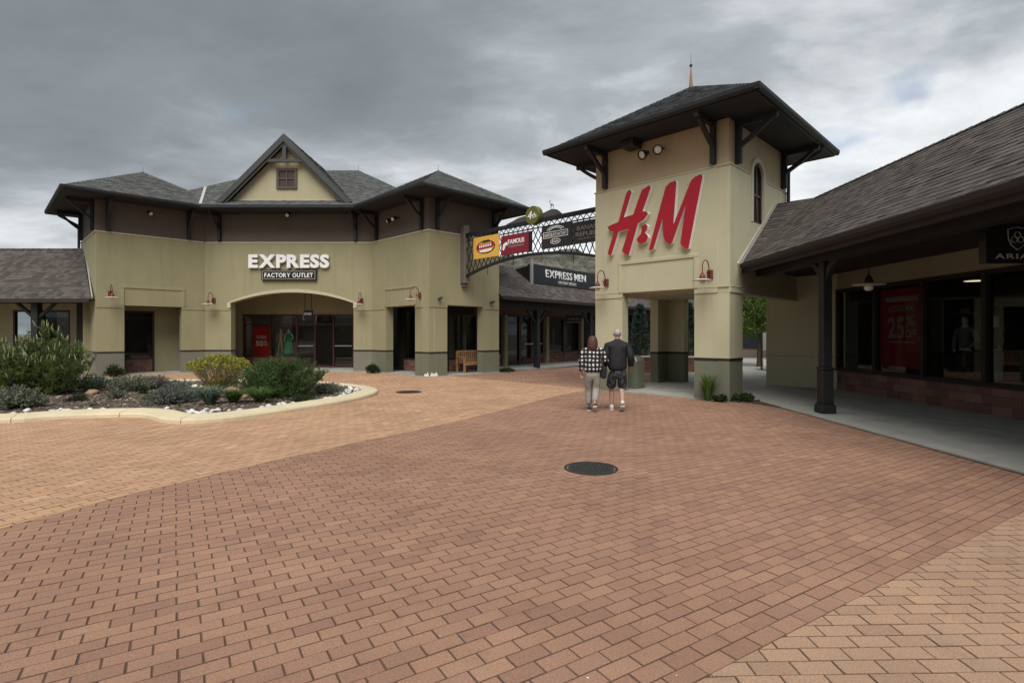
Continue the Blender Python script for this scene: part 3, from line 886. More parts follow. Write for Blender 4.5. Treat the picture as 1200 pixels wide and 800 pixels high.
def mould(root, F, s0, s1, ztop, z_low, mat, w=0.10, proud=0.035):
    """raised stucco surround over an opening"""
    mb = MB()
    mb.fbox(F, s0 - w, s0, 0.001, proud, z_low, ztop - w)
    mb.fbox(F, s1, s1 + w, 0.001, proud, z_low, ztop - w)
    mb.fbox(F, s0 - w, s1 + w, 0.001, proud, ztop - w, ztop)
    return mb.build('surround', mat, root, bevel=0.012)

def joint(root, F, s, z0, z1, mat):
    mb = MB(); mb.fbox(F, s - 0.008, s + 0.008, 0.0005, 0.004, z0, z1)
    return mb.build('control_joint', mat, root)

# ------------------------------------------------------------------ the tower
tower = empty('corner_tower', 'cream stucco tower with hip roof and big red letters, beside the covered walk', 'tower', (TC[0], TC[1] + 2.65, 0))
tower.location = (0, 0, 0)
CR, TT = M['stucco_cream'], 0.27
LV = [('wall_base', 0.0, 0.92, M['base_green'], 0.0), ('wall_band', 0.92, 0.985, M['band_dark'], 0.012), ('pier', 0.985, 2.50, CR, 0.0), ('pier_cap', 2.50, 2.63, CR, 0.022), ('wall', 2.63, 5.44, CR, 0.012)]
OP = [(0.875, 2.90, 0, 2.63)]
faced_wall(tower, F_front, 0, TW - TT, LV, OP, TT)
faced_wall(tower, F_left, 0, TW - TT, LV, [(0.85, 2.90, 0, 2.63)], TT)
faced_wall(tower, F_back, 0, TW - TT, LV, [(-0.1, 2.90, 0, 2.63)], TT)
RLV = LV[:4]
faced_wall(tower, F_right, 0, TW - TT, RLV, [(0.74, 4.0, 0, 2.50)], TT)
# right face: upper wall with a round-headed window
WA, WB, WZ0, WSP, WCR = 1.33, 2.05, 4.30, 5.50, 5.84
arc_pts = [(WB - (WB - WA) * (0.5 - 0.5 * math.cos(math.pi * k / 10)), WSP + (WCR - WSP) * math.sin(math.pi * k / 10)) for k in range(11)]
mb = MB()
mb.fbox(F_right, 0, WA, -TT, 0.012, 2.63, 5.44); mb.fbox(F_right, WB, TW - TT, -TT, 0.012, 2.63, 5.44); mb.fbox(F_right, WA, WB, -TT, 0.012, 2.63, WZ0)
mb.build('wall', CR, tower)
TAN = M['stucco_tan']
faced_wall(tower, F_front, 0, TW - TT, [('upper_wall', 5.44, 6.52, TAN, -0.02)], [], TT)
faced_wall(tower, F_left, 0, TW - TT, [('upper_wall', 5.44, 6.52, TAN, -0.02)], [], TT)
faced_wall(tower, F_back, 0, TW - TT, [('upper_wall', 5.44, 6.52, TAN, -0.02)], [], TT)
mb = MB()
mb.fbox(F_right, 0, WA, -TT, -0.02, 5.44, 6.52); mb.fbox(F_right, WB, TW - TT, -TT, -0.02, 5.44, 6.52)
mb.fprism(F_right, [(WA, 5.44)] + [(WA, 6.52), (WB, 6.52), (WB, 5.44)] + arc_pts[0:], -TT, -0.02)
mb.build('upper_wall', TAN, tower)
# window in that face
mb = MB()
cxw, rw = (WA + WB) / 2, (WB - WA) / 2
def arch_ring(rr, zz): return [(cxw + rr * math.cos(math.pi * k / 12), WSP + zz * math.sin(math.pi * k / 12)) for k in range(13)]
outer = [(cxw + rw + 0.10, WZ0)] + arch_ring(rw + 0.10, WCR - WSP + 0.10) + [(cxw - rw - 0.10, WZ0)]
inner = [(cxw - rw + 0.02, WZ0)] + list(reversed(arch_ring(rw - 0.02, WCR - WSP - 0.02))) + [(cxw + rw - 0.02, WZ0)]
for i in range(len(outer) - 1):
    a, b = outer[i], outer[i + 1]; c, d = inner[len(inner) - 2 - i], inner[len(inner) - 1 - i]
    mb.fprism(F_right, [a, b, c, d], -0.10, 0.03)
win = mb.build('window', M['trim_pale'], tower)
mb = MB()
o2 = [(cxw + rw - 0.025, WZ0 + 0.01)] + arch_ring(rw - 0.025, WCR - WSP - 0.025) + [(cxw - rw + 0.025, WZ0 + 0.01)]
i2 = [(cxw + rw - 0.085, WZ0 + 0.07)] + arch_ring(rw - 0.085, WCR - WSP - 0.085) + [(cxw - rw + 0.085, WZ0 + 0.07)]
for i in range(len(o2) - 1):
    mb.fprism(F_right, [o2[i], o2[i + 1], i2[i + 1], i2[i]], -0.09, -0.03)
mb.fbox(F_right, cxw - rw + 0.025, cxw + rw - 0.025, -0.09, -0.03, WZ0, WZ0 + 0.07)
mb.fbox(F_right, cxw - 0.02, cxw + 0.02, -0.085, -0.035, WZ0 + 0.07, WCR - 0.09)
mb.fbox(F_right, cxw - rw + 0.085, cxw + rw - 0.085, -0.083, -0.032, 4.98, 5.04)
mb.build('frame', plain('frame_maroon', (0.040, 0.016, 0.016), 0.45, 0.12, 4, 0.05, 40), win)
mb = MB(); mb.fprism(F_right, i2, -0.066, -0.06); mb.build('pane', M['glass_dark'], win)
mb = MB(); mb.fbox(F_right, WA, WB, -0.26, -0.2, WZ0, WCR); mb.build('backing', M['blind'], win)
# ceiling over the passage, panel surround, string course, cornice lip
mb = MB(); mb.prism([(*off(TL, U45, 0.1), 2.615), (*off(TC, U45, 0.1), 2.615), (*off(TR, U45, -0.1), 2.615), (*off(TB, U45, -0.1), 2.615)], (0, 0, 0.01))
mb.build('ceiling', M['stucco_cream'], tower)
mould(tower, F_front, 0.875, 2.90, 3.47, 2.63, CR, 0.10, 0.045)
for Fx in (F_front, F_right):
    mb = MB(); mb.fbox(Fx, -0.0, 0.775 if Fx is F_front else 0.70, 0.012, 0.03, 2.63, 2.655); mb.fbox(Fx, 3.0, TW, 0.012, 0.03, 2.63, 2.655) if Fx is F_front else None
    mb.build('string_course', CR, tower)
joint(tower, F_right, 0.24, 0.99, 6.5, M['stucco_cream'])
for Fx in (F_front, F_right, F_left):
    mb = MB(); mb.fbox(Fx, -0.03, TW + 0.03, -0.02, 0.03, 5.425, 5.455) if Fx is F_front else (mb.fbox(Fx, 0.031, WA - 0.12, -0.02, 0.03, 5.425, 5.455), mb.fbox(Fx, WB + 0.12, TW + 0.03, -0.02, 0.03, 5.425, 5.455)) if Fx is F_right else mb.fbox(Fx, 0, TW - 0.031, -0.02, 0.03, 5.425, 5.455)
    mb.build('cornice', M['trim_pale'], tower)
TCX, TCY = TC[0], TC[1] + TW * A45
hip_roof(tower, TCX, TCY, TW / 2 + 0.95, 6.62, 8.38, R(45), M['shingle_dark'], 6.49, M['timber_dark'], seed=20)
for Fx in (F_front, F_right, F_left, F_back):
    for s in (0.36, TW - 0.36): bracket(tower, Fx, s, 5.50, 6.49, 0.92)
mb = MB(); mb.lathe((TCX, TCY, 8.30), [(0.065, 0), (0.055, 0.10), (0.04, 0.26), (0.014, 0.62), (0.007, 0.66)], 12); sp_ = mb.build('spire', M['copper'], tower, smooth=True)
mb = MB(); mb.lathe((TCX, TCY, 8.95), [(0.012, 0), (0.04, 0.02), (0.04, 0.06), (0.012, 0.08), (0.006, 0.1), (0.003, 0.36)], 10); mb.build('finial', M['black_metal'], sp_)
mb = MB(); mb.tube([F_right.p(TW - 0.12, 0.95, 6.5), F_right.p(TW - 0.12, 0.9, 6.38), F_right.p(TW - 0.12, 0.12, 6.05), F_right.p(TW - 0.12, 0.09, 5.9), F_right.p(TW - 0.12, 0.09, 5.1)], 0.045, 8); mb.build('downspout', M['timber_dark'], tower)
mb = MB(); mb.fbox(F_front, 1.12, 1.52, 0.06, 0.5, 6.30, 6.488); mb.build('speaker_box', M['timber_dark'], tower, bevel=0.02)

# ------------------------------------------------------------------ right-hand shops behind the covered walk
shops = empty('arcade_building', 'dark shingled shop arcade with covered walk on the right edge', 'building')
SX = 8.95
F_shop = Frame((SX, 14.80), (0, -1))
F_end = Frame((7.63, 16.12), W45)
EL = 1.867
faced_wall(shops, F_end, 0, EL, [('end_wall', 0, 0.90, CR, 0.0), ('end_wall', 0.915, 3.6, CR, 0.0)], [], 0.25)
mb = MB(); mb.fbox(F_end, 0, EL, -0.24, -0.006, 0.90, 0.915); mb.build('groove', M['base_grey'], shops)
mb = MB(); mb.prism([(7.66, 16.2, 0), (9.2, 14.9, 0), (16, 22, 0), (14, 24, 0)], (0, 0, 3.4)); mb.build('rear_wing', CR, shops)
# lintel carrying on from the tower to the end wall
mb = MB(); mb.fbox(F_right, TW - TT, 4.60, -TT, 0.022, 2.50, 2.63); mb.fbox(F_right, TW, 4.60, -TT, 0.0, 2.63, 3.5); mb.build('lintel', CR, shops)
# shop front
WH, WS = 2.76, 0.56
mull = [0.02, 1.53, 3.08, 4.62, 6.15, 7.68, 9.2, 10.75, 12.3]
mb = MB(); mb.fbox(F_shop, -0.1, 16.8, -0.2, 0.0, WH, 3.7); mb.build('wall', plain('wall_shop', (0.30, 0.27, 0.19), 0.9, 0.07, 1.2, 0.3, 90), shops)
mb = MB()
for k, s in enumerate(mull): mb.fbox(F_shop, s - 0.05, s + 0.05, -0.12, 0.03, WS, WH)
for a, b in zip(mull, mull[1:]):
    mb.fbox(F_shop, a + 0.05, b - 0.05, -0.12, 0.025, WH - 0.09, WH); mb.fbox(F_shop, a + 0.05, b - 0.05, -0.12, 0.025, WS, WS + 0.08)
shopfront = mb.build('window', M['frame_dark'], shops)
for a, b in zip(mull, mull[1:]):
    mb = MB(); mb.fbox(F_shop, a + 0.05, b - 0.05, -0.06, -0.052, WS + 0.08, WH - 0.09); mb.build('pane', M['glass_dark'], shopfront)
mb = MB(); mb.fbox(F_shop, -0.1, 16.8, -0.2, -0.03, 0.0, WS); plinth = mb.build('plinth', M['sand_joint'], shops)
bl = [MB() for _ in range(3)]
for k in range(3):
    bl[k].fbox(Frame((0, 0), (0, -1)), 0.004, 0.398, -0.03, 0.004 + 0.004 * k, 0.003, 0.177)
blm = [b.mesh('block') for b in bl]
for m_ in blm: m_.materials.append(M['block_pink'])
for row in range(3):
    s = -0.02 + 0.2 * (row % 2)
    while s < 10.2:
        o = bpy.data.objects.new('block', blm[rng.randrange(3)]); C.objects.link(o); o.parent = plinth
        p = F_shop.p(s, 0.0, 0.035 + row * 0.18); o.location = p
        s += 0.4
mb = MB(); mb.fbox(F_shop, -0.05, 16.8, -0.16, 0.05, WS - 0.012, WS + 0.03); mb.build('sill', M['frame_dark'], shops)
# interior of the shops
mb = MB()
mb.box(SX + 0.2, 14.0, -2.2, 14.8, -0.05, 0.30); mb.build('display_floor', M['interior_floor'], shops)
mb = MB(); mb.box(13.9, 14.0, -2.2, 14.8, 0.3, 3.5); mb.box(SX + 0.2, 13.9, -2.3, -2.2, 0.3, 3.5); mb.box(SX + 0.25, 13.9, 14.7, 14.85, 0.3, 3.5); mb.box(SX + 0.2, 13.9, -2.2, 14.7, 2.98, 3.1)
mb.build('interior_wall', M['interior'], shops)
# covered walk: ceiling, beam, fascia, gutter, roof
EX, EZ, RX, RZ = 5.40, 3.16, 7.76, 5.02
mb = MB(); mb.box(EX + 0.12, SX - 0.001, -2.3, 12.6, 3.20, 3.24); mb.prism([(EX + 0.2, 12.6, 3.20), (SX, 12.6, 3.20), (SX, 14.85, 3.20), (7.66, 16.12, 3.20)], (0, 0, 0.04)); mb.build('ceiling', M['soffit_brown'], shops)
mb = MB(); mb.box(5.88, 6.12, -2.2, 12.95, 2.92, 3.198); mb.build('beam', M['timber_dark'], shops)
y_e = TC[1] + (EX - TC[0])
mb = MB(); mb.box(EX + 0.03, EX + 0.10, -2.2, y_e, 2.98, EZ - 0.01); mb.build('fascia', M['soffit_brown'], shops)
g = [(EX + 0.028, EZ - 0.10), (EX - 0.03, EZ - 0.10), (EX - 0.075, EZ - 0.05), (EX - 0.08, EZ + 0.02), (EX - 0.068, EZ + 0.02), (EX - 0.06, EZ - 0.04), (EX + 0.028, EZ - 0.04)]
mb = MB(); mb.prism([(x, -2.2, z) for x, z in g], (0, y_e + 2.2 - 0.12, 0)); mb.build('gutter', M['soffit_brown'], shops)
VY = y_e
valley_top = (RX, VY + 0.417 * (RX - EX), RZ)
near_face = [(EX, -2.2, EZ), (RX, -2.2, RZ), valley_top, (EX, VY, EZ)]
rid2 = off((RX, valley_top[1]), (-A45, A45), 1.02)
side_face = [(EX, VY, EZ), valley_top, (rid2[0], rid2[1], RZ)]
back_face = [(RX, -2.2, RZ), (RX + 2.4, -2.2, 3.3), (RX + 2.4, valley_top[1], 3.3), valley_top]
roof_r = deck(shops, [near_face, side_face, back_face, [valley_top, (RX + 2.4, valley_top[1], 3.3), (rid2[0] + 2.2, rid2[1] + 1.2, 3.3), (rid2[0], rid2[1], RZ)]], M['shingle_brown'])
shingles(roof_r, near_face, M['shingle_brown'], seed=41, mat_single=M['shingle_brown_single'], nsingle=300, wmin=0.12, wmax=0.28)
shingles(roof_r, side_face, M['shingle_brown'], seed=42)
cap_line(roof_r, (RX, -2.2, RZ + 0.01), (RX, valley_top[1], RZ + 0.01), M['shingle_brown'])
mb = MB(); mb.bar((EX, VY, EZ + 0.02), (valley_top[0], valley_top[1], RZ + 0.02), 0.05, 0.015); mb.build('valley_flashing', M['shingle_brown_single'], shops)
fa = F_right.p(0.50, 0.02, EZ + 0.02); fb = F_right.p(0.50 + 2.45, 0.02, RZ + 0.03)
fa2 = F_right.p(0.42, 0.025, EZ - 0.02)
mb = MB(); mb.bar(fa2, fb, 0.03, 0.12); mb.build('flashing', M['metal_flash'], shops)

def timber_post(x, y, label, ztop=2.92):
    t = empty('timber_post', label, 'post')
    mb = MB(); mb.box(x - .14, x + .14, y - .14, y + .14, WZ, 0.20); mb.box(x - .12, x + .12, y - .12, y + .12, 0.20, 0.23); mb.build('base', M['timber_dark'], t, bevel=0.02)
    mb = MB(); mb.box(x - .105, x + .105, y - .105, y + .105, 0.23, 0.86); mb.box(x - .115, x + .115, y - .115, y + .115, 0.86, 0.92); mb.build('pedestal', M['timber_dark'], t, bevel=0.012)
    mb = MB(); mb.box(x - .088, x + .088, y - .088, y + .088, 0.92, ztop); mb.build('shaft', M['timber_dark'], t, bevel=0.012)
    for sgn in (-1, 1):
        mb = MB(); pts = []
        for k in range(7):
            a = k / 6 * math.pi / 2
            pts.append((0.088 + 0.5 * (1 - math.cos(a)), ztop - 0.55 + 0.55 * math.sin(a)))
        inn = [(max(0.088, a - 0.085), min(ztop, b + 0.075)) for a, b in reversed(pts)]
        mb.prism([(x - 0.05, y + sgn * a, b) for a, b in pts + inn], (0.10, 0, 0)); mb.build('brace', M['timber_dark'], t)
    return t
timber_post(6.0, 10.3, 'dark timber post with stepped base at the edge of the right walk')

# ------------------------------------------------------------------ the outlet store on the left
store = empty('outlet_store', 'olive stucco store with two corner pavilions, gable dormer and arched entrance', 'building')
OL, BR, BG = M['stucco_olive'], M['stucco_brown'], M['base_grey']
ZC, ZE = 5.24, 6.44
def slv(base, top=ZC): return [('wall_base', 0.0, 0.84, base, 0.0), ('wall_band', 0.84, 0.90, M['band_dark'], 0.012), ('pier', 0.90, 2.50, OL, 0.0), ('pier_cap', 2.50, 2.60, OL, 0.02), ('wall', 2.60, ZC, OL, 0.01), ('upper_wall', ZC, ZE, BR, -0.02)]
OT = 0.34
# left pavilion
faced_wall(store, F1L, 0, 3.7 - OT, slv(BG), [], OT)
faced_wall(store, F1, 0, 3.57, slv(BG), [(0.85, 2.72, 0, 2.60)], OT)
mould(store, F1, 0.85, 2.72, 3.34, 2.60, OL, 0.10, 0.04)
# right pavilion
faced_wall(store, F2, -0.03, F2LEN - OT, slv(M['base_green']), [(1.03, 3.02, 0, 2.60)], OT)
mould(store, F2, 1.03, 3.02, 3.34, 2.60, OL, 0.10, 0.04)
faced_wall(store, F3, 0, F3LEN, slv(M['base_green']), [(0.83, 2.59, 0, 2.60)], OT)
# centre with the arch
AX0, AX1, ASP, ACR = -11.42 - CX0, -6.44 - CX0, 2.80, 3.23
CL = CX1 - CX0
def arch_pts(x0, x1, zs, zc, n=24):
    w = (x1 - x0) / 2; h = zc - zs; rad = (w * w + h * h) / (2 * h); c = (x0 + x1) / 2; a = math.asin(w / rad)
    return [(c + rad * math.sin(-a + 2 * a * k / n), zc - rad + rad * math.cos(-a + 2 * a * k / n)) for k in range(n + 1)]
for name, z0, z1, mat, pr in slv(BG)[:4]:
    mb = MB(); mb.fbox(FC, 0, AX0, -OT, pr, z0, z1); mb.fbox(FC, AX1, CL, -OT, pr, z0, z1); mb.build(name, mat, store)
mb = MB(); mb.fprism(FC, [(0, 2.60), (AX0, 2.60)] + arch_pts(AX0, AX1, ASP, ACR) + [(AX1, 2.60), (CL, 2.60), (CL, ZC), (0, ZC)], -OT, 0.01); mb.build('wall', OL, store)
mb = MB(); mb.fbox(FC, 0, CL, -OT, -0.02, ZC, ZE); mb.build('upper_wall', BR, store)
a_in, a_out = arch_pts(AX0, AX1, ASP, ACR), arch_pts(AX0 - 0.14, AX1 + 0.14, ASP, ACR + 0.13)
mb = MB()
for k in range(24): mb.fprism(FC, [a_in[k], a_in[k + 1], a_out[k + 1], a_out[k]], 0.005, 0.055)
mb.fbox(FC, AX0 - 0.14, AX0, 0.021, 0.055, 2.60, ASP); mb.fbox(FC, AX1, AX1 + 0.14, 0.021, 0.055, 2.60, ASP)
mb.build('arch_trim', M['trim_pale'], store)
for Fx, a, b in ((FC, 0.02, CL - 0.02), (F1, 0.0, 3.5), (F1L, 0, 3.73), (F2, 0.02, F2LEN + 0.03), (F3, 0.031, F3LEN)):
    mb = MB(); mb.fbox(Fx, a, b, -0.02, 0.03, ZC - 0.012, ZC + 0.035); mb.build('cornice', M['trim_pale'], store)
joint(store, F3, 0.24, 0.9, ZC, M['trim_pale']); joint(store, F2, 0.9, 2.6, ZC, OL); joint(store, FC, 0.03, 0.9, ZC, OL)
# flaked paint at the foot of the right pavilion
r_ = random.Random(5)
for Fx, s0 in ((F2, F2LEN - 0.30), (F3, 0.02)):
    pts = [(s0, 0.0)] + [(s0 + 0.03 + 0.052 * k * (1 if Fx is F2 else 1.35), 0.05 + 0.16 * abs(math.sin(k * 1.9 + s0)) * (0.4 + 0.6 * k / 5 if Fx is F2 else 0.8)) for k in range(6)] + [(s0 + (0.29 if Fx is F2 else 0.40), 0.0)]
    mb = MB(); mb.fprism(Fx, pts, 0.001, 0.004); mb.build('bare_patch', M['sign_white'], store)
# roofs
hip_roof(store, C1[0], C1[1] + 2.48, 1.75 + 0.98, 6.52, 8.08, R(45), M['shingle_grey'], 6.41, M['soffit_dark'], seed=50, apex_finial=0.28)
hip_roof(store, C2[0], C2[1] + 2.48, 1.75 + 0.98, 6.52, 8.08, R(45), M['shingle_grey'], 6.412, M['soffit_dark'], seed=60, apex_finial=0.28)
RY, RH, EY = 25.0, 9.12, 20.87
rl, rr = (-10.95, RY, RH), (-7.14, RY, RH)
el, er = (-10.95 - (RY - EY), EY, 6.52), (-7.14 + (RY - EY), EY, 6.52)
bl_, br_ = (el[0], 29.1, 6.52), (er[0], 29.1, 6.52)
roof_c = deck(store, [[el, er, rr, rl], [er, br_, rr], [bl_, el, rl], [br_, bl_, rl, rr]], M['shingle_grey'])
shingles(roof_c, [el, er, rr, rl], M['shingle_grey'], seed=70); shingles(roof_c, [er, br_, rr], M['shingle_grey'], seed=71); shingles(roof_c, [bl_, el, rl], M['shingle_grey'], seed=72)
cap_line(roof_c, rl, rr, M['shingle_grey']); cap_line(roof_c, er, rr, M['shingle_grey']); cap_line(roof_c, el, rl, M['shingle_grey'])
mb = MB(); mb.lathe((rr[0], rr[1], rr[2]), [(0.03, 0), (0.006, 0.05), (0.004, 0.28)], 8); mb.build('finial', M['black_metal'], store)
mb = MB(); mb.box(-12.9, -5.3, EY + 0.02, CY + 0.1, 6.425, 6.45); mb.build('soffit', M['soffit_dark'], store)
mb = MB(); mb.box(-13.3, -4.9, EY - 0.10, EY + 0.02, 6.43, 6.535); mb.build('gutter', M['soffit_dark'], store)
mb = MB(); mb.bar((-12.15, 20.95, 6.62), (-12.97, 22.75, 7.76), 0.10, 0.02); mb.build('valley_flashing', M['metal_flash'], store)
# body behind, so that no light leaks in
mb = MB(); mb.box(-14.6, -3.4, 27.8, 29.0, 0, 6.45); mb.build('rear_wing', OL, store)
# gable dormer
GX, GZ0, GZ1, GH = -8.96, 6.74, 9.40, 2.66
GY = 21.42
mb = MB(); mb.prism([(GX - GH + 0.32, GY, GZ0), (GX + GH - 0.32, GY, GZ0), (GX + 0.0, GY, GZ1 - 0.30)], (0, 3.2, 0)); mb.build('gable_wall', M['stucco_gable'], store)
mb = MB(); mb.box(GX - GH + 0.42, GX + GH - 0.42, GY - 0.05, GY - 0.001, 6.80, 6.87); mb.build('gable_sill', M['trim_pale'], store)
def rake(sgn):
    d = Vector((sgn * GH, 0, GZ0 - GZ1)).normalized(); nn = Vector((sgn * -d.z, 0, sgn * d.x)) if sgn > 0 else Vector((d.z, 0, -d.x))
    nn = Vector((sgn * abs(d.z), 0, abs(d.x)))
    a = Vector((GX, 0, GZ1)); b = a + d * math.hypot(GH, GZ1 - GZ0)
    top = [a, b, b - nn * 0.10, a - nn * 0.10]
    rf = MB(); rf.prism([(p.x, 21.12, p.z) for p in (a, b, b - nn * 0.06, Vector((GX, 0, GZ1 - 0.085)))], (0, 4.6, 0)); rf_o = rf.build('dormer_roof', M['shingle_grey'], store)
    shingles(rf_o, [(a.x, 21.12, a.z), (b.x, 21.12, b.z), (b.x, 25.4, b.z), (a.x, 25.4, a.z)] if sgn < 0 else [(b.x, 21.12, b.z), (b.x, 25.4, b.z), (a.x, 25.4, a.z), (a.x, 21.12, a.z)], M['shingle_grey'], seed=80 + sgn)
    bd = MB()
    k = 0.20 * math.sqrt(2)
    lo = Vector((GX, 0, GZ1 - 0.012)); p0 = lo; p1 = b - nn * 0.012; p2 = b - nn * 0.21; p3 = Vector((GX, 0, GZ1 - k - 0.02))
    bd.prism([(p.x, 21.06, p.z) for p in (p0, p1, p2, p3)], (0, 0.055, 0))
    bd.build('rake_board', M['rake_grey'], store)
    bd = MB(); q0 = Vector((GX, 0, GZ1 - k - 0.0)); q1 = b - nn * 0.205; q2 = b - nn * 0.30; q3 = Vector((GX, 0, GZ1 - k - 0.13))
    bd.prism([(p.x, 21.12, p.z) for p in (q0, q1, q2, q3)], (0, 0.06, 0)); bd.build('rake_board', M['rake_grey'], store)
    sf = MB(); sf.prism([(p.x, 21.115, p.z) for p in (Vector((GX, 0, GZ1 - 0.09)), b - nn * 0.062, b - nn * 0.09, Vector((GX, 0, GZ1 - 0.13)))], (0, 0.6, 0)); sf.build('dormer_soffit', M['rake_grey'], store)
rake(-1); rake(1)
mb = MB(); mb.box(GX - 0.92, GX + 0.92, 21.13, 21.24, 8.30, 8.42); mb.build('collar_tie', M['rake_grey'], store)
mb = MB(); mb.box(GX - 0.07, GX + 0.07, 21.135, 21.235, 8.42, 9.02); mb.build('king_post', M['rake_grey'], store)
mb = MB(); wx0, wx1, wz0, wz1 = GX - 0.41, GX + 0.41, 7.31, 8.12
for a in (((wx0, wx1), (wz0, wz0 + 0.10)), ((wx0, wx1), (wz1 - 0.10, wz1)), ((wx0, wx0 + 0.10), (wz0 + 0.10, wz1 - 0.10)), ((wx1 - 0.10, wx1), (wz0 + 0.10, wz1 - 0.10))):
    mb.box(*a[0], GY - 0.06, GY - 0.001, *a[1])
gw = mb.build('window', plain('window_brown', (0.095, 0.07, 0.055), 0.7, 0.1, 3, 0.1, 60), store)
mb = MB(); mb.box(wx0 + 0.1, wx1 - 0.1, GY - 0.012, GY - 0.002, wz0 + 0.1, wz1 - 0.1); mb.build('pane', plain('louvre_brown', (0.06, 0.035, 0.03), 0.4, 0.1, 3, 0), gw)
mb = MB(); mb.box(GX - 0.025, GX + 0.025, GY - 0.045, GY - 0.013, wz0 + 0.1, wz1 - 0.1); mb.box(wx0 + 0.1, GX - 0.025, GY - 0.045, GY - 0.013, 7.69, 7.74); mb.box(GX + 0.025, wx1 - 0.1, GY - 0.045, GY - 0.013, 7.69, 7.74); mb.build('glazing_bar', plain('bar_brown', (0.10, 0.06, 0.052), 0.6, 0.1, 3, 0), gw)
# eave brackets
for Fx, ss in ((F1L, (0.35, 3.35)), (F1, (0.35, 2.95)), (FC, (-11.86 - CX0, -6.35 - CX0)), (F2, (0.42, 3.50)), (F3, (0.35, 3.12))):
    for s in ss: bracket(store, Fx, s, 5.30, 6.41, 0.80)
mb = MB(); mb.tube([F1L.p(0.05, 0.85, 6.45), F1L.p(0.05, 0.7, 6.25), F1L.p(0.05, 0.12, 5.95), F1L.p(0.05, 0.08, 5.8), F1L.p(0.05, 0.08, 4.9)], 0.045, 8); mb.build('downspout', M['timber_dark'], store)

# recessed entrance
SFY = 24.3
F_sf = Frame((-12.47, SFY), (1, 0))
mb = MB(); mb.box(-12.47, -5.69, SFY, SFY + 0.2, 2.42, 3.6); mb.box(-12.47, -12.12, SFY, SFY + 0.2, 0, 2.42); mb.box(-12.6, -12.47, CY + OT, SFY + 0.2, 0, 3.6); mb.box(-5.69, -5.56, CY + OT, SFY + 0.2, 0, 3.6); mb.box(-12.6, -5.56, CY + OT + 0.001, SFY + 0.2, 3.6, 3.7)
mb.build('entrance_recess', OL, store)
def storefront(root, F, bays, zs, zh, ztr, frame, n0=0.0, plinth_mat=None, mat_glass=None, fw=0.07, doors=()):
    """bays: list of s positions of mullions; doors: bay indexes that reach the floor"""
    fr = MB()
    for s in bays: fr.fbox(F, s - fw / 2, s + fw / 2, n0 - 0.1, n0 + 0.03, 0.04, zh)
    for i, (a, b) in enumerate(zip(bays, bays[1:])):
        a += fw / 2; b -= fw / 2; low = 0.05 if i in doors else zs
        fr.fbox(F, a, b, n0 - 0.1, n0 + 0.028, zh - fw, zh); fr.fbox(F, a, b, n0 - 0.1, n0 + 0.028, low, low + fw)
        if ztr: fr.fbox(F, a, b, n0 - 0.1, n0 + 0.026, ztr, ztr + fw * 0.8)
    w = fr.build('window', frame, root)
    for i, (a, b) in enumerate(zip(bays, bays[1:])):
        if ('open', i) in doors: continue
        low = 0.05 if i in doors else zs
        mb = MB(); mb.fbox(F, a + fw / 2, b - fw / 2, n0 - 0.045, n0 - 0.037, low + fw, zh - fw); mb.build('pane', mat_glass or M['glass'], w)
    pl = MB(); any_ = False
    for i, (a, b) in enumerate(zip(bays, bays[1:])):
        if i in doors: continue
        any_ = True
        rows = max(1, int(zs / 0.075)); k_ = zs / rows
        for row in range(rows):
            s = a - 0.1 * (row % 2)
            while s < b:
                x0, x1 = max(a + 0.002, s), min(b - 0.002, s + 0.195)
                if x1 - x0 > 0.02: pl.cur = rng.random(); pl.fbox(F, x0, x1, n0 - 0.12, n0 + 0.02, row * k_ + 0.036, (row + 1) * k_ + 0.03 - 0.008)
                s += 0.205
    if any_:
        tag(pl.build('brick_plinth', M['brick_pink'], root, rnd=True, fix=False), kind='stuff')
        bk = MB()
        for i, (a, b) in enumerate(zip(bays, bays[1:])):
            if i not in doors: bk.fbox(F, a, b, n0 - 0.125, n0 + 0.008, 0.03, zs - 0.002)
        bk.build('plinth_core', M['sand_joint'], root)
    return w
bx = [-12.11, -10.92, -9.72, -8.90, -8.06, -7.17, -5.95]
bays_c = [x + 12.47 for x in bx]
storefront(store, F_sf, bays_c, 0.48, 2.42, 1.95, M['frame_red'], 0.0, doors=(2, 3, ('open', 3), 4))
mb = MB(); mb.fbox(F_sf, bays_c[2] + 0.06, bays_c[3] - 0.06, 0.005, 0.05, 0.98, 1.03); mb.fbox(F_sf, bays_c[4] + 0.06, bays_c[5] - 0.06, 0.005, 0.05, 0.98, 1.03); mb.build('door_rail', M['steel'], store)
# dim shop interior
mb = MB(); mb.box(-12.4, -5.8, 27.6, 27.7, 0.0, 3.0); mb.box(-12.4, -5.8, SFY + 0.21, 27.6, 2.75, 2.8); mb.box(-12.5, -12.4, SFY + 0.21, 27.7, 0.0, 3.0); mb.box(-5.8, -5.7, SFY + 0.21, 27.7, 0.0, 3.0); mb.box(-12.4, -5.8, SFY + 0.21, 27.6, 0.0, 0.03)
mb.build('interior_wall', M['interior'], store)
mb = MB(); mb.box(-12.05, -10.2, SFY + 0.55, SFY + 0.6, 0.48, 2.4); mb.build('window_blind', M['blind'], store)
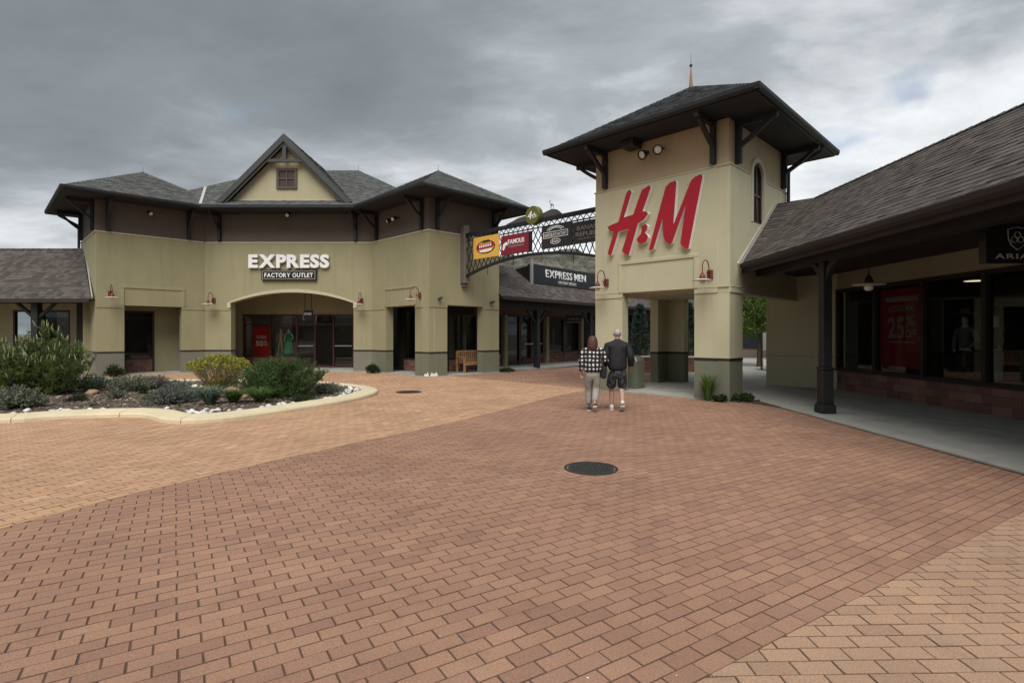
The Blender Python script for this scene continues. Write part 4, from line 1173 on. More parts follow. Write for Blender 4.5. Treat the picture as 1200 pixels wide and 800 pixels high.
# pavilion shop fronts
F2i = Frame(F2.p(0, -1.15)[:2], W45); F3i = Frame(F3.p(0, -1.45)[:2], U45)
storefront(store, F2i, [0.55, 1.45, 2.38], 0.50, 2.55, 0, M['frame_dark'], 0.0)
storefront(store, F3i, [1.2, 2.0, 2.75, 3.5], 0.50, 2.35, 0, M['frame_dark'], 0.0)
mb = MB(); mb.fbox(F2i, 0.1, 0.51, -0.12, 0, 0, 2.6); mb.fbox(F2i, 0.1, 2.4, -0.12, 0, 2.55, 2.64); mb.fbox(F3i, 1.15, 3.4, -0.12, 0, 2.35, 2.64); mb.build('lobby_wall', M['soffit_brown'], store)
mb = MB(); mb.prism([(*off(C2, (0, 1), 0.4), 2.62), (*off(P4, (-1, 1), 0.2), 2.62), (-2.9, 23.9, 2.62), (CX1 + 0.35, CY + 0.3, 2.62)], (0, 0, 0.03)); mb.build('lobby_ceiling', M['soffit_brown'], store)
mb = MB(); mb.prism([(*F2i.p(0.6, -1.6)[:2], 0), (*F2i.p(2.4, -1.6)[:2], 0), (*F3i.p(3.4, -1.6)[:2], 0), (*F3i.p(3.4, -1.7)[:2], 0), (*F2i.p(2.2, -1.7)[:2], 0), (*F2i.p(0.6, -1.7)[:2], 0)], (0, 0, 2.7)); mb.build('interior_wall', M['interior'], store)
mb = MB(); mb.fbox(F3i, 1.5, 2.7, -0.5, -0.45, 0.5, 2.3); mb.build('window_blind', M['blind'], store)
# left lobby
F1i = Frame(F1.p(0, -1.3)[:2], U45)
storefront(store, F1i, [0.3, 1.05, 2.02], 0.52, 2.45, 0, M['frame_dark'], 0.0)
mb = MB(); mb.fbox(F1i, 2.05, 3.6, -0.12, 0, 0, 3.0); mb.fbox(F1i, -0.2, 2.05, -0.12, 0, 2.45, 3.0); mb.fbox(F1i, -0.2, 0.27, -0.12, 0, 0, 2.45); mb.build('lobby_wall', OL, store)
mb = MB(); mb.prism([(*F1i.p(-0.3, -0.9)[:2], 0), (*F1i.p(2.6, -0.9)[:2], 0), (*F1i.p(2.6, -1.0)[:2], 0), (*F1i.p(-0.3, -1.0)[:2], 0)], (0, 0, 3)); mb.build('interior_wall', M['interior'], store)
mb = MB(); mb.prism([(*F1.p(0.1, -OT)[:2], 2.62), (*F1.p(3.5, -OT)[:2], 2.62), (*F1.p(3.5, -2.3)[:2], 2.62), (*F1.p(0.1, -2.3)[:2], 2.62)], (0, 0, 0.03)); mb.build('lobby_ceiling', M['soffit_brown'], store)

# ------------------------------------------------------------------ low arcade at the far left
la = empty('side_arcade', 'low shingled arcade with dark windows at the far left', 'building')
LY0, LZ0, LY1, LZ1 = 19.30, 2.80, 21.55, 4.95
Lx = -25.5
xa = C1[0] - (LY0 - C1[1]) * 1.0 - 0.18; xb = C1[0] - (LY1 - C1[1])
lf = [(Lx, LY0, LZ0), (xa, LY0, LZ0), (xb - 0.0, LY1, LZ1), (Lx, LY1, LZ1)]
rf = deck(la, [lf, [(Lx, LY1, LZ1), (xb, LY1, LZ1), (xb, LY1 + 2.2, LZ0), (Lx, LY1 + 2.2, LZ0)]], M['shingle_brown'])
shingles(rf, lf, M['shingle_brown'], seed=91); cap_line(rf, lf[3], lf[2], M['shingle_brown'])
mb = MB(); mb.box(Lx, xa, LY0 - 0.09, LY0 + 0.03, LZ0 - 0.13, LZ0 + 0.01); mb.build('gutter', M['soffit_brown'], la)
mb = MB(); mb.box(Lx, xa, LY0 + 0.03, LY1 + 0.2, LZ0 - 0.03, LZ0 + 0.0); mb.build('ceiling', M['soffit_brown'], la)
mb = MB(); mb.bar((xa + 0.06, LY0 - 0.02, LZ0 + 0.03), (xb + 0.06, LY1, LZ1 + 0.03), 0.03, 0.10); mb.build('flashing', M['metal_flash'], la)
F_la = Frame((Lx, 21.6), (1, 0))
a0, a1 = -20.05 - Lx, -17.75 - Lx
mb = MB(); mb.fbox(F_la, 0, a0, -0.2, 0, 0, 2.76); mb.fbox(F_la, a1, -16.9 - Lx, -0.2, 0, 0, 2.76); mb.fbox(F_la, a0, a1, -0.2, 0, 2.5, 2.76); mb.fbox(F_la, a0, a1, -0.2, 0, 0, 0.42); mb.build('wall', OL, la)
storefront(la, Frame((Lx, 21.6), (1, 0)), [a0 + 0.04, (a0 + a1) / 2, a1 - 0.04], 0.44, 2.5, 0, M['frame_dark'], -0.03)
mb = MB(); mb.fbox(F_la, a0 - .4, a1 + .4, -2.0, -1.9, 0.0, 2.8); mb.build('interior_wall', M['interior'], la)
mb = MB(); mb.fbox(F_la, a0 + 1.3, a1 - .1, -0.6, -0.55, 0.4, 2.5); mb.build('window_blind', M['blind'], la)
t = empty('timber_post', 'dark timber post with knee braces under the far left arcade', 'post')
px_ = -17.35
mb = MB(); mb.box(px_ - .12, px_ + .12, 19.5, 19.74, WZ - 0.002, 2.77); mb.build('shaft', M['timber_dark'], t, bevel=0.01)
for sg in (-1, 1):
    mb = MB(); mb.bar((px_ + sg * 0.1, 19.62, 2.15), (px_ + sg * 0.75, 19.62, 2.72), 0.1, 0.09); mb.build('brace', M['timber_dark'], t)

# ------------------------------------------------------------------ the arcade down the side street
sa = empty('street_arcade', 'long shingled shop arcade running down the side street behind the bridge sign', 'building')
SL = 26.0
sz0, sz1 = 3.06, 4.72
e0, e1 = F4.p(0.0, 0.16, sz0), F4.p(SL, 0.16, sz0)
r0, r1 = F4.p(-0.9, -2.2, sz1), F4.p(SL, -2.2, sz1)
sf_ = [e0, e1, r1, r0]
rf = deck(sa, [sf_, [r0, r1, F4.p(SL, -4.4, sz0), F4.p(-0.9, -4.4, sz0)]], M['shingle_brown'])
shingles(rf, sf_, M['shingle_brown'], seed=95); cap_line(rf, r0, r1, M['shingle_brown'])
mb = MB(); mb.fbox(F4, 0.0, SL, 0.15, 0.26, sz0 - 0.13, sz0 + 0.01); mb.build('gutter', M['soffit_brown'], sa)
mb = MB(); mb.fbox(F4, 0.0, SL, -2.6, 0.149, sz0 - 0.03, sz0 - 0.005); mb.build('ceiling', M['soffit_brown'], sa)
mb = MB(); mb.fbox(F4, 0.02, SL, -0.55, -0.38, 2.62, sz0 - 0.031); mb.build('beam', M['timber_dark'], sa)
F4i = Frame(F4.p(0, -2.4)[:2], S_DIR)
WALLB = plain('wall_street', (0.15, 0.11, 0.085), 0.9, 0.08, 1.2, 0.3, 90)
mb = MB(); mb.fbox(F4i, -1.0, SL, -0.15, 0, 2.45, 3.03)
for a, b in ((2.85, 3.25), (4.2, 4.3), (6.15, 6.6), (9.5, 9.9), (12.0, 12.4), (15.0, 15.4), (18.0, 18.5)): mb.fbox(F4i, a, b, -0.15, 0.03, 0, 2.45)
mb.build('wall', WALLB, sa)
mb = MB()
for a in (2.98, 6.3, 9.62, 12.15, 15.15, 18.2): mb.fbox(F4i, a, a + 0.22, 0.031, 0.14, 0.03, 2.44)
mb.build('pilaster', OL, sa)
storefront(sa, F4i, [-0.6, 0.7, 2.0, 2.85], 0.55, 2.45, 0, M['frame_dark'])
storefront(sa, F4i, [3.25, 4.2], 0.5, 2.45, 2.05, M['frame_dark'], doors=(0,))
storefront(sa, F4i, [4.3, 5.15, 6.15], 0.5, 2.45, 0, M['frame_red'], doors=(0,))
storefront(sa, F4i, [6.6, 8.0, 9.5], 0.55, 2.45, 0, M['frame_dark'])
storefront(sa, F4i, [9.9, 12.0], 0.55, 2.45, 0, M['frame_dark']); storefront(sa, F4i, [12.4, 15.0], 0.55, 2.45, 0, M['frame_dark']); storefront(sa, F4i, [15.4, 18.0], 0.55, 2.45, 0, M['frame_dark'])
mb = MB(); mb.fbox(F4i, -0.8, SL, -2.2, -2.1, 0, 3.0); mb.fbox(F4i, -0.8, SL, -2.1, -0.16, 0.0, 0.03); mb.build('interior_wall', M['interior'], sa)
mb = MB(); mb.fbox(F4i, 4.4, 6.05, 0.03, 0.05, 0.12, 0.34); mb.build('kick_board', M['frame_red'], sa)
mb = MB(); mb.fbox(F4i, 4.55, 6.0, 0.04, 0.08, 1.02, 1.07); mb.build('door_rail', M['steel'], sa)
for k, s in enumerate((3.1, 7.6, 12.1)):
    t = empty('timber_post', ['dark timber post of the street arcade nearest the store corner', 'dark timber post of the street arcade seen beside the plaid shirt', 'dark timber post of the street arcade furthest down the street'][k], 'post')
    mb = MB(); mb.fbox(F4, s - .11, s + .11, -0.575, -0.355, WZ, 2.619); mb.build('shaft', M['timber_dark'], t)
    for sg in (-1, 1):
        mb = MB(); mb.bar(F4.p(s + sg * 0.1, -0.465, 2.0), F4.p(s + sg * 0.68, -0.465, 2.60), 0.09, 0.09); mb.build('brace', M['timber_dark'], t)

# ------------------------------------------------------------------ shops across the plaza, behind the camera (seen in the shop windows)
ops = empty('opposite_shops', 'long olive shop building across the plaza behind the viewer', 'building')
F_op = Frame((60, -70), (-1, 0))
mb = MB(); mb.fbox(F_op, 0, 210, -8, 0, 0, 3.4); mb.build('wall', OL, ops)
mb = MB(); mb.prism([F_op.p(0, 1.2, 3.2), F_op.p(0, -3.5, 5.2), F_op.p(0, -8.5, 3.2)], (-210, 0, 0)); mb.build('roof', M['shingle_brown_single'], ops)
for k in range(26):
    mb = MB(); mb.fbox(F_op, 2 + k * 8, 7.4 + k * 8, 0.002, 0.05, 0.5, 2.8); mb.build('window', M['sign_navy'], ops)
# lit lamps inside the shops
def shop_lamp(x, y, z, r, label, mat='lamp_lit'):
    t = empty('ceiling_lamp', label, 'lamp', group='lit lamps inside the shops')
    mb = MB(); mb.lathe((x, y, z), [(r, 0.0), (r, 0.03), (r * 0.7, 0.06)], 16); mb.build('rim', M['lamp_white'], t)
    mb = MB(); mb.lathe((x, y, z), [(r * 0.9, -0.004), (r * 0.5, -0.012)], 16); mb.build('diffuser', M[mat], t)
    mb = MB(); mb.tube([(x, y, z + 0.06), (x, y, z + 0.26)], 0.01, 6); mb.build('stem', M['black_metal'], t)
shop_lamp(SX + 1.3, 11.9, 2.72, 0.22, 'lit lamp in the right shop left of the hat display')
shop_lamp(SX + 1.3, 10.3, 2.72, 0.22, 'lit lamp in the right shop above the hat display')
shop_lamp(-11.3, 25.2, 2.48, 0.24, 'lit lamp in the store behind the red poster', 'lamp_bright')
shop_lamp(-8.5, 25.4, 2.48, 0.24, 'lit lamp in the store above the open door', 'lamp_bright')
q = F3i.p(2.3, -0.8); shop_lamp(q[0], q[1], 2.34, 0.15, 'lit lamp in the pavilion window behind the bench')
# ================================================================== THINGS
def poly_sign(F, pts, n0, n1):
    mb = MB(); mb.fprism(F, pts, n0, n1); return mb

# ------------------------------------------------------------------ red script letters on the tower
def trace(pts): return [F_front.hit(680 + x / 6.667, 180 + y / 6.667, 0.1) for x, y in pts]
H_ = [(380, 292), (398, 287), (407, 303), (347, 500), (420, 478), (487, 287), (545, 250), (557, 260), (548, 292), (492, 452), (525, 455), (535, 470), (500, 520), (457, 546), (383, 797), (347, 780), (333, 760), (385, 590), (305, 610), (250, 790), (230, 796), (222, 775), (270, 612), (235, 600), (218, 575), (245, 560), (305, 535), (363, 322)]
A_ = [(495, 560), (518, 552), (532, 566), (528, 592), (510, 618), (528, 634), (536, 655), (520, 690), (490, 706), (462, 700), (448, 680), (456, 655), (480, 630), (487, 602), (482, 576)]
M_ = [(543, 746), (553, 758), (577, 745), (650, 505), (655, 650), (668, 680), (705, 712), (722, 700), (832, 392), (788, 702), (800, 722), (838, 747), (852, 740), (962, 176), (947, 163), (902, 184), (870, 215), (733, 560), (757, 226), (748, 212), (702, 232), (673, 264)]
hm = empty('wall_sign', 'large red slanted letters with white edges on the tower front', 'sign')
for pts in (H_, A_, M_):
    q = trace(pts)
    mb = MB(); mb.fprism(F_front, q, 0.014, 0.135); body = mb.build('letter', M['sign_white'], hm)
    mb = MB(); mb.fprism(F_front, q, 0.1352, 0.142); mb.build('letter_face', M['sign_red'], body)

# ------------------------------------------------------------------ white letters on the store
es = empty('wall_sign', 'white block letters EXPRESS over a black FACTORY OUTLET plate above the arch', 'sign')
s0, zb = FC.hit(291.5, 313.0, 0.1); s1, zt = FC.hit(386, 298.2, 0.1)
for ch, m in letters('EXPRESS', FC, s0, s1, zb, zt - zb, 0.03, 0.11, bold=0.045, gap=0.035):
    obj('letter', m, M['sign_white'], es)
s0, zb = FC.hit(306.5, 328.3, 0.1); s1, zt = FC.hit(371, 316.3, 0.1)
mb = MB(); mb.fbox(FC, s0, s1, 0.012, 0.13, zb, zt); pl_ = mb.build('plate', M['sign_black'], es, bevel=0.008)
mb = MB(); b_ = 0.03
for a in ((s0 + .04, s1 - .04, zb + .04, zb + .04 + .025), (s0 + .04, s1 - .04, zt - .065, zt - .04), (s0 + .04, s0 + .065, zb + .065, zt - .065), (s1 - .065, s1 - .04, zb + .065, zt - .065)):
    mb.fbox(FC, a[0], a[1], 0.131, 0.138, a[2], a[3])
mb.build('rim', M['sign_grey'], pl_)
lettering('FACTORY OUTLET', FC, s0 + 0.13, s1 - 0.13, zb + 0.12, zt - zb - 0.24, 0.131, 0.012, M['sign_white'], es, bold=0.02, gap=0.09, space=0.3)

# ------------------------------------------------------------------ roof sign of the street arcade
rs = empty('roof_sign', 'long dark roof sign box with white EXPRESS MEN letters', 'sign')
F_rs = Frame(F4.p(0, -0.95)[:2], S_DIR)
sa_, sb_ = 3.42, 9.4
mb = MB(); mb.fbox(F_rs, sa_, sb_, -0.30, 0.0, 3.90, 4.78); mb.build('box', M['sign_navy'], rs)
mb = MB(); mb.prism([F_rs.p(sa_ - 0.02, -0.02, 4.74), F_rs.p(sa_ - 0.02, -0.02, 3.9), F_rs.p(sa_ - 0.02, -1.5, 4.5)], (-0.04 * S_DIR[0], -0.04 * S_DIR[1], 0)); mb.build('end_panel', M['sign_black'], rs)
mb = MB(); mb.tube([F_rs.p(sa_ - 0.12, 0.03, 3.80), F_rs.p(sa_ - 0.12, 0.03, 4.98)], 0.085, 10); mb.build('flue_pipe', M['steel'], rs)
for ch, m in letters('EXPRESS MEN', F_rs, 4.42, 7.95, 4.25, 0.37, 0.002, 0.03, bold=0.012, gap=0.10, space=0.26):
    obj('letter', m, M['sign_white'], rs)
mb = MB()
for a in ((5.45, 7.1, 3.97, 3.985), (5.45, 7.1, 4.16, 4.175), (5.45, 5.465, 3.985, 4.16), (7.085, 7.1, 3.985, 4.16)): mb.fbox(F_rs, a[0], a[1], 0.001, 0.006, a[2], a[3])
mb.build('rim', M['sign_grey'], rs)
lettering('FACTORY OUTLET', F_rs, 5.52, 7.03, 4.02, 0.10, 0.001, 0.01, M['sign_white'], rs, gap=0.09)

# ------------------------------------------------------------------ bridge sign between store and tower
br = empty('bridge_sign', 'black lattice truss spanning the side street between store and tower', 'bridge')
BP = F3.p(1.55, 0.10)[:2]
F_br = Frame(BP, W45)
BL = 6.62
ZT = 5.22
def bz(s): return 4.16 - 0.50 * ((s - 3.35) / 3.35) ** 2
BM = M['black_metal']
mb = MB(); mb.fbox(F_br, 0, BL, -0.06, 0.06, ZT - 0.06, ZT + 0.06); mb.build('top_chord', BM, br)
mb = MB(); N = 24
for k in range(N):
    a, b = BL * k / N, BL * (k + 1) / N
    mb.bar(F_br.p(a, 0, bz(a)), F_br.p(b + 0.004, 0, bz(b)), 0.10, 0.09)
mb.build('bottom_chord', BM, br)
mb = MB()
for a in (0.03, BL - 0.03): mb.fbox(F_br, a - 0.03, a + 0.03, -0.05, 0.05, bz(a) + 0.04, ZT - 0.061)
mb.fbox(F_br, 0.06, BL - 0.06, -0.02, 0.02, ZT - 0.24, ZT - 0.205)
step = 0.23; k = 0
s = 0.06
while s < BL - 0.1:
    a, b = s, min(s + step, BL - 0.06)
    for w0, w1, nn in ((a, b, 0.012), (b, a, -0.012)):
        za0, zb0 = bz(w0) + 0.04, bz(w1) + 0.04
        mid = 0.5
        H0, H1 = ZT - 0.24, ZT - 0.24
        # two crossing bars per panel, full height, as slender lozenges
        zm = (za0 + H0) / 2
        mb.bar(F_br.p(w0, nn, za0), F_br.p(w1, nn, zm), 0.022, 0.022)
        mb.bar(F_br.p(w1, nn, zm), F_br.p(w0, nn, H0), 0.022, 0.022)
    # short zigzag under the top chord
    mb.bar(F_br.p(a, 0, ZT - 0.205), F_br.p((a + b) / 2, 0, ZT - 0.06), 0.02, 0.02); mb.bar(F_br.p((a + b) / 2, 0, ZT - 0.06), F_br.p(b, 0, ZT - 0.205), 0.02, 0.02)
    s += step
tag(mb.build('lattice', BM, br, fix=False), kind='stuff')
mb = MB(); mb.fbox(F3, 1.43, 1.69, 0.012, 0.26, 3.42, 5.60); mb.build('mount_post', plain('mount_brown', (0.15, 0.125, 0.098), 0.8, 0.1, 3, 0.2, 60), br, bevel=0.02)
mb = MB(); mb.fbox(F3, 1.47, 1.65, 0.02, 0.20, 3.28, 3.419); mb.build('mount_foot', M['stucco_brown'], br, bevel=0.03)
for s in (1.3, 2.6, 3.9, 5.2, 6.2):
    mb = MB(); mb.tube([F_br.p(s, 0, bz(s) - 0.04), F_br.p(s, 0, bz(s) - 0.30)], 0.012, 6); mb.build('hanger', BM, br)
# mountain cut-out, round number badge and elk on top of the truss
s_hit = F_br.hit(627, 254.4, 0.05)[0]
mt = [(s_hit - 1.5, ZT + 0.061), (s_hit - 1.35, ZT + 0.12), (s_hit - 1.1, ZT + 0.17), (s_hit - 0.85, ZT + 0.24), (s_hit - 0.55, ZT + 0.26), (s_hit - 0.2, ZT + 0.20), (s_hit + 0.25, ZT + 0.22), (s_hit + 0.48, ZT + 0.27), (s_hit + 0.66, ZT + 0.30), (s_hit + 0.85, ZT + 0.26), (s_hit + 0.98, ZT + 0.17), (s_hit + 1.10, ZT + 0.061)]
mb = MB(); mb.fprism(F_br, mt, -0.05, -0.02); mb.build('mountain_cutout', plain('cutout_grey', (0.075, 0.07, 0.066), 0.6, 0.1, 4, 0.05, 40), br)
bc = F_br.p(s_hit, -0.02, ZT + 0.17)
bd = empty('street_badge', 'round olive badge reading 4th on top of the bridge sign', 'sign')
mb = MB(); mb.lathe(bc, [(0.29, 0.0), (0.305, 0.02), (0.305, 0.20), (0.29, 0.22)], 32, axis=(F_br.n[0], F_br.n[1], 0)); mb.build('disc', M['sign_olive'], bd)
lettering('4', F_br, s_hit - 0.20, s_hit - 0.02, ZT + 0.04, 0.28, 0.2005, 0.012, M['sign_white'], bd, bold=0.0, shear=0.15)
lettering('th', F_br, s_hit + 0.01, s_hit + 0.19, ZT + 0.07, 0.17, 0.2005, 0.012, M['sign_white'], bd, bold=0.0)
# elk silhouette with depth, made from a skinned skeleton further below
ELK_AT = (s_hit + 0.66, ZT + 0.295)

def panel(px0, px1, z0, z1, label, face):
    """a flat sign board hung in the truss"""
    t = empty('sign_board', label, 'sign', group='shop boards on the bridge sign')
    mb = MB(); mb.fbox(F_br, px0, px1, 0.055, 0.115, z0, z1); mb.build('board', face, t, bevel=0.006)
    return t
def sbr(px): return F_br.hit(px, 280, 0.12)[0]
def zbr(px, py): return F_br.hit(px, py, 0.12)[1]
# yellow board
p0, p1 = sbr(554.6), sbr(584); zc = (zbr(569, 276.5) + zbr(569, 302)) / 2; hh = (zbr(569, 276.5) - zbr(569, 302)) / 2
t = panel(p0, p1, zc - hh, zc + hh, 'yellow shop board with a red oval emblem on the bridge sign', M['sign_yellow'])
cx_, r1_, r2_ = (p0 + p1) / 2, (p1 - p0) * 0.37, hh * 0.62
def oval(cx, cz, a, b, n=28): return [(cx + a * math.cos(2 * math.pi * k / n), cz + b * math.sin(2 * math.pi * k / n)) for k in range(n)]
mb = MB(); mb.fprism(F_br, oval(cx_, zc, r1_, r2_), 0.1155, 0.120); mb.build('emblem', M['sign_charcoal'], t)
mb = MB(); mb.fprism(F_br, oval(cx_, zc, r1_ * 0.88, r2_ * 0.85), 0.1205, 0.123); mb.build('emblem', M['sign_yellow'], t)
mb = MB(); mb.fprism(F_br, [(cx_ - r1_ * 1.0, zc - 0.02), (cx_ - r1_ * .75, zc + hh * .26), (cx_ + r1_ * .75, zc + hh * .34), (cx_ + r1_ * 1.02, zc + 0.07), (cx_ + r1_ * .7, zc - hh * .12), (cx_ - r1_ * .7, zc - hh * .2)], 0.1235, 0.127); mb.build('ribbon', M['sign_red'], t)
mb = MB(); mb.fprism(F_br, [(cx_ - r1_ * .62, zc - hh * .26), (cx_ + r1_ * .66, zc - hh * .18), (cx_ + r1_ * .62, zc - hh * .40), (cx_ - r1_ * .6, zc - hh * .46)], 0.1237, 0.1265); mb.build('ribbon', M['sign_white'], t)
mb = MB(); mb.fprism(F_br, [(cx_ - r1_ * .4, zc + hh * .36), (cx_ - r1_ * .1, zc + hh * .62), (cx_ + r1_ * .1, zc + hh * .55), (cx_ + r1_ * .3, zc + hh * .68), (cx_ + r1_ * .5, zc + hh * .42)], 0.1238, 0.1268); mb.build('crest', M['sign_charcoal'], t)
for k in range(7):
    mb = MB(); a = cx_ - r1_ * .66 + k * r1_ * 0.195; mb.fbox(F_br, a, a + r1_ * 0.11, 0.1272, 0.129, zc - hh * .04 + k * 0.004, zc + hh * .20 + k * 0.004); mb.build('lettering', M['sign_white'], t)
# red board
p0, p1 = sbr(587), sbr(619); zt, zb = zbr(603, 274), zbr(603, 297)
t = panel(p0, p1, zb, zt, 'dark red shop board lettered FAMOUS footwear', M['sign_crimson'])
w = p1 - p0; h = zt - zb
mb = MB(); mb.fbox(F_br, p1 + 0.002, p1 + 0.12, 0.05, 0.10, zb - 0.02, zt); mb.build('edge', M['sign_black'], t)
lettering('FAMOUS', F_br, p0 + w * .27, p0 + w * .86, zb + h * .52, h * .24, 0.1155, 0.008, M['sign_white'], t, bold=0.015, gap=0.05)
lettering('footwear', F_br, p0 + w * .29, p0 + w * .86, zb + h * .34, h * .15, 0.1155, 0.008, M['sign_grey'], t, bold=0.0, gap=0.05)
mb = MB(); mb.fprism(F_br, [(p0 + w * .06, zb + h * .30), (p0 + w * .09, zb + h * .56), (p0 + w * .20, zb + h * .66), (p0 + w * .26, zb + h * .60), (p0 + w * .24, zb + h * .46), (p0 + w * .18, zb + h * .50), (p0 + w * .15, zb + h * .34), (p0 + w * .10, zb + h * .22)], 0.1155, 0.122); mb.build('swirl', M['sign_white'], t)
# chocolate board
p0, p1 = sbr(634.5), sbr(670); zt, zb = zbr(652, 263.5), zbr(652, 289.5)
t = panel(p0, p1, zb, zt, 'brown-black board with white arched CHOCOLATE FACTORY emblem', M['sign_charcoal'])
w = p1 - p0; h = zt - zb; cz = zb + h * .58
mb = MB()
for a in ((p0 + w * .06, p0 + w * .88, cz + h * .13, cz + h * .155), (p0 + w * .06, p0 + w * .88, cz - h * .12, cz - h * .095), (p0 + w * .06, p0 + w * .075, cz - h * .095, cz + h * .13), (p0 + w * .865, p0 + w * .88, cz - h * .095, cz + h * .13)): mb.fbox(F_br, a[0], a[1], 0.1155, 0.12, a[2], a[3])
mb.build('frame_line', M['sign_white'], t)
lettering('CHOCOLATE FACTORY', F_br, p0 + w * .10, p0 + w * .84, cz - h * .05, h * .13, 0.1155, 0.008, M['sign_white'], t, bold=0.0, gap=0.06, space=0.25)
c0 = p0 + w * .47
mb = MB()
for k in range(12):
    a0, a1 = R(28 + k * 10.3), R(28 + (k + 1) * 10.3)
    for rr in (0.30, 0.23):
        mb.bar(F_br.p(c0 + w * rr * math.cos(a0) * 1.05, 0.118, cz + h * .10 + h * rr * math.sin(a0) * 0.95), F_br.p(c0 + w * rr * math.cos(a1) * 1.05, 0.118, cz + h * .10 + h * rr * math.sin(a1) * .95), 0.008, 0.022)
tag(mb.build('arch_line', M['sign_white'], t), kind='stuff')
mb = MB(); ov = oval(c0, cz - h * .30, w * .16, h * .11, 20)
for k in range(20): mb.bar(F_br.p(ov[k][0], 0.118, ov[k][1]), F_br.p(ov[(k + 1) % 20][0], 0.118, ov[(k + 1) % 20][1]), 0.008, 0.018)
tag(mb.build('oval_line', M['sign_white'], t), kind='stuff')
lettering('Cafe', F_br, c0 - w * .11, c0 + w * .11, cz - h * .34, h * .09, 0.1155, 0.008, M['sign_white'], t, gap=0.05)
# grey board running behind the tower edge
p0, p1 = sbr(671.2), BL - 0.05; zt, zb = zbr(684, 258.5), zbr(684, 284.5)
t = panel(p0, p1, zb, zt, 'charcoal board lettered BANANA REPUBLIC beside the tower', M['sign_charcoal'])
w = sbr(709) - p0; h = zt - zb
lettering('BANANA', F_br, p0 + w * .14, p0 + w * .92, zb + h * .60, h * .20, 0.1155, 0.008, M['sign_grey'], t, bold=-0.01, gap=0.08)
lettering('REPUBLIC', F_br, p0 + w * .10, p0 + w * .96, zb + h * .32, h * .20, 0.1155, 0.008, M['sign_grey'], t, bold=-0.01, gap=0.08)
lettering('FACTORY STORE', F_br, p0 + w * .18, p0 + w * .88, zb + h * .17, h * .07, 0.1155, 0.006, M['sign_grey'], t, bold=0, gap=0.1)

# ------------------------------------------------------------------ gooseneck wall lamps
def gooseneck(F, s, z, label, group='gooseneck wall lamps'):
    t = empty('wall_lamp', label, 'lamp', group=group)
    p = F.p
    mb = MB(); mb.fbox(F, s - .065, s + .065, 0.012, 0.07, z - 0.10, z + 0.11); mb.build('mount', M['rust_red'], t, bevel=0.01)
    pts = [p(s, 0.07, z + 0.02), p(s, 0.10, z + 0.10)]
    for k in range(9):
        a = math.pi * k / 8
        pts.append(p(s, 0.27 - 0.17 * math.cos(a), z + 0.13 + 0.19 * math.sin(a)))
    pts += [p(s, 0.44, z + 0.02), p(s, 0.44, z - 0.02)]
    mb = MB(); mb.tube(pts, 0.013, 7); mb.build('arm', M['rust_red'], t, smooth=True)
    c = p(s, 0.44, z - 0.16)
    mb = MB(); mb.lathe(c, [(0.075, 0.035), (0.062, 0.09), (0.045, 0.14), (0.02, 0.17)], 14); mb.build('hood', M['rust_red'], t, smooth=True)
    mb = MB(); mb.lathe(c, [(0.225, -0.004), (0.225, 0.006), (0.10, 0.034), (0.075, 0.036)], 20); mb.build('shade', M['lamp_white'], t)
    mb = MB(); mb.lathe(c, [(0.02, -0.085), (0.055, -0.07), (0.068, -0.035), (0.055, -0.006)], 12); mb.build('bulb', M['bulb_glass'], t, smooth=True)
    mb = MB(); mb.tube([p(s, 0.07, z - 0.03), p(s, 0.16, z - 0.02), p(s, 0.20, z + 0.05)], 0.014, 6); mb.build('bullet_spot', M['black_metal'], t)
    return t
gooseneck(F_front, 0.39, 2.93, 'rust-red gooseneck lamp at the left edge of the tower front')
gooseneck(F_front, 3.31, 2.93, 'rust-red gooseneck lamp at the right of the tower front')
for F, px, py, lab in ((F1, 129, 345, 'rust-red gooseneck lamp left of the left pavilion opening'), (FC, 251, 353, 'rust-red gooseneck lamp left of the entrance arch'), (FC, 424, 353.5, 'rust-red gooseneck lamp right of the entrance arch'), (F2, 493, 347, 'rust-red gooseneck lamp on the right pavilion beside its corner')):
    s, z = F.hit(px, py); gooseneck(F, s, z + 0.02, lab)

# ------------------------------------------------------------------ flood lights
def flood(F, s, z, label, r=0.125, tilt=-0.42, side=0.0):
    t = empty('flood_light', label, 'floodlight', group='flood lights under the eaves')
    base = Vector(F.p(s, 0.0, z + 0.10))
    n = Vector((F.n[0], F.n[1], 0)); d = Vector((F.d[0], F.d[1], 0))
    ax = (n * 0.85 + d * side + Vector((0, 0, tilt))).normalized()
    c = Vector(F.p(s, 0.30, z))
    mb = MB(); mb.tube([tuple(base), tuple(base + n * 0.10), tuple(c - ax * 0.10 + Vector((0, 0, 0.05)))], 0.022, 7); mb.build('arm', M['black_metal'], t)
    mb = MB(); mb.lathe(tuple(c), [(0.04, -0.22), (0.06, -0.17), (r * 0.8, -0.06), (r, 0.0), (r, 0.03), (r * 0.88, 0.032), (r * 0.86, 0.006)], 18, axis=tuple(ax)); mb.build('housing', M['black_metal'], t, smooth=False)
    mb = MB(); mb.lathe(tuple(c), [(r * 0.86, 0.008), (r * 0.6, 0.02), (r * 0.2, 0.027)], 18, axis=tuple(ax)); mb.build('lens', M['flood_glass'], t, smooth=True)
s, z = F_front.hit(752.5, 181.5, 0.3); flood(F_front, s, z, 'left round flood light of the pair on the tower', side=-0.25)
s, z = F_front.hit(771, 175.5, 0.3); flood(F_front, s, z, 'right round flood light of the pair on the tower', side=0.15)
s, z = F2.hit(455, 259.5, 0.25); flood(F2, s, z, 'left flood light of the pair on the right pavilion', r=0.10, side=-0.2)
s, z = F2.hit(461.5, 257, 0.25); flood(F2, s, z, 'right flood light of the pair on the right pavilion', r=0.10, side=0.2)
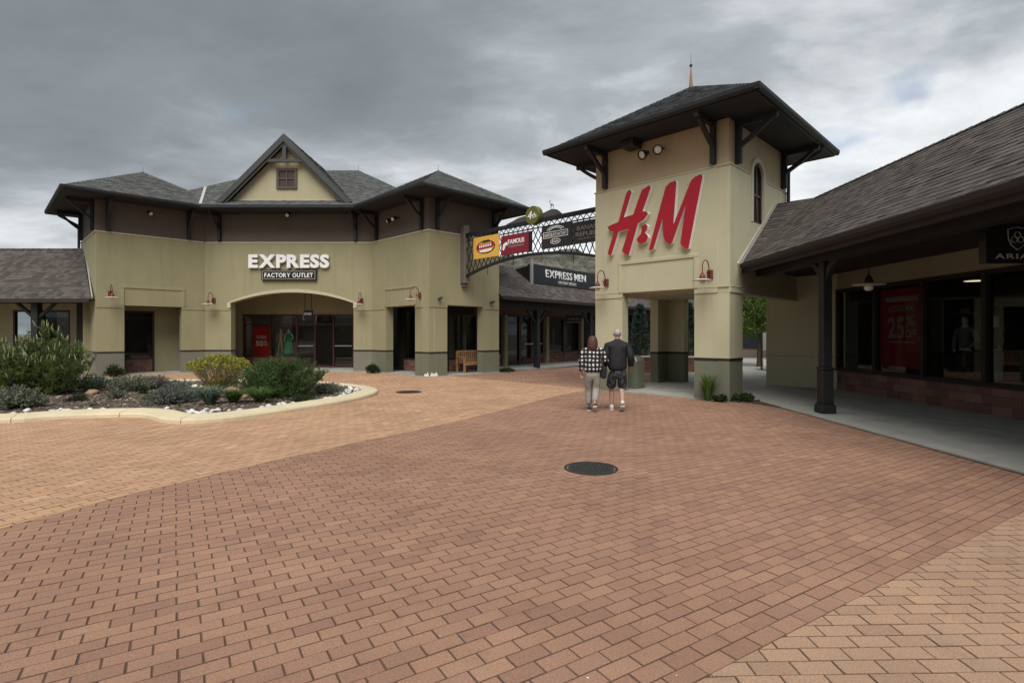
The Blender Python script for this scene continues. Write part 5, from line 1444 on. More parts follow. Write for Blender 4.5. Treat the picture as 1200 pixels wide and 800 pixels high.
s, z = F1.hit(176, 251, 0.2); flood(F1, s, z, 'single flood light on the brown band of the left pavilion', r=0.09, side=0.3)
s, z = FC.hit(337, 252.5, 0.25); flood(FC, s, z, 'single flood light under the gable dormer', r=0.10)
for px, py, lab in ((514, 350, 'small bullet spot light near the pavilion corner'), (575, 354.5, 'small bullet spot light near the street arcade')):
    s, z = F3.hit(px, py)
    t = empty('spot_light', lab, 'spotlight')
    mb = MB(); mb.lathe(F3.p(s, 0.011, z), [(0.045, 0), (0.045, 0.03), (0.015, 0.035), (0.015, 0.09)], 10, axis=(F3.n[0], F3.n[1], 0)); mb.build('mount', M['black_metal'], t)
    mb = MB(); mb.lathe(F3.p(s - 0.02, 0.11, z + 0.01), [(0.03, -0.07), (0.045, -0.06), (0.05, 0.09), (0.04, 0.09)], 10, axis=(0.75, 0.35, 0.35)); mb.build('barrel', M['black_metal'], t)

# ------------------------------------------------------------------ pendant lamp and hanging sign in the right walk
pd = empty('pendant_lamp', 'flat white pendant lamp hanging under the right arcade ceiling', 'lamp')
pX, pY, pZ = 7.2, 10.85, 2.53
mb = MB(); mb.tube([(pX, pY, 3.199), (pX, pY, pZ + 0.18)], 0.012, 6); mb.build('stem', M['black_metal'], pd)
mb = MB(); mb.lathe((pX, pY, pZ), [(0.085, 0.04), (0.07, 0.12), (0.03, 0.2)], 14); mb.build('hood', M['black_metal'], pd, smooth=True)
mb = MB(); mb.lathe((pX, pY, pZ), [(0.29, 0.0), (0.29, 0.012), (0.12, 0.045), (0.085, 0.05)], 26); mb.build('shade', M['lamp_white'], pd)
mb = MB(); mb.lathe((pX, pY, pZ), [(0.02, -0.12), (0.065, -0.10), (0.085, -0.05), (0.075, -0.004)], 14); mb.build('bulb', M['bulb_glass'], pd, smooth=True)

F_hs = Frame((6.60, 7.55), (1, 0))
hs = empty('blade_sign', 'black hanging shop sign with grey shield and ARIAT letters in the right walk', 'sign')
mb = MB(); mb.fbox(F_hs, 0.0, 0.88, -0.06, 0.06, 2.54, 3.09); mb.build('board', M['sign_black'], hs, bevel=0.006)
mb = MB(); mb.fbox(F_hs, 0.12, 0.15, -0.015, 0.015, 3.09, 3.199); mb.fbox(F_hs, 0.73, 0.76, -0.015, 0.015, 3.09, 3.199); mb.build('hanger', M['black_metal'], hs)
LG = plain('sign_silver', (0.52, 0.52, 0.52), 0.5, 0.04, 4, 0.0)
lettering('ARIAT', F_hs, 0.13, 0.75, 2.595, 0.075, 0.0605, 0.006, LG, hs, bold=0.0, gap=0.14)
cxs, czs = 0.44, 2.88
sh = [(-0.135, 0.125), (0.0, 0.15), (0.135, 0.125), (0.13, 0.0), (0.09, -0.095), (0.0, -0.165), (-0.09, -0.095), (-0.13, 0.0)]
mb = MB()
for k in range(8):
    a, b = sh[k], sh[(k + 1) % 8]; mb.bar(F_hs.p(cxs + a[0], 0.064, czs + a[1]), F_hs.p(cxs + b[0], 0.064, czs + b[1]), 0.006, 0.013, up=(0, 1, 0.01))
for ox, oz in ((-0.045, -0.02), (0.045, -0.02), (0.0, 0.045)):
    o_ = oval(cxs + ox, czs + oz, 0.042, 0.042, 16)
    for k in range(16): mb.bar(F_hs.p(o_[k][0], 0.064, o_[k][1]), F_hs.p(o_[(k + 1) % 16][0], 0.064, o_[(k + 1) % 16][1]), 0.006, 0.012, up=(0, 1, 0.01))
tag(mb.build('shield', LG, hs), kind='stuff')

# posters, hanging blade sign at the entrance
po = empty('sale_poster', 'red sale poster reading 50% in the entrance window', 'poster')
mb = MB(); mb.box(-11.76, -10.98, SFY + 0.12, SFY + 0.15, 0.52, 1.88); mb.build('sheet', M['poster_red'], po)
F_po = Frame((0, SFY + 0.12), (1, 0))
lettering('50', F_po, -11.64, -11.30, 1.00, 0.24, 0.001, 0.004, M['sign_white'], po, bold=0.01)
lettering('%', F_po, -11.27, -11.12, 1.12, 0.12, 0.001, 0.004, M['sign_white'], po, bold=0.0)
lettering('OFF', F_po, -11.27, -11.10, 1.00, 0.08, 0.001, 0.004, M['sign_white'], po, bold=0.0)
mb = MB(); mb.box(-11.62, -11.16, SFY + 0.115, SFY + 0.119, 1.42, 1.45); mb.build('small_print', M['sign_white'], po)
mb = MB(); mb.box(-11.60, -11.18, SFY + 0.115, SFY + 0.119, 1.34, 1.365); mb.build('small_print', M['sign_white'], po)
F_p2 = Frame((SX + 0.10, 14.92), (0, -1))
po = empty('sale_poster', 'dark red sale poster reading additional 25% off in the right shop window', 'poster')
mb = MB(); mb.fbox(F_p2, 1.66, 2.98, -0.02, 0.0, 0.75, 2.60); mb.build('sheet', M['poster_red'], po)
PW = plain('poster_pink', (0.50, 0.42, 0.38), 0.5, 0.04, 4, 0)
lettering('ADDITIONAL', F_p2, 1.98, 2.86, 2.07, 0.15, 0.001, 0.004, PW, po, gap=0.06)
lettering('25', F_p2, 1.98, 2.52, 1.46, 0.50, 0.001, 0.004, PW, po, bold=0.03)
lettering('%', F_p2, 2.56, 2.86, 1.74, 0.24, 0.001, 0.004, PW, po)
lettering('OFF', F_p2, 2.56, 2.88, 1.47, 0.18, 0.001, 0.004, PW, po)
mb = MB(); mb.fbox(F_p2, 2.0, 2.84, 0.001, 0.004, 1.34, 1.37); mb.build('small_print', PW, po)
mb = MB(); mb.fbox(F_p2, 1.9, 2.95, 0.0012, 0.003, 2.30, 2.42); mb.build('small_print', PW, po)

eb = empty('blade_sign', 'small black sign hanging inside the entrance arch', 'sign')
ex, ey = -8.72, 23.0
mb = MB(); mb.box(ex - 0.2, ex + 0.2, ey - 0.03, ey + 0.03, 2.16, 2.56); mb.build('board', M['sign_black'], eb)
mb = MB(); mb.box(ex - 0.205, ex - 0.2, ey - 0.032, ey + 0.2, 2.14, 2.58); mb.build('side', M['sign_white'], eb)
mb = MB(); mb.box(ex - 0.15, ex - 0.13, ey - 0.01, ey + 0.01, 2.56, 3.6); mb.box(ex + 0.13, ex + 0.15, ey - 0.01, ey + 0.01, 2.56, 3.6); mb.build('hanger', M['black_metal'], eb)
F_eb = Frame((ex, ey - 0.03), (1, 0))
lettering('EXPRESS', F_eb, -0.15, 0.15, 2.36, 0.09, 0.001, 0.004, M['sign_white'], eb, gap=0.04)
mb = MB(); mb.box(-8.55, -8.24, SFY - 0.06, SFY - 0.045, 2.12, 2.38); o = mb.build('door_sign', M['sign_black']); tag(o, 'small black sign over the open shop door', 'sign')

# small hanging sign in the street arcade
t = empty('blade_sign', 'small dark sign hanging in the street arcade above the plaid shirt', 'sign')
F_sb = Frame(F4.p(6.9, -1.0)[:2], (1, 0))
mb = MB(); mb.fbox(F_sb, -0.4, 0.4, -0.03, 0.03, 2.12, 2.5); mb.build('board', M['sign_black'], t)
mb = MB(); mb.fbox(F_sb, -0.38, 0.38, 0.031, 0.035, 2.13, 2.15); mb.build('rim', M['sign_grey'], t)
mb = MB(); mb.fbox(F_sb, -0.02, 0.02, -0.01, 0.01, 2.5, sz0 - 0.031); mb.build('hanger', M['black_metal'], t)
lettering('EXPRESS MEN', F_sb, -0.3, 0.3, 2.28, 0.06, 0.031, 0.004, M['sign_grey'], t)

# ------------------------------------------------------------------ bench, bin, manhole covers, sandwich board
bn = empty('wooden_bench', 'slatted wooden bench in the store corner by the window', 'bench')
F_b = Frame(F3.p(1.95, -0.62)[:2], U45)
def fb(name, *a):
    mb = MB(); mb.fbox(F_b, *a); return mb.build(name, M['wood_bench'], bn)
BW = 1.9
for s in (0.05, BW - 0.05):
    for n_ in (0.2, -0.25): fb('leg', s - .035, s + .035, n_ - .035, n_ + .035, WZ, 0.62 if n_ > 0 else 0.88)
    fb('armrest', s - .045, s + .045, -0.25, 0.27, 0.621, 0.66)
for k in range(5): fb('seat_slat', 0.02, BW - 0.02, -0.2 + k * .09, -0.125 + k * .09, 0.42, 0.45)
fb('rail', 0.08, BW - 0.08, 0.18, 0.22, 0.33, 0.415); fb('back_rail', 0.08, BW - 0.08, -0.275, -0.235, 0.82, 0.89); fb('back_rail', 0.08, BW - 0.08, -0.275, -0.235, 0.48, 0.53)
for k in range(16): fb('back_slat', 0.14 + k * .105, 0.20 + k * .105, -0.265, -0.245, 0.531, 0.819)

bi = empty('litter_bin', 'olive green litter bin with rounded pale-rimmed top beside the tower pier', 'bin')
bcx, bcy = ground(742, 456.5)
mb = MB(); Fb = Frame((bcx - 0.2, bcy + 0.2), W45)
body = [(0, 0.04), (0.40, 0.04), (0.40, 0.78)] + [(0.20 + 0.20 * math.cos(math.pi * k / 8), 0.78 + 0.16 * math.sin(math.pi * k / 8)) for k in range(1, 8)] + [(0.0, 0.78)]
mb.fprism(Fb, body, -0.40, 0.0); mb.build('body', M['bin_green'], bi)
mb = MB()
for k in range(8):
    a0, a1 = math.pi * k / 8, math.pi * (k + 1) / 8
    mb.fprism(Fb, [(0.20 + 0.18 * math.cos(a0), 0.78 + 0.14 * math.sin(a0)), (0.20 + 0.21 * math.cos(a0), 0.78 + 0.17 * math.sin(a0)), (0.20 + 0.21 * math.cos(a1), 0.78 + 0.17 * math.sin(a1)), (0.20 + 0.18 * math.cos(a1), 0.78 + 0.14 * math.sin(a1))], 0.001, 0.02)
mb.build('rim', M['lamp_white'], bi)
mb = MB(); mb.fbox(Fb, 0.09, 0.31, 0.001, 0.01, 0.66, 0.80); mb.build('flap', M['black_metal'], bi)

def manhole(px, py, r, label):
    x, y = ground(px, py)
    t = empty('manhole_cover', label, 'manhole')
    mb = MB(); mb.lathe((x, y, 0), [(r + 0.045, -0.01), (r + 0.045, 0.006), (r + 0.012, 0.006), (r + 0.012, -0.004)], 40); mb.build('frame', M['iron'], t)
    mb = MB(); mb.lathe((x, y, 0), [(r, -0.01), (r, 0.004), (r - 0.02, 0.0045)], 40); mb.build('lid', M['iron'], t)
    mb = MB()
    for i in range(-6, 7):
        for j in range(-6, 7):
            a, b = i * 0.048, j * 0.048
            if math.hypot(a, b) < r - 0.05: mb.box(x + a - .014, x + a + .014, y + b - .014, y + b + .014, 0.0045, 0.0085)
    tag(mb.build('studs', M['iron'], t, fix=False), kind='stuff')
manhole(692.5, 548.5, 0.265, 'round iron manhole cover in the middle of the brown paving')
manhole(479, 459.2, 0.30, 'round iron manhole cover in the orange paving beside the planter tip')
t = empty('sandwich_board', 'tall narrow notice stand in the passage beside the tower', 'sign')
x, y = ground(894.5, 434)
mb = MB(); mb.box(x - 0.10, x - 0.04, y - 0.03, y + 0.03, 0.03, 1.62); mb.build('pole', M['black_metal'], t)
mb = MB(); mb.box(x - 0.22, x + 0.5, y - 0.2, y + 0.2, 0.028, 0.05); mb.build('foot', M['black_metal'], t)
mb = MB(); mb.box(x - 0.03, x + 0.42, y - 0.02, y + 0.02, 0.85, 1.6); mb.build('board', M['sign_grey'], t)
mb = MB(); mb.box(x + 0.0, x + 0.42, y - 0.02, y + 0.02, 0.18, 0.42); mb.build('leaflet_box', M['sign_white'], t)

# ------------------------------------------------------------------ planter: kerb, soil, stones
pc = empty('planter_kerb', 'pale sandy concrete kerb curving round the planting bed', 'kerb')
n = len(curb_out)
seg = [0.0]
for i in range(n):
    a, b = curb_out[i], curb_out[(i + 1) % n]; seg.append(seg[-1] + math.hypot(b[0] - a[0], b[1] - a[1]))
TOT = seg[-1]
def on_ring(ring, d):
    d %= TOT
    for i in range(n):
        if seg[i + 1] >= d:
            t_ = (d - seg[i]) / max(1e-9, seg[i + 1] - seg[i]); a, b = ring[i], ring[(i + 1) % n]
            return (a[0] + (b[0] - a[0]) * t_, a[1] + (b[1] - a[1]) * t_)
NS = int(TOT / 1.75); r_ = random.Random(8)
cuts_ = [TOT * k / NS + r_.uniform(-0.12, 0.12) for k in range(NS)] ; cuts_.append(cuts_[0] + TOT)
prof = [(0.0, -0.03), (0.0, 0.055), (0.05, 0.085), (0.62, 0.118), (0.93, 0.122), (1.0, 0.10), (1.0, -0.03)]
for a, b in zip(cuts_, cuts_[1:]):
    mb = MB(); m_ = 9; L = []
    for k in range(m_ + 1):
        d = a + 0.006 + (b - a - 0.012) * k / m_
        o_, i_ = on_ring(curb_out, d), on_ring(curb_in, d)
        L.append([(o_[0] + (i_[0] - o_[0]) * t_, o_[1] + (i_[1] - o_[1]) * t_, z_) for t_, z_ in prof])
    vs_ = [v for q in L for v in q]; K = len(prof); fs = []
    for k in range(m_):
        for j in range(K - 1): fs.append((k * K + j, (k + 1) * K + j, (k + 1) * K + j + 1, k * K + j + 1))
    fs.append(tuple(range(K))); fs.append(tuple(m_ * K + j for j in range(K - 1, -1, -1)))
    mb.add(vs_, fs); mb.build('kerb_stone', M['curb'], pc)

def bed_z(x, y):
    return 0.075 + 0.05 * mnoise.noise(Vector((x * 0.6, y * 0.6, 0))) + 0.02 * mnoise.noise(Vector((x * 2.5, y * 2.5, 2)))
mb = MB(); ids = {}
G = 0.22
for i in range(int(-25 / G), int(-3 / G)):
    for j in range(int(8 / G), int(18.5 / G)):
        q = [(i * G, j * G), ((i + 1) * G, j * G), ((i + 1) * G, (j + 1) * G), (i * G, (j + 1) * G)]
        if inside(((i + .5) * G, (j + .5) * G), curb_out) and all(inside(c_, curb_out) for c_ in q):
            f = []
            for c_ in q:
                if c_ not in ids: ids[c_] = len(mb.v); mb.v.append((*c_, bed_z(*c_) - (0.0 if inside(c_, curb_in) else 0.07)))
                f.append(ids[c_])
            mb.f.append(tuple(f)); mb.r.append(0)
bed = tag(mb.build('planting_bed', M['soil'], smooth=True, fix=False), 'mulched planting bed with white stones and shrubs', kind='structure')
# wood chips and gravel
mb = MB(); r_ = random.Random(21)
bed_in = inset(curb_out, CURB_W + 0.02)
cnt = 0
while cnt < 9000:
    x, y = r_.uniform(-13.5, -3.6), r_.uniform(8.9, 17.6)
    if not inside((x, y), bed_in): continue
    cnt += 1
    z = bed_z(x, y); L = r_.uniform(0.012, 0.045); w = r_.uniform(0.008, 0.02); a = r_.uniform(0, 6.28); ca, sa2 = math.cos(a), math.sin(a)
    tl = r_.uniform(-0.012, 0.012); mb.cur = r_.random()
    mb.add([(x - L * ca + w * sa2, y - L * sa2 - w * ca, z + 0.004 - tl), (x + L * ca + w * sa2, y + L * sa2 - w * ca, z + 0.004 + tl), (x + L * ca - w * sa2, y + L * sa2 + w * ca, z + 0.012 + tl), (x - L * ca - w * sa2, y - L * sa2 + w * ca, z + 0.012 - tl), (x, y, z + 0.024)], [(0, 1, 4), (1, 2, 4), (2, 3, 4), (3, 0, 4)])
tag(mb.build('mulch', M['mulch'], bed, rnd=True, fix=False), kind='stuff')

def stone_mesh(name, seed, mat):
    bm = bmesh.new(); bmesh.ops.create_icosphere(bm, subdivisions=2, radius=1.0)
    for v in bm.verts:
        d = mnoise.noise(v.co * 1.1 + Vector((seed * 7.3, 0, 0))) * 0.35 + mnoise.noise(v.co * 2.4 + Vector((0, seed * 3.1, 0))) * 0.12
        v.co *= 1 + d; v.co.z *= 0.62
    m = bpy.data.meshes.new(name); bm.to_mesh(m); bm.free(); m.materials.append(mat)
    m.polygons.foreach_set('use_smooth', [True] * len(m.polygons))
    return m
st_m = [stone_mesh('stone', k, M['stone_white']) for k in range(5)]
r_ = random.Random(31)
def put_stone(x, y, s_):
    o = bpy.data.objects.new('stone', st_m[r_.randrange(5)]); C.objects.link(o); o.parent = bed
    o.location = (x, y, max(bed_z(x, y), 0.07) + s_ * 0.28); o.scale = (s_ * r_.uniform(.8, 1.35), s_ * r_.uniform(.8, 1.2), s_ * r_.uniform(.75, 1.1)); o.rotation_euler = (0, 0, r_.uniform(0, 6.28))
line_in = inset(curb_out, CURB_W + 0.12)
d = 0.0
while d < TOT:
    x, y = on_ring(line_in, d)
    if -11.2 < x and y < 17.5 and r_.random() < 0.72:
        put_stone(x + r_.uniform(-.06, .06), y + r_.uniform(-.04, .08), r_.uniform(0.03, 0.068))
    d += r_.uniform(0.14, 0.28)
for cx_, cy_, sx_, sy_, k_ in ((*ground(222, 484, .1), 0.35, 0.22, 26), (*ground(412, 458, .1), 0.5, 0.5, 34), (*ground(222, 453, .1), 0.6, 0.45, 26), (*ground(66, 480, .1), 0.5, 0.12, 8)):
    for _ in range(k_):
        x, y = r_.gauss(cx_, sx_ * .6), r_.gauss(cy_, sy_ * .6)
        if inside((x, y), bed_in): put_stone(x, y, r_.uniform(0.035, 0.065))
bo_m = [stone_mesh('boulder', 40 + k, M['boulder']) for k in range(3)]
for k, (px, py, s_, lab) in enumerate(((270, 462.5, 0.26, 'tan boulder between the yellow shrub and the dark dwarf pine'), (253, 461, 0.17, 'small tan boulder in front of the yellow shrub'), (108, 460, 0.14, 'small tan rock left of the grey lavender mounds'), (283, 466, 0.14, 'small tan rock at the foot of the dark dwarf pine'))):
    x, y = ground(px, py, 0.1)
    o = bpy.data.objects.new('boulder', bo_m[k % 3]); C.objects.link(o); o.location = (x, y, bed_z(x, y) + s_ * .3); o.scale = (s_ * 1.25, s_, s_ * 0.9); o.rotation_euler = (0, 0, k)
    tag(o, lab, 'boulder')

# grit, crumbs and paper flecks lying on the paving
mb = MB(); r_ = random.Random(77)
for _ in range(90):
    yy = 2.4 + 9 * r_.random() ** 1.6; xx = r_.uniform(-0.9, 0.85) * yy
    if inside((xx, yy), curb_out) or xx > WALK_X - 0.1: continue
    s_ = r_.uniform(0.003, 0.008); a = r_.uniform(0, 6.28); mb.cur = r_.random()
    q = [(xx + s_ * r_.uniform(.6, 1.2) * math.cos(a + t), yy + s_ * r_.uniform(.6, 1.2) * math.sin(a + t)) for t in (0, 1.5, 3.1, 4.6)]
    mb.add([(x, y, 0.0025) for x, y in q] + [(xx, yy, 0.0025 + s_ * 0.5)], [(0, 1, 4), (1, 2, 4), (2, 3, 4), (3, 0, 4)])
tag(mb.build('grit', tinted('grit', [(0, (0.10, 0.07, 0.05)), (0.6, (0.45, 0.40, 0.34)), (1, (0.75, 0.73, 0.70))], 0.9), pave_a, rnd=True, fix=False), kind='stuff')
# ================================================================== PLANTS
def needle(mb, p, d, L, w, r_):
    """slim two-triangle leaf"""
    s = d.cross(Vector((r_.uniform(-1, 1), r_.uniform(-1, 1), r_.uniform(-1, 1))))
    if s.length < 1e-4: return
    s = s.normalized() * w
    q = p + d * L
    m_ = p + d * L * 0.5
    mb.add([tuple(p), tuple(m_ + s), tuple(q), tuple(m_ - s)], [(0, 1, 2, 3)])

def rdir(r_, up=0.0):
    while True:
        v = Vector((r_.uniform(-1, 1), r_.uniform(-1, 1), r_.uniform(-1, 1)))
        if 0.05 < v.length < 1: break
    v = v.normalized() + Vector((0, 0, up)); return v.normalized()

def pine_shrub(name, label, x, y, w, h, mat, n_lead, seed, tip=0.0, spread=0.6, shape='upright', needles=46, nl=0.055):
    r_ = random.Random(seed); z0 = bed_z(x, y)
    t = empty(name, label, 'shrub')
    fo, stems = MB(), MB()
    for k in range(n_lead):
        a = r_.uniform(0, 6.283); rr = math.sqrt(r_.random())
        bx, by = math.cos(a) * rr * w * 0.20, math.sin(a) * rr * w * 0.20
        tx, ty = math.cos(a) * rr * w * 0.5, math.sin(a) * rr * w * 0.42
        if shape == 'upright': th = h * (1.0 - 0.55 * rr ** 1.5) * r_.uniform(0.72, 1.0)
        else: th = h * math.sqrt(max(0.05, 1 - (rr * 0.92) ** 2)) * r_.uniform(0.82, 1.02)
        pts = []
        for j in range(6):
            u = j / 5; c = u ** (0.55 if shape == 'upright' else 0.8)
            pts.append(Vector((x + bx + (tx - bx) * c, y + by + (ty - by) * c, z0 + th * (u ** 1.15 if shape == 'upright' else u))))
        stems.tube([tuple(p) for p in pts], [0.016 * (1 - 0.7 * j / 5) for j in range(6)], 4, caps=False)
        # shoots along the leader
        shoots = [(pts[4], (pts[5] - pts[4]).normalized(), (pts[5] - pts[4]).length * 1.1, True)]
        for j in range(1, 6):
            for _ in range(3 if shape == 'upright' else 3):
                p = pts[j - 1].lerp(pts[j], r_.random())
                d = rdir(r_, 0.9 if shape == 'upright' else 0.55)
                shoots.append((p, d, r_.uniform(0.12, 0.24) * (w / 1.8), r_.random() < 0.5))
        for p, d, L, istip in shoots:
            for q in range(needles):
                u = r_.random()
                mb_p = p + d * L * u
                nd = (d * 0.75 + rdir(r_) * 0.8).normalized()
                hgt = max(0.0, min(1.0, (mb_p.z - z0) / h))
                fo.cur = min(0.86, max(0.0, r_.gauss(0.42, 0.18) + 0.12 * u))
                needle(fo, mb_p, nd, nl * r_.uniform(0.7, 1.2), 0.0048, r_)
            if istip and tip and r_.random() < 0.75 and p.z > z0 + 0.35 * h:   # pale new candles
                e = p + d * L; dd = (d + Vector((0, 0, 1.4))).normalized()
                fo.cur = r_.uniform(0.9, 1.0)
                fo.tube([tuple(e - dd * 0.01), tuple(e + dd * tip * 0.5), tuple(e + dd * tip * r_.uniform(0.8, 1.2))], [0.011, 0.010, 0.004], 5)
    tag(fo.build('foliage', mat, t, rnd=True, fix=False), kind='stuff')
    stems.build('branches', M['bark'], t, fix=False)
    return t

def mound(name, label, x, y, w, h, mat, seed, n=1500, leaf=0.035, lw=0.011, z=None, twig=None, up=0.5, dp=1.0):
    """low dome of small leaves on fine stems"""
    r_ = random.Random(seed); z0 = bed_z(x, y) if z is None else z
    t = empty(name, label, 'shrub'); fo, st = MB(), MB()
    blobs = [(0, 0, 1.0)] + [(r_.uniform(-.3, .3), r_.uniform(-.3, .3), r_.uniform(.75, 1.1)) for _ in range(4)]
    for k in range(n // 14):
        bx, by, bs = blobs[k % len(blobs)]
        a = r_.uniform(0, 6.283); rr = math.sqrt(r_.random())
        ex, ey = bx * w * .6 + math.cos(a) * rr * w * .36, (by * w * .6 + math.sin(a) * rr * w * .36) * dp
        ez = h * bs * math.sqrt(max(0.06, 1 - rr * rr)) * r_.uniform(.75, 1.0)
        p0 = Vector((x + ex * .25, y + ey * .25, z0)); p1 = Vector((x + ex, y + ey, z0 + ez))
        st.tube([tuple(p0), tuple(p0.lerp(p1, .55) + Vector((0, 0, ez * .06))), tuple(p1)], [0.005, 0.0035, 0.002], 3, caps=False)
        for q in range(14):
            u = 1 - 0.55 * r_.random() ** 1.6
            p = p0.lerp(p1, u) + rdir(r_) * 0.012
            fo.cur = min(1, max(0, r_.gauss(0.5, 0.22)))
            needle(fo, p, ((p1 - p0).normalized() * up + rdir(r_) * .8).normalized(), leaf * r_.uniform(.7, 1.3), lw, r_)
    tag(fo.build('foliage', mat, t, rnd=True, fix=False), kind='stuff')
    st.build('branches', twig or M['bark'], t, fix=False)
    return t

def strap_plant(name, label, x, y, r, h, mat, seed, n=70, z=None, w=0.009):
    r_ = random.Random(seed); z0 = bed_z(x, y) if z is None else z
    t = empty(name, label, 'plant'); mb = MB()
    for k in range(n):
        a = r_.uniform(0, 6.283); L = r * r_.uniform(.35, 1.0); hh = h * r_.uniform(.6, 1.05); mb.cur = min(1, max(0, r_.gauss(.5, .25)))
        ox, oy = r_.uniform(-.05, .05), r_.uniform(-.05, .05); ca, sa2 = math.cos(a), math.sin(a); sag = r_.uniform(0.2, 0.75)
        prev = None
        for j in range(6):
            u = j / 5; d = L * u; zz = hh * (u * (1.6 - 0.6 * u) if sag < .4 else math.sin(u * (1.5 + sag)) / math.sin(min(1.57, 1.5 + sag)))
            ww = w * (1 - u * .85)
            q = (Vector((x + ox + ca * d - sa2 * ww, y + oy + sa2 * d + ca * ww, z0 + zz)), Vector((x + ox + ca * d + sa2 * ww, y + oy + sa2 * d - ca * ww, z0 + zz)))
            if prev: mb.add([tuple(prev[0]), tuple(prev[1]), tuple(q[1]), tuple(q[0])], [(0, 1, 2, 3)])
            prev = q
    tag(mb.build('leaves', mat, t, rnd=True, fix=False), kind='stuff')
    return t

# big upright pines on the left: three clumps that read as one mass
gx = lambda px, py: ground(px, py, 0.08)
x, y = gx(58, 462); pine_shrub('pine_shrub', 'tallest upright pine shrub with pale candles on the left', x, y, 1.9, 1.82, M['leaf_pine'], 52, 101, tip=0.12, nl=0.075)
x, y = gx(8, 464); pine_shrub('pine_shrub', 'broad pine shrub with pale candles cut by the left edge', x, y, 1.85, 1.48, M['leaf_pine'], 46, 102, tip=0.12, nl=0.075)
x, y = gx(80, 460); mound('reddish_shrub', 'brownish twiggy shrub at the right foot of the tall pine', x, y, 0.75, 0.52, M['leaf_red'], 7, 900, 0.05, 0.012)
x, y = gx(22, 478); mound('sage_shrub', 'grey-green sage mound at the near left of the bed', x, y, 1.35, 0.46, M['leaf_sage'], 11, 4600, 0.045, 0.010)
x, y = gx(92, 470); mound('green_cushion', 'small dark green cushion plant behind the kerb stones', x, y, 0.50, 0.15, M['leaf_dark'], 12, 1600, 0.03, 0.007)
x, y = gx(104, 475); mound('green_cushion', 'tiny flat green plant in the mulch near the kerb', x, y, 0.34, 0.07, M['leaf_sage'], 13, 500, 0.03, 0.008)
x, y = gx(110, 457); mound('sage_shrub', 'pale sage mound with reddish stems left of the mulch', x, y, 1.3, 0.42, M['leaf_blue'], 14, 3400, 0.04, 0.011)
x, y = gx(134, 455); mound('green_shrub', 'yellow-green low shrub between the pale sage and the grey mounds', x, y, 0.9, 0.38, M['leaf_strap'], 15, 1700, 0.045, 0.011)
x, y = gx(122, 458); mound('reddish_shrub', 'low reddish plant in front of the yellow-green shrub', x, y, 0.5, 0.16, M['leaf_red'], 16, 500, 0.04, 0.011)
x, y = gx(152, 458); mound('sage_shrub', 'grey sage mound with brown stems behind the mulch', x, y, 1.5, 0.44, M['leaf_sage'], 17, 4000, 0.04, 0.009)
x, y = gx(184, 455); mound('lavender_shrub', 'grey-blue lavender mound at the back of the bed', x, y, 1.5, 0.40, M['leaf_lavender'], 18, 4000, 0.05, 0.007)
x, y = gx(205, 471); mound('lavender_shrub', 'grey-blue lavender mound nearest the kerb notch', x, y, 1.25, 0.42, M['leaf_lavender'], 19, 5000, 0.05, 0.007)
x, y = gx(167, 461); mound('dark_plant', 'small dark plant in the mulch beside the lavender', x, y, 0.26, 0.20, M['leaf_dark'], 20, 240, 0.05, 0.018)
x, y = gx(332, 464); pine_shrub('dwarf_pine', 'dark green rounded dwarf pine beside the planter tip', x, y, 2.1, 0.92, M['leaf_mugo'], 110, 103, shape='dome', needles=34, nl=0.06)
x, y = gx(246, 476); strap_plant('blue_plant', 'blue-green spiky mound by the kerb', x, y, 0.55, 0.36, M['leaf_blue'], 22, 380, w=0.012)
x, y = gx(274, 474); strap_plant('strappy_plant', 'green strappy plant left of its twin by the kerb', x, y, 0.50, 0.30, M['leaf_strap'], 23, 260)
x, y = gx(304, 472); strap_plant('strappy_plant', 'green strappy plant below the dark dwarf pine', x, y, 0.55, 0.32, M['leaf_strap'], 24, 280)
x, y = gx(386, 461); mound('sage_shrub', 'flat grey-green shrub at the planter tip', x, y, 1.05, 0.27, M['leaf_sage'], 25, 3000, 0.04, 0.009)
x, y = gx(213, 460); mound('lavender_shrub', 'brownish lavender behind the nearest lavender mound', x, y, 0.8, 0.33, M['leaf_lavender'], 27, 1200, 0.05, 0.007, twig=M['twig'])

x, y = gx(140, 466); mound('sage_shrub', 'small pale sage clump alone in the mulch', x, y, 0.55, 0.22, M['leaf_sage'], 28, 900, 0.04, 0.009)
x, y = gx(178, 467); mound('green_cushion', 'small green cushion left of the nearest lavender mound', x, y, 0.5, 0.18, M['leaf_strap'], 29, 900, 0.035, 0.008)
x, y = gx(228, 466); mound('sage_shrub', 'small sage clump between lavender and blue spiky mound', x, y, 0.6, 0.28, M['leaf_sage'], 30, 1300, 0.04, 0.009)
x, y = gx(355, 470); mound('green_cushion', 'low green cushion at the foot of the dwarf pine by the kerb', x, y, 0.7, 0.2, M['leaf_dark'], 31, 1500, 0.035, 0.008)

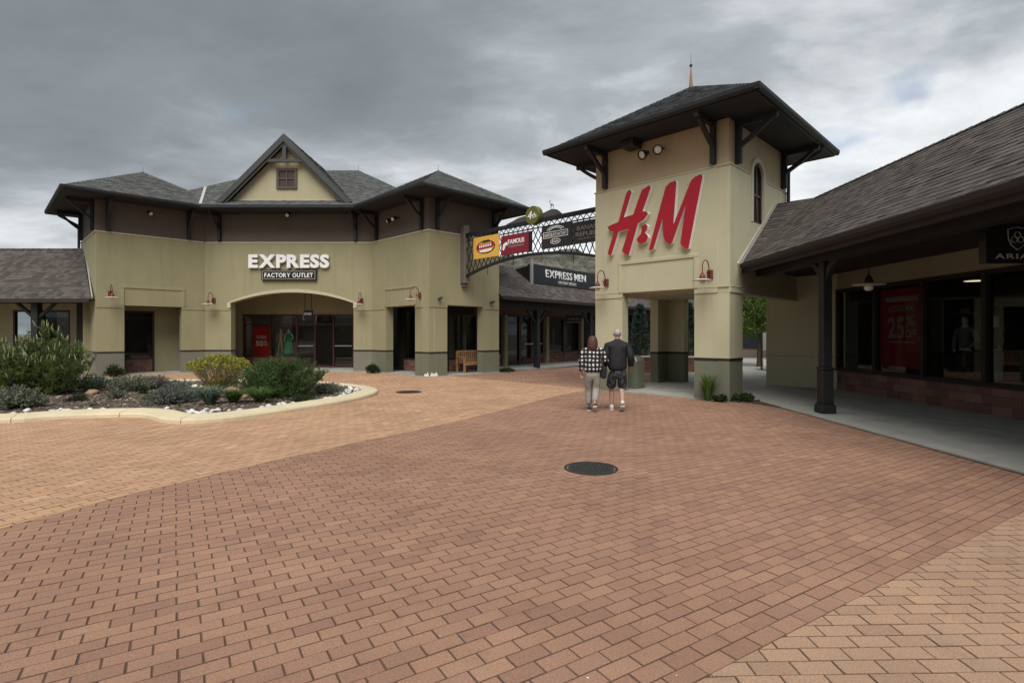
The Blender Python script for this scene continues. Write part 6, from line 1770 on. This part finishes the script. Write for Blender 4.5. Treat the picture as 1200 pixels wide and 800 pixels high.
# yellow-leaved shrub with bare tan stems
x, y = gx(257, 458); z0 = bed_z(x, y); r_ = random.Random(44)
ys = empty('yellow_shrub', 'golden yellow flat-topped shrub with bare tan stems', 'shrub'); fo, st = MB(), MB()
for k in range(190):
    a = r_.uniform(0, 6.283); rr = math.sqrt(r_.random())
    low = r_.random() < 0.16
    ex, ey = math.cos(a) * rr * 0.80, math.sin(a) * rr * 0.62
    ez = (0.92 - 0.26 * rr ** 2.2) * r_.uniform(.90, 1.02) if not low else r_.uniform(.18, .40)
    if low: ex *= .7; ey *= .7
    p0 = Vector((x + ex * .15, y + ey * .15, z0)); p1 = Vector((x + ex, y + ey, z0 + ez)); m_ = p0.lerp(p1, .5) + Vector((ex * .06, ey * .06, -.02))
    st.tube([tuple(p0), tuple(m_), tuple(p1)], [0.009, 0.006, 0.003], 4, caps=False)
    for _ in range(3):
        b0 = m_.lerp(p1, r_.uniform(.1, .7)); b1 = b0 + rdir(r_, .6) * r_.uniform(.08, .16); st.tube([tuple(b0), tuple(b1)], [0.004, 0.002], 3, caps=False)
    for q in range(34):
        fo.cur = min(1, max(0, r_.gauss(.55, .26)))
        needle(fo, p1 + rdir(r_) * r_.uniform(0, .085) - Vector((0, 0, .045)), rdir(r_, .5), r_.uniform(.03, .055), .013, r_)
    for q in range(8):
        fo.cur = min(1, max(0, r_.gauss(.3, .2)))
        needle(fo, m_.lerp(p1, r_.uniform(.2, .9)) + rdir(r_) * .05, rdir(r_, .3), r_.uniform(.03, .05), .011, r_)
tag(fo.build('foliage', M['leaf_yellow'], ys, rnd=True, fix=False), kind='stuff'); st.build('branches', M['twig'], ys, fix=False)

# plants at the buildings
p = F2.p(0.62, 0.32); mound('wall_shrub', 'dark tuft against the store wall between arch and pavilion', p[0], p[1], 0.72, 0.36, M['leaf_dark'], 61, 1800, 0.07, 0.010, z=0.0, up=1.0)
p = F1.p(0.48, 0.35); mound('wall_shrub', 'dark round tuft at the foot of the left pavilion pier', p[0], p[1], 0.72, 0.42, M['leaf_dark'], 62, 1800, 0.07, 0.010, z=0.0, up=1.0)
p = F_front.p(TW - 0.42, 0.20); strap_plant('grass_tuft', 'tall green grass tuft at the right tower pier', p[0], p[1], 0.36, 0.62, M['leaf_strap'], 63, 260, z=0.0, w=0.006)
p = F_right.p(0.32, 0.18); mound('ground_cover', 'low leafy ground cover round the corner of the tower pier', p[0] - 0.05, p[1] - 0.06, 0.62, 0.17, M['leaf_dark'], 64, 700, 0.06, 0.020, z=0.0)
p = F_front.p(TW - 0.12, 0.16); mound('ground_cover', 'low leafy ground cover between grass tuft and tower corner', p[0], p[1], 0.42, 0.15, M['leaf_dark'], 65, 500, 0.06, 0.020, z=0.0)
p = F4.p(0.55, -0.02); mound('ground_cover', 'low leafy plants at the start of the street arcade', p[0], p[1], 1.0, 0.16, M['leaf_dark'], 66, 700, 0.06, 0.02, z=0.0)

# corner bed of the tower pier
mb = MB(); mb.prism([(*off(TC, W45, -0.85), 0.012), (*off(TC, W45, 0.25), 0.012), (TC[0] + 0.40, TC[1] - 0.34, 0.012), (TC[0] + 0.5, TC[1] + 0.5, 0.012), (TC[0] - 0.02, TC[1] + 0.03, 0.012)], (0, 0, -0.1))
tag(mb.build('corner_bed', M['soil']), kind='structure')

# trees seen through the tower and the passage
def conifer(label, x, y, h, r, seed):
    r_ = random.Random(seed); t = empty('conifer_tree', label, 'tree'); tr, fo = MB(), MB()
    tr.tube([(x, y, 0), (x, y, h * .5), (x, y, h * .97)], [.09, .05, .01], 7); tr.build('trunk', M['bark'], t)
    for k in range(int(h * 60)):
        u = r_.random() ** .8; z = .25 + (h - .3) * u; R_ = r * (1 - u) ** .75 * r_.uniform(.75, 1.08); a = r_.uniform(0, 6.283)
        for q in range(26):
            s = r_.uniform(.3, 1); p = Vector((x + math.cos(a) * R_ * s, y + math.sin(a) * R_ * s, z + .12 * s)) + rdir(r_) * .07
            fo.cur = min(1, max(0, r_.gauss(.35 + .3 * s, .2)))
            needle(fo, p, (Vector((math.cos(a), math.sin(a), .5)) + rdir(r_) * .8).normalized(), .13, .016, r_)
    tag(fo.build('crown', M['leaf_conifer'], t, rnd=True, fix=False), kind='stuff')
def tree(label, x, y, h, cr, seed, mat, n=260):
    r_ = random.Random(seed); t = empty('leafy_tree', label, 'tree'); tr, fo = MB(), MB()
    tr.tube([(x, y, 0), (x + .05, y, h * .3), (x - .05, y + .05, h * .6), (x, y, h * .85)], [.11, .085, .055, .02], 8)
    for k in range(9):
        a = k * 2.4; z = h * (.3 + .05 * k); tr.tube([(x, y, z), (x + math.cos(a) * cr * .4, y + math.sin(a) * cr * .4, z + h * .10), (x + math.cos(a) * cr * .8, y + math.sin(a) * cr * .8, z + h * .16)], [.04, .025, .008], 5)
    tr.build('trunk', M['bark'], t)
    for k in range(n):
        d = rdir(r_); s = r_.random() ** .45; c = Vector((x + d.x * cr * s, y + d.y * cr * s, h * .64 + d.z * h * .36 * s))
        for q in range(24):
            fo.cur = min(1, max(0, r_.gauss(.5, .24))); needle(fo, c + rdir(r_) * r_.uniform(0, .32), rdir(r_), r_.uniform(.09, .14), .035, r_)
    tag(fo.build('crown', mat, t, rnd=True, fix=False), kind='stuff')
def atp(px, yy): return ((px - 600) / FPX * yy, yy)
conifer('blue-green conifer seen between the tower piers on the left', *atp(750, 23.0), 2.7, .6, 71)
conifer('blue-green conifer seen through the tower beside its right pier', *atp(807, 22.0), 2.7, .6, 72)
tree('bright green leafy tree seen through the passage right of the tower', *atp(889, 25.0), 4.6, 1.7, 73, M['leaf_tree'], 420)
tree('bright green leafy tree further behind the passage', *atp(935, 31.0), 5.0, 1.9, 75, M['leaf_tree'])
# low brick planter wall behind the tower
pw = empty('planter_wall', 'low red-brown brick wall with pale cap behind the tower', 'wall')
F_pw = Frame(atp(742, 21.6), (1, -0.08))
mb = MB()
for row in range(8):
    s = -0.1 * (row % 2)
    while s < 2.6:
        mb.cur = rng.random(); mb.fbox(F_pw, max(0, s), min(2.6, s + .195), -.25, 0, .03 + row * .07, .03 + row * .07 + .062); s += .205
tag(mb.build('bricks', M['brick_pink'], pw, rnd=True, fix=False), kind='stuff')
mb = MB(); mb.fbox(F_pw, .002, 2.598, -.24, -.006, .03, .59); mb.build('core', M['sand_joint'], pw)
mb = MB(); mb.fbox(F_pw, -.03, 2.63, -.28, .03, .591, .66); mb.build('cap', M['cap_stone'], pw, bevel=.01)
p = F_pw.p(1.6, -0.5); mound('hedge_shrub', 'dark low shrub behind the brick planter wall', p[0], p[1], 1.9, 0.95, M['leaf_dark'], 76, 2600, .07, .02, z=0.0)
# far shop fronts closing the view through the passage
fs_ = empty('far_shops', 'far brown shops seen through the passage right of the tower', 'building')
F_fs = Frame((4.5, 36.0), (1, -0.1))
mb = MB(); mb.fbox(F_fs, 0, 26, -3, 0, 0, 3.0); mb.build('wall', plain('wall_far', (0.16, 0.12, 0.10), .9, .1, 1, .1, 40), fs_)
mb = MB(); mb.prism([F_fs.p(0, .5, 2.9), F_fs.p(0, -3, 4.9), F_fs.p(0, -6, 2.9)], tuple(c * 26 for c in (*F_fs.d, 0))); mb.build('roof', M['shingle_brown_single'], fs_)
for k in range(8):
    mb = MB(); mb.fbox(F_fs, 1 + k * 3.1, 3.2 + k * 3.1, .002, .04, .6, 2.4); w_ = mb.build('window', M['frame_dark'], fs_)
    mb = MB(); mb.fbox(F_fs, 1.08 + k * 3.1, 3.12 + k * 3.1, .041, .05, .68, 2.32); mb.build('pane', M['sign_navy'], w_)
# ================================================================== FIGURES
def skinned(name, nodes, edges, mat, parent=None, sub=2, root=0, smooth=True):
    """nodes: (x, y, z, rx, ry); a Skin surface over connected joints, applied"""
    m = bpy.data.meshes.new(name)
    m.from_pydata([n_[:3] for n_ in nodes], edges, [])
    o = bpy.data.objects.new(name, m); TMP.collection.objects.link(o)
    sk = o.modifiers.new('skin', 'SKIN'); sk.use_smooth_shade = True; sk.branch_smoothing = 0.3
    for i, n_ in enumerate(nodes):
        d = m.skin_vertices[0].data[i]; d.radius = (n_[3], n_[4] if len(n_) > 4 else n_[3]); d.use_root = (i == root)
    ss = o.modifiers.new('sub', 'SUBSURF'); ss.levels = sub; ss.render_levels = sub
    dg = tmp_depsgraph()
    me = bpy.data.meshes.new_from_object(o.evaluated_get(dg)); me.name = name
    bpy.data.objects.remove(o); me.materials.clear()
    me.polygons.foreach_set('use_smooth', [True] * len(me.polygons))
    return obj(name, me, mat, parent)

SKIN = plain('skin', (0.42, 0.265, 0.20), 0.55, 0.08, 12, 0.1, 80, local=True)
HAIR_G = plain('hair_grey', (0.42, 0.41, 0.40), 0.6, 0.3, 40, 0.5, 70, local=True)
HAIR_B = plain('hair_brown', (0.075, 0.034, 0.020), 0.5, 0.35, 40, 0.6, 70, local=True)
JACKET = plain('jacket_black', (0.012, 0.012, 0.014), 0.75, 0.25, 10, 1.0, 11, local=True)
TROUSER = plain('trouser_grey', (0.30, 0.275, 0.24), 0.85, 0.18, 9, 1.0, 10, local=True)
SHOE_W = plain('shoe_white', (0.62, 0.60, 0.57), 0.6, 0.1, 20, 0.2, 60, local=True)
SHOE_D = plain('shoe_dark', (0.06, 0.06, 0.065), 0.6, 0.1, 20, 0.2, 60, local=True)
SOCK = plain('sock_white', (0.66, 0.65, 0.62), 0.9, 0.06, 20, 0.2, 60, local=True)

def camo():
    m, nt, nl, b = new_mat('shorts_pattern')
    g = nt.new('ShaderNodeTexCoord').outputs['Object']
    rp = nt.new('ShaderNodeValToRGB'); el = rp.color_ramp.elements; rp.color_ramp.interpolation = 'CONSTANT'
    el[0].position = 0; el[0].color = (.012, .012, .016, 1); el[1].position = .47; el[1].color = (.028, .028, .038, 1)
    e = el.new(.55); e.color = (.065, .065, .08, 1)
    nl.new(noise(nt, nl, g, 13, 2), rp.inputs[0]); nl.new(rp.outputs[0], b.inputs['Base Color']); b.inputs['Roughness'].default_value = .9
    return m
def plaid():
    """black and white buffalo check woven into the shirt"""
    m, nt, nl, b = new_mat('shirt_plaid')
    g0 = nt.new('ShaderNodeTexCoord').outputs['Object']; sp2 = nt.new('ShaderNodeSeparateXYZ')
    nz = nt.new('ShaderNodeTexNoise'); nz.inputs['Scale'].default_value = 7.0; nl.new(g0, nz.inputs['Vector'])
    vm = nt.new('ShaderNodeVectorMath'); vm.operation = 'MULTIPLY_ADD'; vm.inputs[1].default_value = (0.05, 0.05, 0.05); nl.new(nz.outputs['Color'], vm.inputs[0]); nl.new(g0, vm.inputs[2])
    nl.new(vm.outputs[0], sp2.inputs[0])
    def band(v, per, wid, ph=0.0):
        a = nt.new('ShaderNodeMath'); a.operation = 'ADD'; a.inputs[1].default_value = 10 * per + ph; nl.new(v, a.inputs[0])
        d = nt.new('ShaderNodeMath'); d.operation = 'MODULO'; d.inputs[1].default_value = per; nl.new(a.outputs[0], d.inputs[0])
        c = nt.new('ShaderNodeMath'); c.operation = 'LESS_THAN'; c.inputs[1].default_value = wid; nl.new(d.outputs[0], c.inputs[0]); return c.outputs[0]
    bx_, bz_ = band(sp2.outputs[0], .074, .040, .02), band(sp2.outputs[2], .082, .044)
    mu = nt.new('ShaderNodeMath'); mu.operation = 'ADD'; nl.new(bx_, mu.inputs[0]); nl.new(bz_, mu.inputs[1])
    rp = nt.new('ShaderNodeValToRGB'); el = rp.color_ramp.elements; rp.color_ramp.interpolation = 'CONSTANT'
    el[0].position = 0; el[0].color = (.66, .65, .62, 1); el[1].position = .25; el[1].color = (.03, .03, .034, 1)
    hv = nt.new('ShaderNodeMath'); hv.operation = 'MULTIPLY'; hv.inputs[1].default_value = .5; nl.new(mu.outputs[0], hv.inputs[0])
    e = el.new(.75); e.color = (.008, .008, .01, 1)
    nl.new(hv.outputs[0], rp.inputs[0]); nl.new(rp.outputs[0], b.inputs['Base Color']); b.inputs['Roughness'].default_value = .95
    return m

def hand(nodes, edges, wrist, palm_c, fdir, side, curl=0.03):
    """palm and five bent fingers rooted on the palm; side points to the thumb"""
    f, s = Vector(fdir).normalized(), Vector(side).normalized(); n_ = f.cross(s)
    pc = Vector(palm_c); ip = len(nodes); nodes.append((*pc, .026, .016)); edges.append((wrist, ip))
    for k, (o_, L) in enumerate(((.026, .062), (.009, .072), (-.009, .067), (-.026, .052))):
        b = pc + f * .030 + s * o_; i0 = len(nodes)
        nodes.append((*b, .0085, .0085)); nodes.append((*(b + f * L * .5 + n_ * curl * .5), .0078, .0078)); nodes.append((*(b + f * L * .85 + n_ * curl * 1.5), .0068, .0068))
        edges += [(ip, i0), (i0, i0 + 1), (i0 + 1, i0 + 2)]
    b = pc + s * .030 + f * (-.004); i0 = len(nodes)
    nodes.append((*b, .0095, .0095)); nodes.append((*(b + s * .018 + f * .026 + n_ * curl * .4), .0085, .0085)); nodes.append((*(b + s * .020 + f * .048 + n_ * curl), .007, .007))
    edges += [(ip, i0), (i0, i0 + 1), (i0 + 1, i0 + 2)]

def shoe(foot, heading, pitch, up_white, parent, L=.27):
    """foot: heel-ground point; pitch raises the heel"""
    mb = MB(); rings = []
    for u, w, h0, h1 in ((0, .030, .0, .075), (.08, .038, 0, .088), (.3, .036, 0, .082), (.55, .043, 0, .06), (.8, .042, 0, .05), (.95, .03, .004, .042), (1.0, .016, .010, .032)):
        rings.append([(u * L, w * c_, h0 + (h1 - h0) * t_) for c_, t_ in ((-1, .05), (-1.0, .45), (-.62, 1), (.62, 1), (1.0, .45), (1, .05))])
    vs_ = [p for q in rings for p in q]; fs = []
    for i in range(6):
        for k in range(6): fs.append((i * 6 + k, i * 6 + (k + 1) % 6, (i + 1) * 6 + (k + 1) % 6, (i + 1) * 6 + k))
    fs.append(tuple(range(5, -1, -1))); fs.append(tuple(36 + k for k in range(6)))
    ch, sh_ = math.cos(heading), math.sin(heading); cp, sp3 = math.cos(pitch), math.sin(pitch)
    def place(p, dz=0):
        f_, s_, z_ = p[0] - L * .8, p[1], p[2] + dz
        f2, z2 = f_ * cp + z_ * sp3, -f_ * sp3 + z_ * cp
        f2 += L * .8
        return (foot[0] + ch * f2 + sh_ * s_, foot[1] + sh_ * f2 - ch * s_, foot[2] + z2)
    m1 = MB(); m1.add([place(p, .018) for p in vs_], fs); o = m1.build('shoe', SHOE_W if up_white else SHOE_D, parent, smooth=True)
    sole = MB(); n_ = len(rings)
    low = [place((q[0][0], q[0][1] * 1.08, 0)) for q in rings] + [place((q[5][0], q[5][1] * 1.08, 0)) for q in reversed(rings)]
    hi = [place((q[0][0], q[0][1] * 1.08, .024)) for q in rings] + [place((q[5][0], q[5][1] * 1.08, .024)) for q in reversed(rings)]
    N_ = len(low); sole.add(low + hi, [tuple(range(N_)), tuple(range(2 * N_ - 1, N_ - 1, -1))] + [(i, N_ + i, N_ + (i + 1) % N_, (i + 1) % N_) for i in range(N_)]); sole.build('sole', SHOE_W, o)

def face_bits(nodes, edges, i_head, hc, sc=1.0, heading=0.0):
    """nose, brow, chin and ears grown from the head joint so the face reads from other sides"""
    c, s = math.cos(heading), math.sin(heading)
    def P(x, y, z): return (hc[0] + (x * c - y * s) * sc, hc[1] + (x * s + y * c) * sc, hc[2] + z * sc)
    for q in ((0, .098, -.015, .013), (0, .075, -.085, .026), (.085, -.01, -.02, .014), (-.085, -.01, -.02, .014)):
        nodes.append((*P(*q[:3]), q[3] * sc, q[3] * sc)); edges.append((i_head, len(nodes) - 1))

def eyes(parent, hc, heading=0.0, mat=None):
    c, s = math.cos(heading), math.sin(heading)
    for x in (-.032, .032):
        mb = MB(); p = (hc[0] + x * c - .082 * s, hc[1] + x * s + .082 * c, hc[2] + .005)
        mb.lathe(p, [(.001, -.009), (.009, -.006), (.012, 0), (.009, .006), (.001, .009)], 8); mb.build('eye', SHOE_D, parent, smooth=True)
    mb = MB(); mb.tube([(hc[0] + x * c - .088 * s, hc[1] + x * s + .088 * c, hc[2] - .058) for x in (-.024, 0, .024)], [.003, .006, .003], 5); mb.build('mouth', plain('lips', (.32, .12, .10), .5, .05, 10, 0, local=True), parent)

# ---- the elderly man in black, walking away
man = empty('person', 'grey-haired person in black jacket and dark patterned shorts walking away', 'person', group=None)
mx_, my_ = ground(723.5, 481.5)
man.location = (mx_, my_, 0); man.rotation_euler = (0, 0, R(-4))
LH, RH_ = Vector((-.085, 0, .86)), Vector((.085, 0, .86))
LK, LA = Vector((-.095, .19, .47)), Vector((-.09, .20, .085))          # left foot under, forward
RK, RA = Vector((.09, .06, .46)), Vector((.075, -.20, .185))             # right foot pushing off behind
N = [(0, 0, .90, .135, .095), (0, -.005, 1.06, .135, .095), (0, .0, 1.25, .15, .10), (0, .0, 1.365, .10, .075), (0, .012, 1.43, .052, .052), (0, .03, 1.50, .066, .072), (0, .038, 1.565, .074, .084), (0, .03, 1.63, .052, .06)]
E_ = [(i, i + 1) for i in range(7)]
def limb(pts, frm):
    last = frm
    for p in pts:
        N.append(p); E_.append((last, len(N) - 1)); last = len(N) - 1
    return last
wl_ = limb([(-.19, 0, 1.32, .055, .055), (-.235, -.05, 1.09, .044, .044), (-.235, .05, .86, .032, .032)], 3)
hand(N, E_, wl_, (-.23, .075, .81), (0.05, .35, -.9), (.9, .3, .2))
wr_ = limb([(.19, 0, 1.32, .055, .055), (.262, -.08, 1.08, .044, .044), (.265, .07, .88, .032, .032)], 3)
hand(N, E_, wr_, (.26, .10, .84), (-.05, .45, -.85), (-.8, .2, .4))
limb([(*LH, .085, .085), (*LK, .056, .056), ((LK.x + LA.x) / 2, (LK.y + LA.y) / 2 - .01, .30, .055, .055), (*LA, .036, .036), (LA.x, LA.y + .05, .055, .025, .025)], 0)
limb([(*RH_, .085, .085), (*RK, .056, .056), ((RK.x + RA.x) / 2, (RK.y + RA.y) / 2 - .015, .315, .055, .055), (*RA, .036, .036), (RA.x, RA.y + .04, .14, .022, .022)], 0)
face_bits(N, E_, 6, (0, .038, 1.555))
body = skinned('body', N, E_, SKIN, man)
eyes(man, (0, .038, 1.555))
# jacket
N = [(0, 0, .79, .205, .15), (0, -.005, .92, .205, .145), (0, -.01, 1.08, .205, .14), (0, .0, 1.24, .205, .135), (0, .0, 1.345, .14, .10), (0, .008, 1.425, .068, .068), (0, .012, 1.455, .064, .064)]; E_ = [(i, i + 1) for i in range(6)]
limb([(-.20, 0, 1.315, .085, .085), (-.235, -.05, 1.09, .074, .074), (-.235, .04, .88, .058, .058)], 4)
limb([(.20, 0, 1.315, .085, .085), (.265, -.08, 1.08, .078, .078), (.265, .05, .90, .062, .062)], 4)
skinned('jacket', N, E_, JACKET, man)
# shorts
N = [(0, 0, .90, .165, .125), (0, 0, .80, .15, .125)]; E_ = [(0, 1)]
limb([(-.10, .03, .74, .12, .12), (-.105, .12, .55, .112, .108), (-.105, .145, .44, .108, .105)], 1)
limb([(.10, .01, .74, .12, .12), (.105, .045, .55, .112, .108), (.105, .05, .44, .108, .105)], 1)
skinned('shorts', N, E_, camo(), man)
# hair with a thin crown
N = [(0, -.025, 1.50, .060, .055), (0, -.022, 1.575, .076, .078), (0, .005, 1.635, .068, .074)]; E_ = [(0, 1), (1, 2)]
skinned('hair', N, E_, HAIR_G, man)
for a in (LA, RA):
    N = [(a.x, a.y - .0, a.z - .03, .042, .042), (a.x, a.y + (.005 if a is LA else .02), a.z + .055, .043, .043)]; skinned('sock', N, [(0, 1)], SOCK, man, sub=1)
shoe((LA.x, LA.y - .06, 0.0), R(90), 0.0, True, man); shoe((RA.x, RA.y - .03, .0), R(86), R(32), True, man)

# ---- the woman in the plaid shirt, arm in arm with him
wo = empty('person', 'brown-haired person in black and white plaid shirt and grey trousers walking away', 'person')
wx_, wy_ = ground(694.5, 482)
wo.location = (wx_, wy_, 0); wo.rotation_euler = (0, 0, R(-6))
LK, LA = Vector((-.075, .15, .43)), Vector((-.065, .15, .085)); RK, RA = Vector((.07, .08, .44)), Vector((.03, -.17, .19))
N = [(0, 0, .84, .125, .095), (0, 0, .98, .105, .08), (0, 0, 1.14, .125, .085), (0, .0, 1.25, .085, .065), (0, .012, 1.31, .044, .044), (0, .028, 1.375, .06, .066), (0, .034, 1.435, .068, .078), (0, .028, 1.495, .048, .056)]; E_ = [(i, i + 1) for i in range(7)]
wl_ = limb([(-.165, 0, 1.22, .045, .045), (-.215, -.05, .99, .038, .038), (-.225, .02, .80, .027, .027)], 3)
hand(N, E_, wl_, (-.225, .045, .755), (0, .25, -.95), (.7, .6, .1))
wr_ = limb([(.165, 0, 1.22, .045, .045), (.235, -.07, 1.03, .038, .038), (.30, .07, .97, .027, .027)], 3)
hand(N, E_, wr_, (.325, .115, .965), (.55, .8, -.05), (-.2, .2, .9))
limb([(-.075, 0, .80, .08, .08), (*LK, .05, .05), (*LA, .032, .032), (LA.x, LA.y + .04, .055, .022, .022)], 0)
limb([(.075, 0, .80, .08, .08), (*RK, .05, .05), (*RA, .032, .032), (RA.x, RA.y + .03, .15, .02, .02)], 0)
face_bits(N, E_, 6, (0, .034, 1.43), .92)
skinned('body', N, E_, SKIN, wo); eyes(wo, (0, .03, 1.43))
N = [(0, 0, .75, .20, .145), (0, 0, .88, .19, .138), (0, -.005, 1.02, .175, .125), (0, -.006, 1.14, .175, .13), (0, -.006, 1.235, .12, .105), (0, .008, 1.30, .058, .058)]; E_ = [(i, i + 1) for i in range(5)]
limb([(-.175, 0, 1.205, .07, .07), (-.225, -.05, 1.0, .064, .064), (-.235, .015, .80, .052, .052)], 4)
limb([(.175, 0, 1.215, .068, .068), (.25, -.07, 1.03, .060, .060), (.295, .05, .975, .046, .046)], 4)
skinned('shirt', N, E_, plaid(), wo)
N = [(0, 0, .84, .148, .12), (0, 0, .76, .14, .12)]; E_ = [(0, 1)]
limb([(-.08, .02, .68, .095, .095), (LK.x, LK.y, LK.z, .078, .078), ((LK.x + LA.x) / 2, (LK.y + LA.y) / 2, .26, .072, .072), (LA.x, LA.y, .115, .064, .064)], 1)
limb([(.08, .02, .68, .095, .095), (RK.x, RK.y, RK.z, .078, .078), ((RK.x + RA.x) / 2, (RK.y + RA.y) / 2, .30, .072, .072), (RA.x, RA.y + .01, .215, .062, .062)], 1)
skinned('trousers', N, E_, TROUSER, wo)
N = [(0, -.055, 1.215, .075, .035), (0, -.06, 1.27, .108, .055), (0, -.035, 1.36, .112, .085), (0, -.005, 1.45, .10, .098), (0, .005, 1.515, .06, .06)]; E_ = [(i, i + 1) for i in range(4)]
skinned('hair', N, E_, HAIR_B, wo)
shoe((LA.x, LA.y - .06, 0), R(88), 0.0, False, wo, .245); shoe((RA.x, RA.y - .03, 0), R(84), R(36), False, wo, .245)
hb = empty('handbag', 'black shoulder bag carried between the two walkers', 'bag')
hx, hy = wx_ + .215, wy_ + .02
mb = MB(); mb.box(hx - .05, hx + .05, hy - .13, hy + .13, .66, .90); mb.build('body', JACKET, hb, bevel=.025)
mb = MB(); mb.tube([(hx, hy - .10, .89), (hx - .03, hy - .04, 1.10), (hx - .05, hy, 1.235), (hx - .03, hy + .06, 1.10), (hx, hy + .10, .89)], .009, 5); mb.build('strap', JACKET, hb)

# ---- elk on the bridge sign
elk = empty('elk_figure', 'small pale metal elk standing on the bridge sign', 'statue')
es_, ez_ = ELK_AT; e0_ = F_br.p(es_, -0.035, ez_)
elk.location = e0_; elk.rotation_euler = (0, 0, R(-45))
k = 0.25
N = [(.16, 0, .62, .10), (0, 0, .60, .11), (-.17, 0, .63, .11), (-.28, 0, .78, .065), (-.34, 0, .92, .05), (-.44, 0, .90, .032)]; E_ = [(0, 1), (1, 2), (2, 3), (3, 4), (4, 5)]
limb([(.20, .04, .42, .05), (.16, .04, .24, .025), (.20, .04, .0, .02)], 0); limb([(.20, -.04, .42, .05), (.22, -.04, .24, .025), (.17, -.04, .0, .02)], 0)
limb([(-.18, .04, .40, .04), (-.19, .04, .2, .022), (-.18, .04, .0, .02)], 2); limb([(-.18, -.04, .40, .04), (-.22, -.04, .2, .022), (-.22, -.04, .0, .02)], 2)
for sg in (-1, 1): limb([(-.33, .05 * sg, 1.02, .016), (-.26, .13 * sg, 1.18, .014), (-.22, .16 * sg, 1.32, .010)], 4); limb([(-.40, .12 * sg, 1.22, .010)], 4)
limb([(.25, 0, .66, .02)], 0)
skinned('body', [(a * k, b * k, c * k, d * k, d * k) for a, b, c, d in N], E_, M['steel'], elk, sub=1)

# ---- mannequins
def mannequin(label, x, y, z, heading, top=None, bottom=None, dress=None, hat=None, skin=None, h=1.0, group='shop window mannequins'):
    global N, E_
    t = empty('mannequin', label, 'mannequin', (x, y, z)); t.rotation_euler = (0, 0, heading); t['group'] = group
    t.scale = (h, h, h)
    N = [(0, 0, .92, .115, .085), (0, 0, 1.08, .09, .07), (0, 0, 1.26, .12, .08), (0, 0, 1.37, .07, .055), (0, 0, 1.45, .04, .04), (0, .01, 1.53, .062, .07), (0, .012, 1.62, .056, .066)]; E_ = [(i, i + 1) for i in range(6)]
    limb([(-.155, 0, 1.33, .04, .04), (-.23, -.03, 1.10, .034, .034), (-.14, .06, .98, .026, .026)], 3); limb([(.155, 0, 1.33, .04, .04), (.22, 0, 1.08, .034, .034), (.21, .03, .86, .026, .026)], 3)
    limb([(-.075, 0, .85, .075, .075), (-.09, .02, .48, .05, .05), (-.09, 0, .08, .03, .03), (-.09, .1, .03, .025, .025)], 0); limb([(.075, 0, .85, .075, .075), (.10, .04, .48, .05, .05), (.11, 0, .08, .03, .03), (.11, .1, .03, .025, .025)], 0)
    skinned('body', N, E_, skin or M['mannequin'], t, sub=1)
    if top:
        N = [(0, 0, .90, .14, .11), (0, 0, 1.08, .12, .095), (0, 0, 1.26, .145, .10), (0, 0, 1.37, .09, .07)]; E_ = [(0, 1), (1, 2), (2, 3)]
        limb([(-.165, 0, 1.32, .058, .058), (-.235, -.03, 1.10, .05, .05), (-.15, .05, .99, .04, .04)], 3); limb([(.165, 0, 1.32, .058, .058), (.225, 0, 1.08, .05, .05), (.212, .025, .90, .04, .04)], 3)
        skinned('top', N, E_, top, t, sub=1)
    if bottom:
        N = [(0, 0, .95, .13, .105), (0, 0, .86, .125, .105)]; E_ = [(0, 1)]
        limb([(-.08, 0, .80, .09, .09), (-.09, .02, .48, .075, .075), (-.09, 0, .10, .062, .062)], 1); limb([(.08, 0, .80, .09, .09), (.10, .04, .48, .075, .075), (.11, 0, .10, .062, .062)], 1)
        skinned('trousers', N, E_, bottom, t, sub=1)
    if dress:
        mb = MB(); mb.lathe((0, 0, 0), [(.27, .12), (.25, .35), (.19, .75), (.13, 1.05), (.15, 1.25), (.11, 1.36)], 18); mb.build('dress', dress, t, smooth=True)
    if hat:
        mb = MB(); mb.lathe((0, .01, 1.66), [(.21, 0), (.20, .012), (.085, .02), (.08, .10), (.05, .12)], 18); mb.build('hat', hat, t)
mannequin('gold mannequin in the entrance window beside the red poster', -10.58, SFY + .28, .48, R(180), h=.80)
mannequin('mannequin in a green dress in the entrance window', -10.22, SFY + .30, .48, R(190), dress=M['cloth_green'], skin=M['mannequin_white'], h=.80)
q = F3i.p(1.45, -0.28); mannequin('mannequin in the window behind the wooden bench', q[0], q[1], .5, R(135), skin=M['mannequin_white'], bottom=M['wood_red'], h=.85)
FLZ = .30
mannequin('mannequin in grey shirt and pale hat in the right shop window', SX + .45, 11.15, FLZ, R(100), top=M['blind'], bottom=M['cloth_dark'], hat=M['twig'], skin=M['mannequin_white'])
mannequin('mannequin in white trousers and dark hat in the right shop window', SX + .55, 10.55, FLZ, R(80), top=M['wood_red'], bottom=M['cloth_white'], hat=M['cloth_dark'], skin=M['mannequin_white'])
for yy, lab in ((10.0, 'white display cube in the right shop window beside the white trousers'),):
    mb = MB(); mb.box(SX + .3, SX + .6, yy - .18, yy + .18, FLZ, FLZ + .34); tag(mb.build('display_cube', M['cloth_white'], bevel=.01), lab, 'cube')

bpy.data.scenes.remove(TMP)
bpy.context.view_layer.update()
